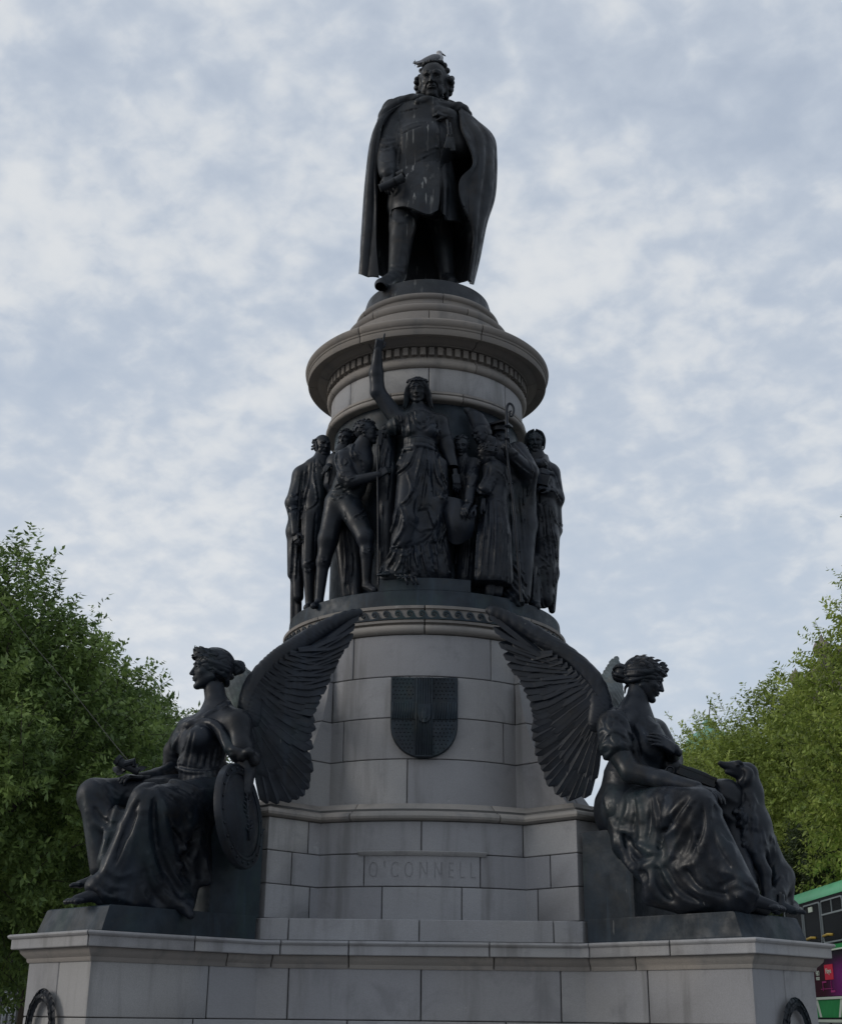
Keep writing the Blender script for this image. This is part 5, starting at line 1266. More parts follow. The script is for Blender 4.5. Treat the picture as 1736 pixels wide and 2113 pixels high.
def gull():
    c = lambda X, Y: ((1450+.1728*(X+6))/1.7903, (150+.1728*(Y-14))/1.7903)
    G = lambda X, Y, d=-.05: P(*c(X, Y), d)
    root = thing('gull', 'grey and white gull perched on the head of the top statue', 'bird', tuple(G(860, 520)))
    W_ = Mat('white_plumage', (.3, .3, .31), .8); W_.color(W_.mix(W_.rng(W_.noise(40), .4, .7), (.44, .44, .45), (.34, .34, .36)))
    GR = Mat('grey_plumage', (.16, .17, .19), .8); GR.color(GR.mix(GR.rng(GR.noise(45, sc=(1, 1, 3)), .4, .6), (.13, .135, .15), (.18, .185, .2)))
    BK = Mat('dark_bill', (.03, .025, .025), .5)
    s = Sdf(G(520, 600)-.15, G(1140, 200)+.15, .006)
    s.cone(G(968, 410), G(840, 420), .058, .060, k=.04); s.cone(G(840, 420), G(600, 500), .058, .026, k=.04); s.cone(G(1000, 360), G(988, 285), .043, .030, k=.03); s.ell(G(984, 270), (.038, .033, .031), k=.015); s.cone(G(950, 470), G(870, 485), .035, .035, k=.03)
    s.cone(G(640, 505), G(530, 560), .022, .012, k=.02, sq=((0, 1, 0), 1.6))
    sculpt('body', [s.mesh()], W_.m, root)
    for sd in (-1, 1):
        w = Sdf(G(430, 620)-.12, G(1060, 240)+.15, .006); y = -.05+sd*.050
        w.tube([G(960, 350, y), G(860, 370, y), G(720, 420, y), G(600, 460, y), G(440, 478, -.05+sd*.02)], [.032, .046, .038, .020, .007], k=.015, n=14, sq=((0, 1, 0), .55))
        for i in range(5): w.fold([c(760-i*30, 440+i*6), c(620-i*20, 470+i*4), c(520-i*10, 490)], .008, .5, .004, 6)
        sculpt('wing', [w.mesh()], GR.m, root)
    m_ = MB(); m_.tube([G(1035, 285), G(1070, 305), G(1105, 325), G(1125, 342)], [.014, .011, .009, .003], 8); m_.obj('bill', BK.m, root, True)
    m_ = MB()
    for sd in (-1, 1): m_.box(G(470, 480, -.05+sd*.01), (.10, .006, .016), frame((1, 0, 0))); 
    m_.tube([G(560, 500), G(440, 455)], [.02, .006], 6); m_.tube([G(560, 510), G(425, 485)], [.02, .006], 6); m_.tube([G(560, 520), G(515, 575)], [.02, .006], 6); m_.obj('tail', BK.m, root)
    for sd in (-1, 1):
        m_ = MB(); m_.tube([G(880, 480, -.05+sd*.025), G(878, 525, -.06+sd*.025)], .006, 6); m_.tube([G(878, 525, -.06+sd*.025), G(890, 528, -.10+sd*.03)], .005, 5); m_.obj('leg', BK.m, root, True)
        e = MB(); e.tube([G(1012, 265, -.05+sd*.028), G(1014, 265, -.05+sd*.034)], [.006, .003], 6); e.obj('eye', BK.m, root, True)
gull()
print('liberator', time.time()-T0)
# ================================================================ the ring of standing figures   (c3, c4: picture points of the two close-ups)
def c3(X, Y): return ((1000+X/2.225)/1.7903, (1400+Y/2.225)/1.7903)
def c4(X, Y): return ((1550+X/2.225)/1.7903, (1400+Y/2.225)/1.7903)
UF = .00131
class Fig:
    def __init__(s, cf, lo, hi, h=.0115):
        "lo, hi: picture corner points with depths, the box to sculpt in"
        a = P(*cf(*lo[:2]), lo[2]); b = P(*cf(*hi[:2]), hi[2]); c = P(*cf(lo[0], hi[1]), hi[2]); d = P(*cf(hi[0], lo[1]), lo[2]); e = P(*cf(*lo[:2]), hi[2]); f = P(*cf(*hi[:2]), lo[2])
        Q = np.array([a, b, c, d, e, f]); s.cf = cf; s.s = Sdf(Q.min(0)-.04, Q.max(0)+.04, h)
        zc = getattr(s, 'zc', None)
    def p(s, q): return P(*s.cf(q[0], q[1]), q[2])
    def C(s, a, b, ra, rb, k=.03, sq=None): s.s.cone(s.p(a), s.p(b), ra*UF, rb*UF, k, sq=sq); return s
    def E(s, a, r, k=.03): s.s.ell(s.p(a), [x*UF for x in r], k=k); return s
    def T(s, pts, r, k=.02, n=None): s.s.tube([s.p(q) for q in pts], [x*UF for x in r] if hasattr(r, '__len__') else r*UF, k=k, n=n); return s
    def F(s, lines, w=15, h=.42, k=.008, op='u', n=14):
        for l in lines:
            s.s.fold([s.cf(*q) for q in l], w*UF*.95, h+.06, .009, n, op)
            if op == 'u': s.s.crease([s.cf(q[0]+13, q[1]) for q in l], -1.3*w*UF, w*UF*.7, 10)
        return s
    def cut(s, z): s.s.f[:, :, :max(0, int((z-s.s.lo[2])/s.s.h))] = 9; return s
def frieze():
    G = 'bronze figures standing round the drum'
    # ---------------------------------------------------------------- woman with the raised arm
    r = thing('raised_arm_woman_statue', 'bronze woman in a long girdled dress pointing upward, standing at the middle of the ring', 'statue', tuple(P(870, 1195, -1.3)), G)
    D = lambda x, y, d: P(x, y, d)
    parts = []; hair = []
    add_head(parts, hair, 'long', D(861, 806, -1.30), nrm((-.10, -1, -.20)), .300, up=(0, 0, 1), res=72)
    f = Fig(c3, (780, -330, -1.75), (1640, 560, -.95), .0095); s = f.s
    s.cone(D(862, 835, -1.28), D(864, 862, -1.27), .068, .085, k=.03); s.cone(D(864, 866, -1.26), D(864, 890, -1.28), .15, .17, k=.06)
    s.cone(D(830, 868, -1.26), D(903, 872, -1.26), .10, .10, k=.06)
    s.cone(D(822, 868, -1.26), D(779, 808, -1.30), .098, .078, k=.05); s.cone(D(779, 808, -1.30), D(776, 770, -1.33), .080, .076, k=.03); s.cone(D(776, 770, -1.33), D(779, 724, -1.40), .074, .046, k=.03)
    s.cone(D(906, 874, -1.26), D(921, 922, -1.26), .092, .082, k=.05); s.cone(D(921, 922, -1.26), D(938, 975, -1.34), .078, .05, k=.03)
    parts.append(s.mesh())
    hand(parts, D(779, 722, -1.40), D(786, 690, -1.44)-D(779, 722, -1.40), (.3, -1, 0), .23, curl=.95, point=True, thumb=-1)
    hand(parts, D(939, 978, -1.35), D(944, 1010, -1.38)-D(939, 978, -1.35), (.3, -1, 0), .24, curl=.35, thumb=1)
    sculpt('body', parts, BRONZE, r); sculpt('hair', hair, BRONZE, r)
    g = Fig(c3, (760, 160, -1.85), (1560, 1690, -.90), .0105); s = g.s
    s.cone(D(864, 880, -1.28), D(866, 922, -1.27), .185, .155, k=.06); s.ell(D(845, 890, -1.38), .09, k=.03); s.ell(D(886, 890, -1.38), .09, k=.03)
    s.cone(D(825, 868, -1.26), D(815, 880, -1.26), .10, .10, k=.04); s.cone(D(903, 872, -1.26), D(912, 900, -1.26), .105, .10, k=.04)
    s.cone(D(866, 925, -1.26), D(868, 965, -1.24), .165, .225, k=.06); s.cone(D(868, 965, -1.24), D(868, 1050, -1.22), .235, .24, k=.05)
    s.cone(D(868, 1040, -1.22), D(862, 1180, -1.22), .25, .24, k=.05)
    s.cone(D(848, 970, -1.34), D(836, 1070, -1.46), .14, .12, k=.05); s.cone(D(836, 1070, -1.46), D(818, 1185, -1.38), .12, .10, k=.05)     # forward knee
    s.cone(D(815, 1160, -1.30), D(800, 1190, -1.36), .10, .09, k=.05); s.cone(D(900, 1000, -1.30), D(905, 1185, -1.22), .13, .13, k=.05)
    s.cone(D(905, 960, -1.36), D(912, 1030, -1.42), .09, .06, k=.04); s.cone(D(900, 1040, -1.4), D(890, 1110, -1.42), .08, .05, k=.04)
    W = lambda L, w=14, h=.5, k=.012, op='u': [(s.fold([c3(*q) for q in l], w*UF, h, k, 18, op) if w == 30 or (w == 20) else (s.fold([c3(*q) for q in l], w*UF, h+.04, .010, 18, op), s.crease([c3(q[0]+14, q[1]+2) for q in l], -1.3*w*UF, w*UF*.75, 12) if op == 'u' else 0)) for l in L]
    W([[(1010, 1380), (1100, 1390), (1250, 1330), (1330, 1230)], [(1330, 760), (1340, 850), (1420, 900), (1450, 950)], [(1290, 600), (1250, 900), (1210, 1100), (1300, 1050)]], 30, .05, .03, 's')
    W([[(1030, 240), (1050, 330), (1080, 400)], [(1180, 250), (1200, 330), (1260, 370)], [(1150, 255), (1190, 370), (1260, 400), (1320, 300)], [(1250, 260), (1290, 320), (1320, 280)], [(1060, 260), (1080, 350), (1090, 450)],
       [(1120, 260), (1140, 380), (1150, 460)], [(1340, 300), (1350, 380), (1340, 450)], [(1380, 290), (1380, 400), (1360, 470)], [(1010, 300), (1030, 380), (1030, 470)]], 14)
    W([[(1005, 540), (1100, 505), (1250, 495), (1380, 540)], [(1005, 570), (1100, 530), (1250, 515), (1385, 575)], [(1005, 600), (1100, 560), (1240, 545), (1390, 600)], [(1010, 640), (1080, 590), (1200, 565)]], 20, .5)
    W([[(1040, 620), (1010, 750), (980, 900), (960, 1050), (930, 1250), (890, 1440)], [(1090, 590), (1050, 700), (1000, 800)], [(1190, 570), (1130, 700), (1060, 760), (1000, 790)], [(1250, 570), (1210, 750), (1150, 950), (1050, 1050)],
       [(1290, 580), (1260, 800), (1230, 1000), (1215, 1080)], [(1300, 590), (1310, 800), (1330, 950)], [(1340, 600), (1370, 780), (1420, 880), (1460, 940)], [(1380, 610), (1420, 760), (1450, 900)],
       [(1060, 1030), (1100, 1150), (1080, 1250), (1000, 1370)], [(1040, 1060), (1020, 1180), (950, 1350), (900, 1440)], [(900, 1440), (1000, 1390), (1100, 1370), (1200, 1350), (1300, 1290), (1340, 1200)],
       [(1215, 1080), (1280, 1060), (1340, 1110), (1360, 1200), (1355, 1240)], [(1300, 1080), (1340, 1170), (1350, 1230)], [(1400, 850), (1430, 900), (1400, 960), (1450, 990)], [(1120, 760), (1160, 900), (1100, 1030)], [(1150, 1180), (1240, 1240), (1330, 1230)]], 17, .55)
    W([[(1000, 1400), (930, 1520), (885, 1620)], [(1040, 1390), (1000, 1480), (950, 1560)], [(1090, 1380), (1070, 1500), (1020, 1590)], [(1150, 1380), (1140, 1500), (1150, 1610)], [(1190, 1370), (1200, 1480), (1230, 1600)], [(1240, 1360), (1260, 1480), (1300, 1620)],
       [(1290, 1330), (1310, 1450), (1345, 1620)], [(1350, 1260), (1360, 1450), (1370, 1630)], [(1400, 1100), (1410, 1300), (1450, 1500), (1480, 1630)], [(1450, 1000), (1450, 1200), (1400, 1350), (1430, 1500)], [(960, 1570), (1040, 1600), (1120, 1590)]], 15, .55)
    W([[(1120, 1390), (1110, 1500), (1090, 1590)], [(1220, 1370), (1240, 1500), (1270, 1610)], [(1275, 590), (1235, 800), (1180, 980)], [(960, 1420), (910, 1540)], [(1320, 1300), (1340, 1450)], [(1400, 780), (1440, 900)], [(1060, 640), (1020, 760)]], 11, .25, .01, 's')
    for i in range(5): W([[(1150+i*12, 1600), (1160+i*12, 1640)]], 8)
    sculpt('dress', [g.cut(5.70).s.mesh()], BRONZE, r)
    ft = []; foot(ft, D(806, 1182, -1.42), D(788, 1192, -1.5)-D(806, 1182, -1.42), .24, side=-1); sculpt('foot', ft, BRONZE, r)
    pl = thing('bronze_palette_shield', 'curved bronze plate hanging beside the dress of the pointing woman', 'shield', tuple(P(948, 1070, -1.35)), None)
    pts = lambda X, Y, d: P(*c4(X, Y), d)
    cols = [[pts(170, 960, -1.36), pts(185, 1060, -1.38), pts(215, 1180, -1.38), pts(240, 1320, -1.34)], [pts(240, 970, -1.40), pts(260, 1080, -1.44), pts(270, 1210, -1.44), pts(275, 1352, -1.36)],
            [pts(320, 990, -1.40), pts(350, 1100, -1.45), pts(350, 1220, -1.44), pts(330, 1350, -1.36)], [pts(410, 1040, -1.34), pts(440, 1120, -1.36), pts(440, 1200, -1.36), pts(425, 1295, -1.32)]]
    sheet(cols, 30, 24, .025, None, 'plate', BRONZE, pl)
    ch = MB()
    for i in range(7):
        q = P(*c3(1040+i*20, 1618+12*(i % 2)), -1.50); t = np.array((.03, 0, .012*(1 if i % 2 else -1))); ch.tube([q-t, q+t], .011, 6)
    for x in (1100, 1150, 1185): q = P(*c3(x, 1620), -1.52); ch.tube([q, q+np.array((.03, -.01, -.09))], .012, 6)
    br = thing('broken_chain', 'broken bronze chain and shackles lying under the feet of the pointing woman', 'chain', tuple(P(*c3(1100, 1620), -1.5))); ch.obj('links', BRONZE, br, True)
    # ---------------------------------------------------------------- helpers for the others
    def person(nm, label, cf, base, headspec, hs=60):
        r = thing(nm, label, 'statue', tuple(P(*cf(*base[:2]), base[2])), G); parts = []; hair = []
        kind, hp, fw, sz = headspec[:4]; up = headspec[4] if len(headspec) > 4 else (0, 0, 1)
        add_head(parts, hair, kind, P(*cf(*hp[:2]), hp[2]), nrm(fw), sz, up=up, res=hs); return r, parts, hair
    # ---------------------------------------------------------------- robed balding man, far left
    r, parts, hair = person('robed_man_statue', 'bronze balding man in a long gown and waistcoat, leftmost of the ring of figures', c3, (300, 1880, -.65), ('bald', (425, 548, -.68), (.55, -1, -.14), .262))
    f = Fig(c3, (90, 600, -1.05), (520, 2030, -.25), .0105); S = f
    S.C((430, 600, -.66), (410, 700, -.64), 62, 75).C((400, 740, -.62), (370, 960, -.62), 105, 100, .06).C((370, 960, -.62), (350, 1150, -.62), 105, 85, .06)
    S.C((330, 730, -.62), (265, 790, -.60), 70, 78, .06).C((265, 790, -.58), (190, 1010, -.58), 78, 70, .05).C((175, 1020, -.56), (190, 1120, -.60), 62, 46, .03).C((190, 1100, -.6), (200, 1270, -.66), 44, 34, .03)
    S.C((330, 1150, -.64), (310, 1520, -.68), 78, 56, .05).C((310, 1540, -.68), (320, 1860, -.66), 50, 36, .03).C((410, 1150, -.60), (400, 1520, -.58), 75, 56, .04).C((400, 1520, -.58), (380, 1880, -.56), 48, 34, .03)
    S.C((300, 1880, -.74), (330, 1875, -.66), 34, 36, .02)
    S.C((250, 800, -.52), (200, 1250, -.48), 75, 70, .06).C((200, 1250, -.48), (190, 1600, -.46), 70, 55, .06).C((220, 1500, -.5), (225, 1790, -.48), 55, 45, .05).C((190, 1640, -.42), (185, 2000, -.36), 30, 28, .02).C((230, 1700, -.44), (228, 1960, -.40), 26, 26, .02)
    S.C((470, 900, -.5), (480, 1400, -.48), 60, 50, .05)
    S.F([[(355, 660), (350, 780), (370, 900), (380, 1000), (340, 1050), (280, 1080)], [(390, 670), (430, 740), (420, 830)], [(400, 700), (440, 750), (430, 820)], [(330, 690), (310, 850), (270, 1000), (255, 1200), (250, 1500)], [(290, 720), (270, 880), (240, 1050), (230, 1300), (230, 1600)],
         [(250, 760), (220, 950), (200, 1150)], [(230, 1100), (215, 1400), (200, 1650)], [(180, 1300), (170, 1450), (160, 1640)], [(280, 1490), (310, 1505), (350, 1495)], [(280, 1560), (310, 1580), (350, 1565)], [(170, 940), (190, 960), (215, 950)], [(130, 1050), (150, 1080), (190, 1070)]], 12)
    S.F([[(270, 900), (245, 1100), (240, 1400)], [(210, 1000), (195, 1150)], [(370, 1100), (360, 1300), (355, 1500)], [(455, 900), (450, 1300)]], 10, .2, .008, 's')
    for i in range(4): S.E((368, 720+i*55, -.80), (9, 9, 9), .004)
    S.cut(5.42); parts.append(S.s.mesh()); hand(parts, S.p((200, 1265, -.66)), S.p((215, 1370, -.72))-S.p((200, 1265, -.66)), (-.6, -.8, 0), .2, curl=.4)
    sculpt('body', parts, BRONZE, r); sculpt('hair', hair, BRONZE, r)
    # ---------------------------------------------------------------- man behind with a hand on the shoulder
    r, parts, hair = person('behind_man_statue', 'bronze man half hidden behind, his hand on the shoulder of the leaning worker', c3, (560, 1800, -.75), ('short', (612, 500, -.78), (-.35, -.9, -.1), .235), 50)
    f = Fig(c3, (420, 520, -1.0), (760, 1850, -.45), .0125)
    f.C((600, 560, -.78), (560, 700, -.78), 55, 90).C((520, 680, -.78), (480, 860, -.80), 60, 50, .04).C((560, 700, -.76), (560, 1200, -.74), 100, 90, .05).C((600, 1250, -.74), (640, 1780, -.78), 90, 60, .05).C((680, 1200, -.8), (700, 1780, -.9), 70, 45, .05)
    f.F([[(600, 1250), (620, 1500), (600, 1750)], [(640, 1300), (670, 1500), (650, 1700)], [(470, 700), (480, 780), (470, 860)]], 12); parts.append(f.cut(5.56).s.mesh())
    hand(parts, f.p((545, 595, -1.02)), f.p((630, 590, -1.14))-f.p((545, 595, -1.02)), (.0, -.5, 1), .2, curl=.3, thumb=-1); hand(parts, f.p((440, 760, -.88)), (.4, -.2, .6), (-.4, -1, 0), .16, curl=.6)
    sculpt('body', parts, BRONZE, r); sculpt('hair', hair, BRONZE, r)
    # ---------------------------------------------------------------- leaning worker
    r, parts, hair = person('leaning_worker_statue', 'bronze worker in shirt sleeves and knee breeches, leaning on a staff', c3, (600, 1800, -1.1), ('short', (795, 440, -1.14), (1, -.32, .02), .282))
    f = Fig(c3, (360, 480, -1.55), (960, 1880, -.65), .0105); S = f
    S.C((780, 500, -1.12), (720, 640, -1.08), 68, 85).C((700, 660, -1.06), (620, 880, -1.02), 120, 100, .06).C((620, 880, -1.02), (570, 1010, -1.0), 100, 105, .06).C((640, 650, -1.08), (760, 640, -1.12), 85, 80, .05)
    S.C((600, 660, -1.14), (620, 800, -1.22), 82, 74, .05).C((625, 800, -1.22), (660, 840, -1.26), 74, 62, .03).C((660, 845, -1.26), (880, 790, -1.34), 50, 36, .03)
    S.C((540, 1020, -.98), (470, 1320, -.98), 98, 78, .06).C((470, 1320, -.98), (435, 1500, -.96), 76, 56, .05).C((430, 1500, -.96), (395, 1840, -.92), 52, 34, .04)
    S.C((640, 1030, -1.05), (775, 1300, -1.24), 105, 72, .06).C((775, 1300, -1.24), (790, 1430, -1.24), 66, 48, .04).C((790, 1430, -1.24), (785, 1690, -1.20), 52, 32, .04)
    S.C((790, 1700, -1.20), (850, 1735, -1.34), 34, 28, .03).C((395, 1845, -.92), (350, 1865, -1.02), 32, 26, .03)
    S.C((660, 560, -1.14), (700, 640, -1.2), 30, 50, .02).C((760, 700, -1.15), (700, 900, -1.1), 80, 80, .05)
    S.F([[(650, 550), (690, 600), (720, 650)], [(680, 530), (660, 600), (680, 650)], [(540, 600), (530, 680), (560, 760)], [(560, 770), (620, 800), (690, 790)], [(570, 800), (630, 830), (690, 810)], [(540, 740), (600, 760), (660, 760)], [(500, 910), (560, 900), (620, 880)], [(510, 930), (580, 930), (640, 900)],
         [(520, 890), (560, 860), (600, 850)], [(490, 965), (540, 985), (600, 970)], [(680, 1130), (740, 1100), (780, 1050)], [(690, 1150), (750, 1140), (800, 1100)], [(760, 1390), (790, 1400), (830, 1390)], [(755, 1410), (790, 1425), (835, 1410)], [(420, 1470), (440, 1490), (480, 1500)], [(420, 1500), (440, 1530), (480, 1530)],
         [(750, 1700), (800, 1710), (860, 1740)], [(590, 640), (575, 690), (600, 710), (625, 680), (600, 650)]], 10)
    S.F([[(500, 950), (560, 960), (640, 940)], [(740, 660), (760, 760)], [(610, 1100), (620, 1250)], [(690, 1140), (760, 1120)]], 8, .2, .006, 's')
    S.cut(5.50); parts.append(S.s.mesh()); hand(parts, S.p((880, 790, -1.34)), S.p((930, 760, -1.36))-S.p((880, 790, -1.34)), (0, -1, .2), .22, curl=.8)
    sculpt('body', parts, BRONZE, r); sculpt('hair', hair, BRONZE, r)
    st = thing('bronze_staff', 'straight bronze staff gripped by the leaning worker', 'staff', tuple(P(*c3(880, 1700), -1.38))); m_ = MB(); m_.tube([P(*c3(872, 540), -1.36), P(*c3(880, 1100), -1.38), P(*c3(882, 1690), -1.36)], .010, 10); m_.obj('pole', BRONZE, st, True, 40)
    m_ = MB(); m_.box(P(*c3(895, 480), -1.34), (.035, .012, .17)); m_.obj('blade', BRONZE, st)
    # harp-like drapery between the staff and the woman
    r, parts, hair = person('veiled_musician_statue', 'bronze veiled figure in deep shade between the staff and the pointing woman', c3, (940, 1600, -1.1), ('child', (962, 470, -1.08), (-.4, -1, -.1), .2), 45)
    f = Fig(c3, (860, 360, -1.32), (1060, 1650, -.90), .013); f.C((960, 420, -1.02), (965, 560, -1.06), 60, 62, .03).C((955, 540, -1.08), (960, 760, -1.1), 62, 75, .05).C((960, 760, -1.08), (940, 1600, -1.06), 80, 80, .05)
    f.F([[(930, 520), (910, 620), (900, 700)], [(960, 560), (930, 700), (920, 850)], [(980, 600), (970, 800), (950, 1000)], [(920, 1000), (910, 1300), (900, 1550)]], 12); parts.append(f.cut(5.60).s.mesh()); sculpt('body', parts, BRONZE, r); sculpt('veil', hair, BRONZE, r)
    # ---------------------------------------------------------------- child looking down
    r, parts, hair = person('reaching_child_statue', 'bronze child looking down with one arm stretched out beside the plate', c4, (400, 1600, -1.1), ('child', (338, 555, -1.18), (-.1, -1, -.28), .232), 50)
    f = Fig(c4, (240, 600, -1.55), (560, 1720, -.85), .012)
    f.C((345, 620, -1.16), (360, 720, -1.12), 45, 90).C((360, 740, -1.12), (380, 1000, -1.08), 95, 100, .05).C((380, 1000, -1.06), (380, 1640, -1.02), 100, 90, .05).C((440, 700, -1.20), (430, 820, -1.34), 60, 52, .04).C((430, 820, -1.34), (400, 1010, -1.46), 48, 34, .03)
    f.F([[(360, 640), (350, 720), (330, 780)], [(370, 820), (420, 740), (470, 720)], [(380, 1000), (370, 1300), (350, 1600)], [(300, 1350), (290, 1500), (270, 1640)], [(420, 1300), (400, 1500), (390, 1640)], [(390, 870), (420, 880), (450, 860)], [(385, 980), (400, 1000), (420, 990)]], 11); parts.append(f.cut(5.70).s.mesh())
    hand(parts, f.p((395, 1020, -1.46)), f.p((340, 1120, -1.56))-f.p((395, 1020, -1.46)), (-.3, -.6, .8), .21, curl=.3, thumb=-1); hand(parts, f.p((440, 1060, -1.44)), f.p((355, 1150, -1.54))-f.p((440, 1060, -1.44)), (-.3, -.6, .8), .18, curl=.5, thumb=1)
    sculpt('body', parts, BRONZE, r); sculpt('hair', hair, BRONZE, r)
    # ---------------------------------------------------------------- bishop
    r, parts, hair = person('bishop_statue', 'bronze bishop in mitre and cope bending his head to the left, hand on a crosier', c4, (800, 1700, -.95), ('bishop', (500, 455, -1.12), (-.85, -.62, -.35), .255, (-.35, 0, 1)), 55)
    f = Fig(c4, (560, 480, -1.45), (960, 1850, -.45), .0115); S = f
    S.C((550, 520, -1.08), (640, 620, -1.0), 70, 100).C((650, 640, -.98), (820, 760, -.92), 110, 120, .06).C((800, 600, -.98), (890, 760, -1.08), 90, 85, .05).C((890, 770, -1.10), (740, 610, -1.30), 74, 52, .04)
    S.C((830, 800, -.92), (850, 1200, -.92), 125, 110, .06).C((850, 1200, -.92), (800, 1780, -.98), 110, 105, .05).C((740, 900, -1.0), (730, 1500, -1.02), 80, 85, .06).C((900, 850, -1.05), (900, 1000, -1.0), 60, 40, .04)
    S.F([[(590, 420), (620, 520), (640, 640)], [(720, 480), (800, 560), (900, 680), (930, 740)], [(760, 660), (830, 720), (910, 780)], [(930, 740), (910, 850), (870, 1000)], [(740, 640), (790, 610), (820, 620)], [(780, 900), (800, 1100), (830, 1400), (850, 1700)], [(820, 880), (840, 1100), (860, 1400)],
         [(860, 900), (860, 1100), (870, 1300)], [(740, 1000), (760, 1200), (780, 1500)], [(700, 800), (720, 1000), (730, 1200)]], 13)
    S.cut(5.52); parts.append(S.s.mesh()); hand(parts, S.p((735, 620, -1.32)), S.p((690, 545, -1.36))-S.p((735, 620, -1.32)), (-.2, -1, .1), .2, curl=.75, thumb=-1)
    sculpt('body', parts, BRONZE, r); sculpt('hair', hair, BRONZE, r)
    mt = Sdf(P(*c4(480, 350), -1.05)-.32, P(*c4(480, 350), -1.05)+.32, .009)
    pm = lambda X, Y, d: P(*c4(X, Y), d)
    for q0, q1, a, b_ in [((500, 410), (440, 300), 72, 60), ((440, 300), (400, 262), 58, 34), ((520, 400), (490, 310), 70, 45)]:
        mt.cone(pm(*q0, -1.06), pm(*q1, -1.08), a*UF, b_*UF, k=.03, sq=((.5, -.7, .2), .75))
    mt.cone(pm(385, 255, -1.08), pm(360, 238, -1.09), 22*UF, 8*UF, k=.03)
    mt.fold([c4(430, 400), c4(500, 390), c4(560, 400)], 10*UF, .5, .005); mt.fold([c4(360, 240), c4(360, 330), c4(420, 420)], 8*UF, .5, .005)
    sculpt('mitre', [mt.mesh()], BRONZE, r)
    cr = thing('bronze_crosier', 'tall bronze crosier with a curled head held by the bishop', 'crosier', tuple(P(*c4(830, 1830), -1.38)))
    m_ = MB(); sh_ = [pm(712, 380, -1.36), pm(712, 500, -1.38), pm(718, 640, -1.38), pm(745, 850, -1.40), pm(775, 1100, -1.42), pm(800, 1400, -1.42), pm(832, 1830, -1.38)]; m_.tube(spline(sh_, 20), .014, 8); m_.obj('staff', BRONZE, cr, True, 50)
    m_ = MB(); q = [(712, 390), (712, 300), (715, 230), (735, 200), (760, 215), (772, 255), (760, 300), (740, 300), (738, 270), (752, 258)]; m_.tube(spline([pm(*a, -1.35) for a in q], 30), np.linspace(.017, .008, 30), 8); m_.obj('crook', BRONZE, cr, True, 50)
    for X, Y in ((714, 385), (716, 490), (748, 858), (806, 1418)): m_ = MB(); m_.tube([pm(X, Y-8, -1.385), pm(X, Y, -1.385), pm(X, Y+8, -1.385)], [.020, .030, .020], 8); m_.obj('knop', BRONZE, cr, True, 50)
    # ---------------------------------------------------------------- boy seen from behind
    r, parts, hair = person('tunic_boy_statue', 'bronze boy in a belted tunic with his back turned, in front of the bishop', c4, (600, 1740, -1.25), ('boy', (545, 625, -1.36), (-.85, .15, -.45), .235, (-.35, -.2, 1)), 50)
    f = Fig(c4, (420, 600, -1.62), (790, 1780, -1.0), .0105); S = f
    S.C((560, 670, -1.32), (610, 760, -1.30), 52, 80).C((615, 770, -1.30), (625, 930, -1.28), 98, 82, .05).C((590, 780, -1.36), (530, 900, -1.42), 56, 48, .05).C((530, 905, -1.42), (470, 920, -1.3), 48, 40, .03).C((680, 780, -1.28), (700, 900, -1.26), 60, 55, .05)
    S.C((620, 960, -1.28), (610, 1250, -1.28), 88, 122, .04).C((610, 1250, -1.28), (600, 1640, -1.26), 120, 140, .04).C((530, 1300, -1.36), (500, 1620, -1.38), 60, 55, .05).C((680, 1300, -1.25), (700, 1640, -1.25), 60, 60, .05)
    zh = S.p((600, 1655, -1.38))[2]; S.cut(zh)
    S.C((585, 1630, -1.26), (570, 1760, -1.26), 48, 40, .02).C((650, 1650, -1.22), (640, 1760, -1.22), 45, 38, .02)
    S.F([[(540, 965), (600, 950), (680, 985), (700, 1020)], [(545, 985), (600, 970), (680, 1005), (695, 1040)]], 11); S.T([(530, 980, -1.40), (525, 1040, -1.41), (530, 1085, -1.41)], [9, 14, 9], .006).T([(515, 980, -1.40), (508, 1050, -1.41), (505, 1120, -1.41)], [9, 14, 9], .006)
    S.F([[(500, 1040), (480, 1250), (465, 1450), (455, 1630)], [(545, 1020), (530, 1250), (510, 1450), (500, 1630)], [(580, 1010), (580, 1250), (560, 1450), (555, 1620)], [(620, 1010), (630, 1250), (620, 1450), (610, 1620)], [(655, 1020), (680, 1250), (670, 1450), (665, 1630)],
         [(690, 1060), (720, 1250), (720, 1450), (720, 1670)], [(560, 720), (540, 800), (490, 880)], [(600, 720), (680, 780), (710, 880)], [(460, 900), (490, 930), (520, 940)], [(620, 830), (600, 900), (560, 940)]], 13)
    S.F([[(520, 1050), (505, 1300), (485, 1600)], [(605, 1050), (600, 1300), (590, 1600)], [(645, 1050), (655, 1300), (645, 1600)], [(600, 780), (570, 850), (540, 930)]], 8, .2, .008, 's')
    S.cut(5.52); parts.append(S.s.mesh()); sculpt('body', parts, BRONZE, r); sculpt('hair', hair, BRONZE, r)
    # ---------------------------------------------------------------- scholar behind
    r, parts, hair = person('capped_scholar_statue', 'bronze scholar in a flat square cap half hidden behind the crosier', c4, (700, 1700, -.8), ('short', (655, 500, -.86), (-.5, -1, 0), .235), 45)
    f = Fig(c4, (580, 560, -1.0), (860, 1800, -.55), .014); f.C((660, 580, -.84), (690, 720, -.82), 55, 100).C((690, 720, -.8), (700, 1700, -.8), 110, 110, .05); parts.append(f.cut(5.56).s.mesh()); sculpt('body', parts, BRONZE, r); sculpt('hair', hair, BRONZE, r)
    m_ = MB(); m_.box(pm(645, 385, -.88), (.24, .24, .022), frame((.5, 1, .1), (0, .15, 1))); m_.tube([pm(650, 400, -.87), pm(652, 440, -.87)], .10, 12); m_.obj('square_cap', BRONZE, r)
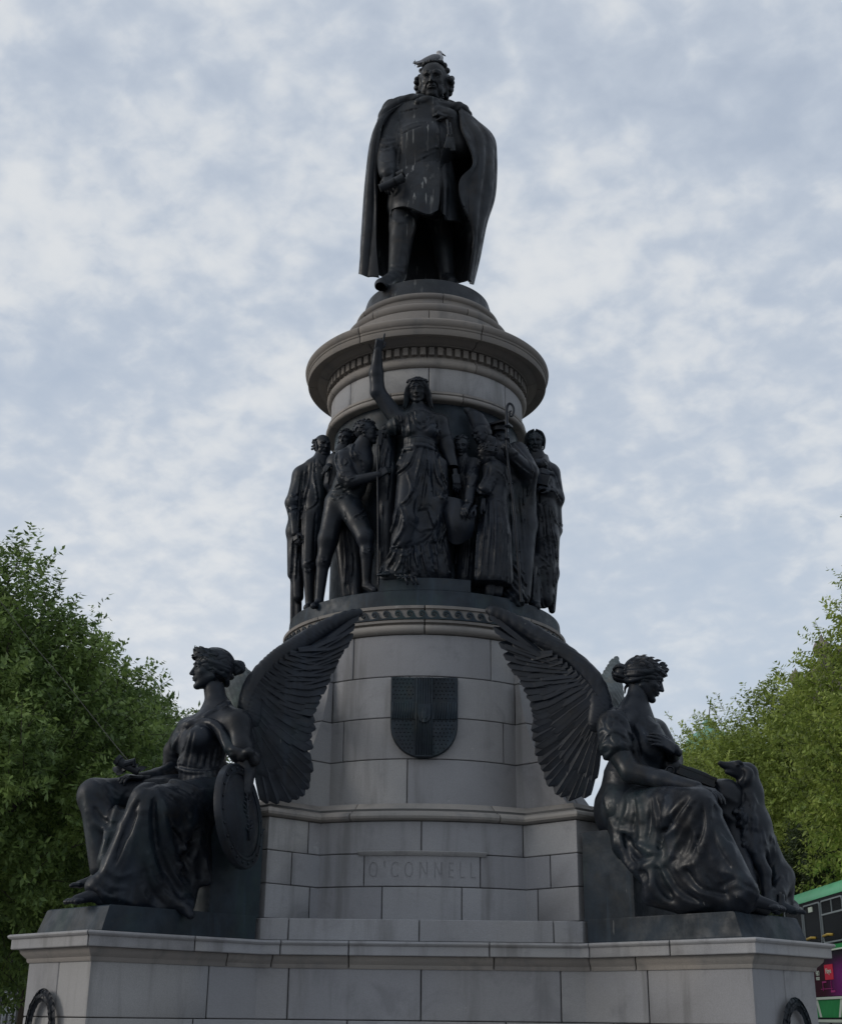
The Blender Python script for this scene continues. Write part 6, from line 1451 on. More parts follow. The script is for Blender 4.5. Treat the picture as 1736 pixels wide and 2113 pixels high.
    # ---------------------------------------------------------------- cloaked friar, far right
    r, parts, hair = person('cloaked_friar_statue', 'bronze long haired man in a cowl clasping a book, rightmost of the ring', c4, (1000, 1900, -.7), ('friar', (945, 520, -.76), (-.06, -1, -.16), .272))
    f = Fig(c4, (850, 600, -1.15), (1230, 1960, -.25), .0105); S = f
    S.C((950, 590, -.74), (960, 680, -.72), 62, 80).C((960, 720, -.70), (990, 900, -.70), 110, 115, .06).C((910, 720, -.72), (1060, 760, -.66), 70, 78, .05).C((990, 900, -.68), (1010, 1300, -.66), 120, 125, .06).C((1010, 1300, -.66), (1010, 1800, -.62), 120, 85, .05)
    S.C((1080, 780, -.62), (1120, 980, -.62), 75, 66, .05).C((1120, 980, -.62), (1030, 900, -.86), 60, 44, .04).C((1100, 1000, -.6), (1120, 1240, -.58), 62, 52, .05).C((1090, 1250, -.58), (1080, 1600, -.55), 58, 60, .05).C((1075, 1600, -.55), (1085, 1900, -.52), 62, 28, .05)
    S.C((930, 1500, -.74), (940, 1850, -.76), 55, 50, .05).C((940, 1860, -.78), (960, 1870, -.88), 40, 34, .02).C((1160, 1200, -.5), (1150, 1240, -.52), 16, 14, .02)
    S.T([(880, 660, -.80), (950, 690, -.90), (1010, 680, -.84), (1030, 640, -.7)], [26, 34, 34, 26], .02)
    S.F([[(880, 700), (920, 720), (960, 700)], [(1000, 660), (1060, 720), (1110, 800), (1140, 900)], [(1040, 700), (1050, 800), (1090, 900), (1150, 1000)], [(960, 900), (960, 1000), (990, 1030), (1040, 1000)], [(920, 950), (930, 1100), (940, 1300)], [(990, 1030), (1010, 1150), (1020, 1320)],
         [(910, 1325), (960, 1315), (1020, 1310)], [(1020, 1310), (1035, 1400), (1050, 1500)], [(940, 1430), (990, 1460), (1050, 1510), (1040, 1550)], [(970, 1560), (1010, 1540), (1050, 1545)], [(1080, 1060), (1110, 1160), (1160, 1220)], [(1060, 1050), (1080, 1200), (1110, 1350), (1120, 1500)],
         [(1110, 1400), (1130, 1500), (1130, 1600)], [(980, 1580), (990, 1700), (1010, 1850), (1070, 1920)], [(1090, 1500), (1100, 1700), (1095, 1900)], [(1040, 1050), (1060, 1300), (1080, 1500)], [(930, 1500), (940, 1650), (930, 1800)], [(900, 900), (890, 1100), (880, 1300)]], 12)
    S.F([[(1000, 1100), (1010, 1300)], [(1070, 1150), (1090, 1350)], [(960, 1500), (975, 1700)], [(1040, 1560), (1050, 1750)], [(1020, 720), (1070, 800)]], 9, .2, .008, 's')
    S.cut(5.45); parts.append(S.s.mesh()); hand(parts, S.p((1060, 770, -.9)), S.p((960, 745, -.96))-S.p((1060, 770, -.9)), (0, -1, .2), .2, curl=.5, thumb=1); hand(parts, S.p((1065, 905, -.88)), S.p((970, 870, -.96))-S.p((1065, 905, -.88)), (0, -.8, .6), .2, curl=.5, thumb=1)
    sculpt('body', parts, BRONZE, r); sculpt('hair', hair, BRONZE, r)
    bk = thing('small_bronze_book', 'small bronze book held between the hands of the cloaked friar', 'book', tuple(pm(1000, 825, -.93))); m_ = MB(); m_.box(pm(1000, 825, -.93), (.16, .05, .11), frame((.2, 1, .1), (.3, 0, 1))); m_.obj('cover', BRONZE, bk)
    # ---------------------------------------------------------------- rocks between bishop and friar, low wall behind the figures
    rk = thing('bronze_rock', 'rough bronze rock between the boy and the cloaked friar', 'rock', tuple(pm(790, 1780, -1.1)))
    f = Fig(c4, (640, 1380, -1.35), (900, 1860, -.7), .012); f.C((760, 1480, -1.0), (770, 1800, -1.08), 80, 100, .04).C((850, 1500, -.95), (850, 1800, -1.0), 40, 50, .04)
    f.s.warp(f.s.lo, f.s.lo+f.s.n*f.s.h, lambda q, X, Y, Z: (q-.02*np.sin(X*47+Y*20)*np.sin(Z*43+X*11)-.012*np.sin(X*90+Z*70)).astype(np.float32)); f.cut(5.5); sculpt('boulder', [f.s.mesh()], BRONZE, rk)
frieze()
print('frieze', time.time()-T0)
# ================================================================ shield of arms, inscription, wreaths
def inscription():
    tgt = None
    for o in pedestal.children:
        if o.name.startswith('granite_block'):
            c = np.array([v.co[:] for v in o.data.vertices])+np.array(o.location)+np.array(pedestal.location)
            if abs(c[:, 0].mean()) < .05 and 2.69 < c[:, 2].min() < 2.73 and c[:, 1].max() < -1 and c[:, 2].max() > 2.95: tgt = o; arr = c
    if tgt is None: print('no inscription block'); return
    cu = bpy.data.curves.new('inscription', 'FONT'); cu.body = "O'CONNELL"; cu.size = 1; cu.extrude = .5; cu.resolution_u = 4; cu.space_character = 1.8
    to = bpy.data.objects.new('inscription', cu); COL.objects.link(to); bpy.context.view_layer.update()
    me = bpy.data.meshes.new_from_object(to); bpy.data.objects.remove(to); me.materials.clear(); me.materials.append(STONE)
    v = np.array([q.co[:] for q in me.vertices]); v -= (v.max(0)+v.min(0))/2; sz = v.max(0)-v.min(0)
    x = v[:, 0]/sz[0]*.965; z = v[:, 1]/sz[1]*.150; d = -v[:, 2]/sz[2]*.015
    R = ((.22)**2+.95**2)/(2*.22); ysurf = -1.72+R-np.sqrt(R*R-x*x)
    for q, a, b, c in zip(me.vertices, x, ysurf+d, z+2.848): q.co = (a, b, c)
    co = bpy.data.objects.new('cutter', me); COL.objects.link(co)
    co.location = (0, 0, 0); tl = tgt.matrix_world.copy()
    md = tgt.modifiers.new('b', 'BOOLEAN'); md.operation = 'DIFFERENCE'; md.object = co; md.solver = 'EXACT'
    bpy.context.view_layer.update(); dg = bpy.context.evaluated_depsgraph_get(); nm = bpy.data.meshes.new_from_object(tgt.evaluated_get(dg))
    n0 = len(tgt.data.polygons); tgt.modifiers.remove(md)
    nm.polygons.foreach_set('use_smooth', np.zeros(len(nm.polygons), dtype=bool))
    if len(nm.polygons) > n0: tgt.data = nm
    print('inscription', n0, len(nm.polygons)); bpy.data.objects.remove(co)
    tgt.name = 'inscribed_block'; tgt['label'] = "curved granite tablet cut with the name O'CONNELL"
inscription()
piece('hood_moulding', TIERP, u_of_x(TIERP, 2.9, -.585), u_of_x(TIERP, 2.9, .585), [(-.05, 2.975), (.012, 2.975), (.02, 2.984), (.034, 2.996), (.040, 3.010), (.030, 3.016), (-.05, 3.018)], mat=STONE, smooth=35)
def arms():
    r = thing('shield_of_arms', 'dark bronze heraldic shield with a fluted cross and a hand, fixed to the granite shaft', 'coat of arms', (0, -1.5, 4.3))
    c0 = P(874.5, 1480, -1.5); tl = P(806, 1398, -1.5); br = P(942, 1563, -1.5); W = br[0]-tl[0]; zt = P(874, 1398, -1.5)[2]; zb = P(874, 1563, -1.5)[2]; H = zt-zb; cx = c0[0]
    def outline(s=1.0, n=22):
        w = W/2*s; h = H*s; z0 = (zt+zb)/2+h/2; pts = [(-w, z0), (w, z0)]
        for t in np.linspace(0, math.pi, n): pts.append((w*math.cos(t), z0-h*.56-(h*.44)*math.sin(t)**.9))
        return [(cx+x, z) for x, z in pts]
    def plate(name, pts, y0, y1, mat=BRONZE_P, parent=r, bev=.006):
        n = len(pts); c = np.mean(pts, 0); V = [(x, y0, z) for x, z in pts]+[(x, y1+bev, z) for x, z in pts]+[(c[0]+(x-c[0])*(1-bev*2), y1, c[1]+(z-c[1])*(1-bev*2)) for x, z in pts]
        F = [(i, (i+1) % n, n+(i+1) % n, n+i) for i in range(n)]+[(n+i, n+(i+1) % n, 2*n+(i+1) % n, 2*n+i) for i in range(n)]+[tuple(range(2*n, 3*n))]
        return mesh_obj(name, V, F, mat, parent)
    plate('field', outline(), -1.40, -1.520); plate('rim_edge', outline(1.012), -1.40, -1.500)
    hw = W*.130
    bx = MB(); bx.box((cx, -1.522, (zt+zb)/2-.0), (2*hw, .03, H*.985)); bx.obj('cross_band', BRONZE_P, r)
    zc = zt-H*.425; hh = H*.105; bx = MB(); bx.box((cx, -1.524, zc), (W*.985, .024, 2*hh)); bx.obj('cross_band', BRONZE_P, r)
    for i in range(7):
        m_ = MB(); x = cx-hw+(i+.5)*2*hw/7; m_.tube([(x, -1.538, zt-.005), (x, -1.538, zb+.02)], .0085, 6); m_.obj('flute', BRONZE_P, r, True)
    for sgn in (-1, 1):
        for i in range(9):
            x = cx+sgn*(hw+.012+(i+.5)*(W/2-hw-.02)/9); m_ = MB(); m_.tube([(x, -1.537, zc-hh+.004), (x, -1.537, zc+hh-.004)], .0075, 6); m_.obj('flute', BRONZE_P, r, True)
    dots = MB()
    for j in range(22):
        for i in range(17):
            x = -W/2+.02+(i+(j % 2)*.5)*W/17; z = zt-.022-j*H/21
            if abs(x) < hw+.012 or abs(z-zc) < hh+.012: continue
            t = (zt-z)/H; lim = W/2-.02 if t < .56 else (W/2)*math.sqrt(max(0, 1-((t-.56)/.44)**2))-.022
            if abs(x) > lim: continue
            dots.tube([(cx+x, -1.520, z), (cx+x, -1.529, z)], [.0075, .003], 6)
    tag(dots.obj('studs', BRONZE, r), kind='stuff')
    w, h = W*.10, H*.11; zz = zt-H*.46
    small = [(-w, zz+h), (w, zz+h)]+[(w*math.cos(t), zz-h*.1-h*1.0*math.sin(t)) for t in np.linspace(0, math.pi, 12)]
    e = plate('escutcheon', [(cx+x, z) for x, z in small], -1.5, -1.562, BRONZE_P)
    hp = []; hand(hp, (cx, -1.565, zz-h*.75), (0, 0, 1), (0, -1, 0), h*1.55, curl=.02, thumb=-1, spread=.06); o = sculpt('red_hand', hp, BRONZE_P, r); o.name = 'open_hand'
arms()
def wreath(sx, label):
    n = nrm((sx*-1*-1, -1, 0)); n = nrm((sx, -1, 0)); dpl = (BA+BB)/math.sqrt(2)-.118
    px = (103, 2038) if sx < 0 else (1626, 2056)
    d = ray(*px); t = (dpl-CAMP@n)/(d@n); top = CAMP+d*t; R = .180; e1 = nrm(np.cross((0, 0, 1), n)); Rz = .25
    c = top-np.array((0, 0, Rz+.055))+n*.045
    r = thing('bronze_wreath', label, 'wreath', tuple(c), 'wreaths on the base')
    m_ = MB(); ring_ = [c+R*math.sin(a)*e1+Rz*math.cos(a)*np.array((0, 0, 1)) for a in np.linspace(0, 2*math.pi, 49)]; m_.tube(ring_, .018, 8, caps=False); m_.obj('band', BRONZE, r, True)
    for i in range(96):
        k = i//3; a = (k+.5)*2*math.pi/32; up = 1 if a > math.pi else -1
        pos = c+R*math.sin(a)*e1+Rz*math.cos(a)*np.array((0, 0, 1)); tg = nrm(R*math.cos(a)*e1-Rz*math.sin(a)*np.array((0, 0, 1)))*(-1 if a < math.pi else 1)
        rad_ = nrm(pos-c); w = (i % 3)-1
        st = pos-tg*.05+rad_*w*.010+n*.010; tp = pos+tg*.055+rad_*w*.045+n*(.04 if w == 0 else .022)
        place_feather(r, st, tp, n+rad_*w*.8+np.array([RNG.uniform(-.3, .3), 0, RNG.uniform(-.3, .3)]), .024, 1.6, 'leaf')
wreath(-1, 'dark bronze laurel wreath hung on the left corner of the granite base')
wreath(1, 'dark bronze laurel wreath hung on the right corner of the granite base')
print('details', time.time()-T0)
# ================================================================ ground, street, trees, bus and houses
def flat(name, pts, z, mat, kind='structure'):
    o = mesh_obj(name, [(x, y, z) for x, y in pts], [tuple(range(len(pts)))], mat); tag(o, kind=kind); return o
AS = Mat('asphalt', (.05, .05, .052), .9); AS.color(AS.mix(AS.rng(AS.noise(6, 5, .7), .35, .7), (.045, .045, .047), (.065, .064, .062))); AS.bump(AS.noise(220, 2), .3, .01)
PV = Mat('paving', (.2, .195, .185), .85); PV.color(PV.mix(PV.rng(PV.noise(2, 5, .6), .3, .7), (.17, .165, .16), (.24, .23, .215))); PV.bump(PV.noise(60, 3), .25, .01)
WL = Mat('road_paint', (.7, .7, .68), .7); WL.color(WL.mix(WL.rng(WL.noise(9, 5, .7), .5, .65), (.72, .72, .70), (.4, .4, .39)))
flat('ground', [(-900, -900), (900, -900), (900, 900), (-900, 900)], -.14, PV.m)
flat('road', [(-13, -200), (13, -200), (13, 300), (-13, 300)], -.132, AS.m)
isl = MB(); isl.prism([(-7.2, -18), (7.2, -18), (7.2, 60), (-7.2, 60)], -.13, 0.0); tag(isl.obj('pavement', PV.m), kind='structure')
kb = MB()
for sx in (-1, 1): kb.box((sx*7.28, 21, -.06), (.15, 78, .13))
tag(kb.obj('kerb', STONE), kind='structure')
for sx in (-1, 1):
    sd = MB(); sd.prism([(sx*13, -200), (sx*26, -200), (sx*26, 300), (sx*13, 300)][::sx], -.13, 0.0); tag(sd.obj('side_pavement', PV.m), kind='structure')
ml = MB()
for sx in (-1, 1):
    for y in range(-60, 120, 6): ml.box((sx*10.2, y, -.126), (.12, 3, .004))
tag(ml.obj('road_marking', WL.m), kind='structure')

def leaf_mat(name, dark, mid, light):
    m = Mat(name, mid, .55, 0, .35); isl_ = m.geo.outputs['Random Per Island']
    c = m.mix(m.rng(isl_, 0, 1), dark, mid); c = m.mix(m.rng(m.noise(.9, 4, .6), .42, .68, 0, .75), c, light); m.color(c)
    tr = m.N.new('ShaderNodeBsdfTranslucent'); m.L.new(c, tr.inputs[0]); mx = m.N.new('ShaderNodeMixShader'); mx.inputs[0].default_value = .38
    m.L.new(m.b.outputs[0], mx.inputs[1]); m.L.new(tr.outputs[0], mx.inputs[2]); out = [n for n in m.N if n.type == 'OUTPUT_MATERIAL'][0]; m.L.new(mx.outputs[0], out.inputs[0]); return m.m
LEAF_D = leaf_mat('dark_leaves', (.075, .125, .04), (.17, .255, .072), (.31, .42, .12))
LEAF_L = leaf_mat('yellow_green_leaves', (.15, .20, .05), (.32, .40, .085), (.48, .56, .14))
LEAF_M = leaf_mat('mid_green_leaves', (.10, .15, .04), (.19, .27, .065), (.30, .38, .10))
LEAF_S = leaf_mat('shade_toned_leaves', (.022, .035, .012), (.045, .070, .022), (.08, .115, .035))  # leaf colour darkened to stand in for the shaded inside of the crown
BARK = Mat('bark', (.05, .042, .034), .95); BARK.bump(BARK.noise(14, 5, .7, sc=(1, 1, .3)), .8, .05)
def tree(label, c, rads, base_z, n_shoots, mat, seed, leaf=.10, shape=1.0, per=14, name='broadleaf_tree'):
    rg = np.random.default_rng(seed); c = np.array(c, float); rads = np.array(rads, float)
    root = thing(name, label, 'tree', (c[0], c[1], 0), 'street trees beyond the monument')
    # lobes: big uneven clumps of the crown
    nl = 46; g = (1+5**.5)/2; i = np.arange(nl); th = 2*math.pi*i/g; zz = 1-2*(i+.5)/nl; rr = np.sqrt(1-zz*zz)
    lob = np.stack([rr*np.cos(th), rr*np.sin(th), zz], 1)*rg.uniform(.60, .86, (nl, 1)); lr = rg.uniform(.19, .33, nl)
    k = rg.integers(0, nl, n_shoots); d = rg.normal(size=(n_shoots, 3)); d /= np.linalg.norm(d, axis=1)[:, None]
    rad_ = rg.uniform(0, 1, n_shoots)**.30
    p = lob[k]+d*(lr[k]*rad_)[:, None]; 
    q = rg.integers(0, n_shoots, n_shoots//7); inner = rg.normal(size=(len(q), 3))*.33; p[q] = inner
    # taper towards the top
    f = np.clip(1.08-.32*np.clip(p[:, 2], 0, 1.2)**1.5*shape, .3, 1.1); p[:, :2] *= f[:, None]
    base = c+p*rads; out = p/(np.linalg.norm(p, axis=1)[:, None]+1e-6)
    dr = out*.75+rg.normal(size=p.shape)*.42; dr[:, 2] += .55; dr /= np.linalg.norm(dr, axis=1)[:, None]
    L = rg.uniform(.22, .60, n_shoots)*min(leaf/.10, 1.12); lo = rg.uniform(0, 1, n_shoots) < .10; L[lo] *= 1.45
    # leaves along each shoot
    t = (np.arange(per)+.5)/per; pos = base[:, None]+dr[:, None]*(L[:, None]*t)[..., None]; pos[..., 2] -= (.10*L[:, None]*t**2)
    N = n_shoots*per; pos = pos.reshape(-1, 3); D = np.repeat(dr, per, 0)
    side = rg.normal(size=(N, 3)); side -= D*(side*D).sum(1)[:, None]; side /= np.linalg.norm(side, axis=1)[:, None]
    ld = D*.45+side*.9; ld[:, 2] -= .22; ld /= np.linalg.norm(ld, axis=1)[:, None]
    up = rg.normal(size=(N, 3))*.5; up[:, 2] += 1; w = np.cross(ld, up); w /= np.linalg.norm(w, axis=1)[:, None]+1e-9; nn = np.cross(w, ld)
    s = leaf*rg.uniform(.65, 1.25, (N, 1)); wd = s*.21
    V = np.stack([pos, pos+ld*s*.42+w*wd-nn*s*.05, pos+ld*s, pos+ld*s*.42-w*wd-nn*s*.05], 1).reshape(-1, 3)
    F = np.arange(N*4).reshape(N, 4)
    mesh_obj('crown', V, F, mat, root)
    # twigs of the outer shoots, limbs, trunk
    m_ = MB(); ks = np.nonzero((np.linalg.norm(p, axis=1) > .75) | lo)[0][:1500]
    for j in ks: m_.tube([base[j], base[j]+dr[j]*L[j]*.5-np.array((0, 0, .03*L[j])), base[j]+dr[j]*L[j]-np.array((0, 0, .1*L[j]))], [.009, .006, .003], 3, caps=False)
    tag(m_.obj('twigs', BARK.m, root), kind='stuff')
    m_ = MB(); h = c[2]-base_z; m_.tube([(c[0], c[1], base_z-.1), (c[0]+.05, c[1], base_z+h*.35), (c[0], c[1]+.1, c[2]), (c[0]+.1, c[1], c[2]+rads[2]*.6)], [.26, .20, .14, .04], 10); m_.obj('trunk', BARK.m, root, True)
    for j in range(14):
        e = c+lob[(j*3) % nl]*rads*.95; s0 = np.array((c[0], c[1], base_z+h*(.45+.04*j))); m_ = MB(); m_.tube(spline([s0, (s0+e)/2+np.array((0, 0, .25)), e], 7), [.10, .085, .07, .055, .04, .03, .015], 6); m_.obj('limb', BARK.m, root, True)
    return root
tree('large dark green tree at the left edge, nearest behind the shield bearer', (-7.75, 8.5, 5.35), (3.25, 3.2, 3.65), 0, 8600, LEAF_D, 1, .13)
tree('green tree behind the knee of the left winged woman, second in its row', (-8.1, 15.0, 5.5), (3.5, 3.4, 3.9), 0, 7000, LEAF_D, 2, .13)
tree('lighter green tree just right of the big dark one, behind the woman with the shield', (-8.5, 24.0, 6.0), (3.7, 3.5, 4.4), 0, 6500, LEAF_M, 3, .12)
tree('tall yellow green tree at the right edge above the bus', (12.9, 17.5, 7.3), (4.0, 3.9, 5.9), 0, 10500, LEAF_L, 4, .145)
tree('round yellow green tree behind the dog statue', (11.9, 29.0, 7.2), (4.3, 3.9, 4.7), 0, 9000, LEAF_L, 5, .15)
tree('yellow green tree farthest to the right rear, beside the woman with the dog', (11.7, 38.0, 7.8), (4.7, 4.1, 4.9), 0, 7500, LEAF_L, 6, .14)
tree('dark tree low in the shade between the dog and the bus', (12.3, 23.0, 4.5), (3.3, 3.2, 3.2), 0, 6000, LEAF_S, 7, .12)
print('trees', time.time()-T0)

# ---------------------------------------------------------------- double decker bus: side plane at x = 8.8
def bus():
    GRN = Mat('green_paint', (.015, .23, .06), .5, 0, .12); GRN.color(GRN.mix(GRN.rng(GRN.noise(3), .4, .7), (.012, .22, .055), (.02, .26, .07)))
    RF = Mat('pale_green_roof', (.10, .42, .20), .4, 0, .3); RF.color(RF.mix(RF.rng(RF.noise(2), .3, .7), (.10, .43, .21), (.08, .36, .17)))
    WH = Mat('cream_paint', (.55, .62, .52), .35); BKP = Mat('black_panel', (.012, .012, .014), .6, 0, .08); GL = Mat('dark_glass', (.008, .009, .010), .12, 0, .10); FR = Mat('grey_frame', (.22, .25, .26), .5, 0, .2)
    RD = Mat('red_poster', (.55, .03, .06), .6, 0, .1); YL = Mat('yellow_rail', (.45, .30, .03), .5); TY = Mat('rubber', (.02, .02, .02), .9)
    AD = Mat('magenta_poster', (.1, .0, .08), .6, 0, .08); yy = AD.sep(AD.geo.outputs['Position'])[1]; zz = AD.sep(AD.geo.outputs['Position'])[2]
    c = AD.mix(AD.rng(yy, 16.6, 15.0), (.035, .004, .012), (.16, .015, .15)); c = AD.mix(AD.rng(zz, 2.55, 3.0), c, (.012, .01, .016)); AD.color(c)
    r = thing('double_decker_bus', 'green double decker bus with a dark poster panel at the right edge', 'bus', (10.05, 13, 0)); X0, X1, YB, YF = 8.8, 11.3, 19.5, 8.2
    prof = [(X0, .35), (X0, 4.20), (X0+.04, 4.32), (X0+.14, 4.43), (X0+.32, 4.50), (X0+.6, 4.53), (X1-.6, 4.53), (X1-.32, 4.50), (X1-.14, 4.43), (X1-.04, 4.32), (X1, 4.20), (X1, .35)]
    def shell(name, pr, y0, y1, mat, sm=True):
        n = len(pr); V = [(x, y, z) for y in (y0, y1) for x, z in pr]; F = [(i, i+1, n+i+1, n+i) for i in range(n-1)]+[tuple(range(n))[::-1], tuple(range(n, 2*n))]+[(n-1, 0, n, 2*n-1)]; return mesh_obj(name, V, F, mat, r, sm, 30)
    shell('body', [(X0, .35), (X0, 4.17), (X1, 4.17), (X1, .35)], YF, YB, BKP.m, False)
    shell('roof', [(X0-.01, 4.17), (X0-.005, 4.24)]+prof[2:10]+[(X1+.01, 4.17)], YF-.05, YB+.05, RF.m)
    def panel(name, y0, y1, z0, z1, mat, out=.012, parent=None):
        m_ = MB(); m_.box((X0-out/2+.002, (y0+y1)/2, (z0+z1)/2), (out, abs(y1-y0), z1-z0)); return m_.obj(name, mat, parent or r)
    panel('green_band', YF, YB, 3.075, 3.16, GRN.m, .02); panel('bead', YF, YB, 3.04, 3.072, WH.m, .035)
    panel('green_band', YF, YB, 1.70, 2.06, GRN.m, .02); panel('bead', YF, YB, 2.065, 2.115, WH.m, .045); panel('white_band', YF, YB, 1.60, 1.66, WH.m, .03)
    panel('skirt', YF, YB, .36, .95, GRN.m, .02)
    for y in (17.05, 15.65, 13.9, 12.5):       # white diagonals on the green band
        s_ = 1 if y in (17.05, 13.9) else -1
        V = [(X0-.024, y, 1.705), (X0-.024, y-.16, 1.705), (X0-.024, y-.16+s_*.22, 2.055), (X0-.024, y+s_*.22, 2.055)]; F = [(0, 1, 2, 3), (3, 2, 1, 0)]
        mesh_obj('white_stripe', V+[(X0-.019, b, c_) for _, b, c_ in V], [(0, 1, 2, 3), (7, 6, 5, 4), (0, 4, 5, 1), (1, 5, 6, 2), (2, 6, 7, 3), (3, 7, 4, 0)], WH.m, r)
    panel('poster', 9.2, 17.6, 2.13, 3.02, AD.m, .014)
    def rr_frame(y0, y1, z0, z1, rad_=.09, w=.03, hop=False):
        def loop(y0, y1, z0, z1, rr):
            P_ = []
            for cy, cz, a0 in ((y1-rr, z1-rr, 0), (y0+rr, z1-rr, 90), (y0+rr, z0+rr, 180), (y1-rr, z0+rr, 270)):
                for a in (0, 30, 60, 90): P_.append((cy+rr*math.cos(rad(a0+a)), cz+rr*math.sin(rad(a0+a))))
            return P_
        o_ = loop(y0, y1, z0, z1, rad_); i_ = loop(y0+w, y1-w, z0+w, z1-w, rad_-w*.7); n = len(o_); x1, x2 = X0-.03, X0+.001
        V = [(x1, a, b) for a, b in o_]+[(x1, a, b) for a, b in i_]+[(x2, a, b) for a, b in o_]+[(x2, a, b) for a, b in i_]
        F = []
        for i in range(n):
            j = (i+1) % n; F += [(i, j, n+j, n+i), (2*n+i, 2*n+j, j, i), (n+i, n+j, 3*n+j, 3*n+i)]
        fr = mesh_obj('window', V, F, FR.m, r)
        m_ = MB(); m_.box((X0-.006, (y0+y1)/2, (z0+z1)/2), (.012, y1-y0-2*w, z1-z0-2*w)); m_.obj('pane', GL.m, fr)
        if hop: m_ = MB(); m_.box((X0-.02, (y0+y1)/2, z1-.30), (.02, y1-y0-2*w, .035)); m_.obj('transom', FR.m, fr); m_ = MB(); m_.box((X0-.02, (y0+y1)/2, z1-.16), (.018, .03, .28)); m_.obj('transom', FR.m, fr)
        return fr
    ys = [19.35, 17.72, 16.28, 14.6, 12.95, 11.3, 9.7, 8.3]
    for i in range(7): f = rr_frame(ys[i+1]+.05, ys[i]-.06, 3.20, 4.10, hop=i in (2, 4, 5))
    for i in range(7): rr_frame(ys[i+1]+.05, ys[i]-.06, .98, 1.58)
    panel('window_sticker', 16.9, 17.2, 3.92, 4.03, WH.m, .034)
    for i, y in enumerate((17.2, 15.9, 14.4)): m_ = MB(); m_.tube([(X0-.016, y+.35, 3.36), (X0-.018, y, 3.38), (X0-.016, y-.35, 3.36)], .03, 6); m_.obj('seat_rail', YL.m, r, True)
    panel('red_square', 15.78, 16.40, 2.46, 2.77, RD.m, .022)
    def word(name, txt, yc, zc, w, h, out, mat):
        cu = bpy.data.curves.new(name, 'FONT'); cu.body = txt; cu.extrude = .1; cu.resolution_u = 3; to = bpy.data.objects.new(name, cu); COL.objects.link(to); bpy.context.view_layer.update()
        me = bpy.data.meshes.new_from_object(to); bpy.data.objects.remove(to); v = np.array([q.co[:] for q in me.vertices]); v -= (v.max(0)+v.min(0))/2; sz = v.max(0)-v.min(0)
        V = np.stack([X0-out-v[:, 2]/sz[2]*.006, yc-v[:, 0]/sz[0]*w, zc+v[:, 1]/sz[1]*h], 1); mesh_obj(name, V, [tuple(p.vertices) for p in me.polygons], mat, r)
    word('lettering', 'HBO', 16.95, 2.615, .26, .105, .018, WH.m); word('lettering', 'max', 16.95, 2.505, .26, .07, .018, WH.m); word('lettering', 'Hayu', 16.10, 2.625, .40, .14, .026, WH.m)
    pk = Mat('pink_print', (.35, .04, .18), .6, 0, .1).m
    for q_ in (((X0-.018, 16.62, 2.32), (.01, .02, .16)), ((X0-.018, 16.0, 2.34), (.01, .02, .2)), ((X0-.018, 15.9, 2.22), (.01, .3, .04)), ((X0-.016, 16.35, 2.28), (.008, .9, .012)), ((X0-.018, 16.5, 2.42), (.01, .3, .03))): m_ = MB(); m_.box(*q_); m_.obj('poster_figure', pk, r)
    for y in (17.3, 10.4):
        w = thing('wheel', None, None); w.parent = r; w.location = (0, 0, 0)
        for nm, ra, xx, mt in (('tyre', .50, .02, TY.m), ('rim', .29, -.02, FR.m)):
            m_ = MB(); m_.tube([(X0+.3, y, .40), (X0+xx, y, .40), (X0+xx-.01, y, .40)], [ra, ra, ra*.85], 28); m_.obj(nm, mt, w, True, 40)
bus()
# ---------------------------------------------------------------- houses beyond the trees
def facade(name, label, x, y0, y1, ztop, face, mat, rows, nwin, frame_mat, glass):
    r = thing(name, label, 'building', (x, (y0+y1)/2, 0)); m_ = MB(); dx = -face*9; m_.prism([(x, y0), (x+dx, y0), (x+dx, y1), (x, y1)][::(1 if dx > 0 else -1)], 0, ztop); m_.obj('wall', mat, r)
    for z in (3.3, ztop-.5):
        m_ = MB(); m_.box((x+face*.15, (y0+y1)/2, z), (.5, y1-y0, .22)); m_.box((x+face*.08, (y0+y1)/2, z-.2), (.3, y1-y0, .2)); m_.obj('cornice', mat, r)
    W = (y1-y0)/nwin
    for z0, z1 in rows:
        for i in range(nwin):
            y = y0+(i+.5)*W; w = W*.28; m_ = MB(); xx = x+face*.04
            for a, b, c_, d in ((y-w, z0+(z1-z0)/2, .09, z1-z0), (y+w, z0+(z1-z0)/2, .09, z1-z0), (y, z0, 2*w, .12), (y, z1, 2*w, .1), (y, z0+(z1-z0)*.45, 2*w, .07), (y, (z0+z1)/2, .05, z1-z0)): m_.box((xx, a, b), (.10, c_, d))
            fr = m_.obj('window', frame_mat, r); m_ = MB(); m_.box((x+face*.02, y, (z0+z1)/2), (.05, 2*w-.04, z1-z0-.04)); m_.obj('pane', glass, fr)
    return r
DST = Mat('dark_stucco', (.07, .068, .065), .9); DST.color(DST.mix(DST.rng(DST.noise(1.5, 5), .35, .7), (.055, .053, .05), (.10, .095, .09)))
STF = Mat('weathered_stone', (.16, .13, .115), .9); STF.color(STF.mix(STF.rng(STF.noise(1.2, 5, .6), .35, .7), (.13, .105, .09), (.20, .17, .15)))
WF = Mat('white_window_frame', (.5, .5, .48), .5); GLS = Mat('window_glass', (.01, .012, .014), .08, 0, .6)
facade('street_house', 'dark shaded street building with white framed windows at the lower left edge', -14.2, 14, 52, 15, 1, DST.m, [(1.1, 2.35), (3.75, 5.2), (7, 9), (11, 12.6)], 14, WF.m, GLS.m)
facade('street_house', 'long dark street front farther up the left side, mostly behind the trees', -14.6, 54, 150, 17, 1, DST.m, [(1.1, 2.5), (4, 6), (8, 10), (12, 14.5)], 24, WF.m, GLS.m)
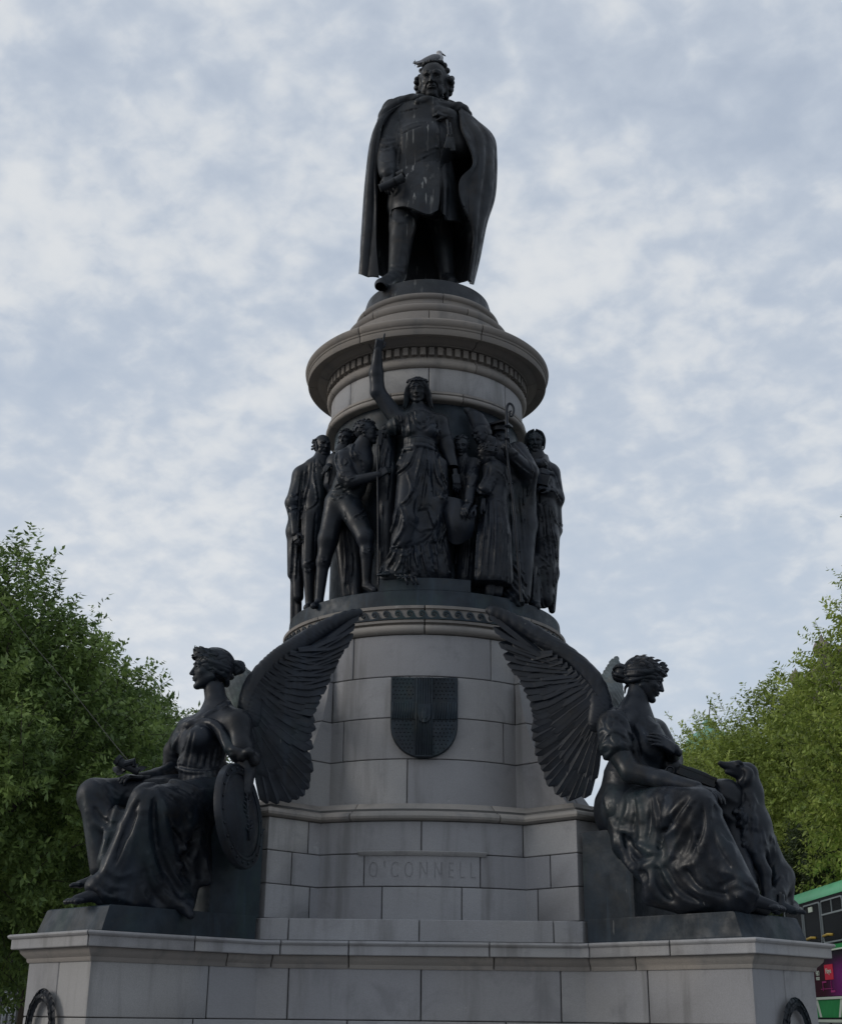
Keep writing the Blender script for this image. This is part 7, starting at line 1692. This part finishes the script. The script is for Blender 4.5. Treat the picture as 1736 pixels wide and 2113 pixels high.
b = facade('stone_building', 'tall brown stone building with ball finials, glimpsed through the tree at the right', 24.0, 45, 85, 19.6, -1, STF.m, [(2, 4), (6.5, 9), (11, 13.5), (15.3, 17.6)], 9, WF.m, GLS.m)
pp = lambda px, py, Y: P(px, py, Y)
def finial(parent, c, rr):
    m_ = MB(); c = np.array(c); m_.tube([c+(0, 0, -rr*2.6), c+(0, 0, -rr*2.2), c+(0, 0, -rr*1.2), c+(0, 0, -rr*.95), c+(0, 0, -rr*.5), c, c+(0, 0, rr*.6), c+(0, 0, rr), c+(0, 0, rr*1.5)], [rr*.9, rr*.9, rr*.45, rr*.5, rr*.9, rr, rr*.75, rr*.25, rr*.05], 14); m_.obj('finial', STF.m, parent, True, 50)
g1 = pp(1646, 1392, 60); g2 = pp(1700, 1330, 60)
m_ = MB(); V = []
a0, a1, a2 = pp(1618, 1445, 60), pp(1668, 1402, 60), pp(1700, 1360, 60); poly = [a0, a1, a2, pp(1800, 1270, 60), pp(1800, 1500, 60), pp(1618, 1500, 60)]
n = len(poly); V = [tuple(p) for p in poly]+[tuple(p+np.array((0, 1.2, 0))) for p in poly]; m_.add(V, [tuple(range(n)), tuple(range(n, 2*n))[::-1]]+[(i, n+i, n+(i+1) % n, (i+1) % n) for i in range(n)]); m_.obj('gable', STF.m, b)
finial(b, g1+np.array((0, .5, -.1)), .42); finial(b, g2+np.array((0, .5, -.1)), .55)
m_ = MB(); m_.tube([a0+np.array((0, -.1, .1)), a1+np.array((0, -.1, .15)), a2+np.array((0, -.1, .15))], .22, 6); m_.obj('coping', STF.m, b)
CPR = Mat('green_copper', (.13, .30, .24), .6); CPR.color(CPR.mix(CPR.rng(CPR.noise(.8, 5), .35, .7), (.11, .27, .21), (.18, .37, .31)))
ap = pp(1462, 1502, 105); t = thing('copper_dome', 'pale green copper dome with a thin mast far behind the trees', 'dome', (ap[0], 105, 0))
m_ = MB(); z = ap[2]; Rd = 2.4
m_.tube([(ap[0], 105, z-14), (ap[0], 105, z-2.6)], 2.4, 24); m_.obj('drum', STF.m, t, True, 40)
m_ = MB(); m_.tube([(ap[0], 105, z-2.6)]+[(ap[0], 105, z-2.4+2.3*math.sin(a)) for a in np.linspace(0, 1.5, 8)], [2.7]+[2.5*math.cos(a) for a in np.linspace(0, 1.5, 8)], 24); m_.obj('shell', CPR.m, t, True, 50)
m_ = MB(); m_.tube([(ap[0], 105, z-.4), (ap[0], 105, z+.3), (ap[0], 105, z+.4), (ap[0], 105, z+.9)], [.5, .5, .7, .08], 12); m_.obj('lantern', CPR.m, t, True, 40)
m_ = MB(); m_.tube([(ap[0], 105, z+.8), (ap[0]+.3, 105, z+2.4)], .05, 6); m_.obj('mast', DST.m, t)
# thin cable across the tree
q = [P(-60, 1160, 3.0), P(60, 1318, 2.0), P(127, 1398, 1.2), P(200, 1490, .4), P(262, 1566, -.4), P(330, 1640, -1.1), P(430, 1740, -1.6)]
m_ = MB(); m_.tube(spline(q, 40), .0030, 6); cb = m_.obj('cable', FRM.m if 'FRM' in globals() else Mat('cable_grey', (.04, .04, .04), .8).m); tag(cb, 'thin cable sagging across the dark tree to the left statue', 'cable')
print('surround', time.time()-T0, 'polys', sum(len(m.polygons) for m in bpy.data.meshes))
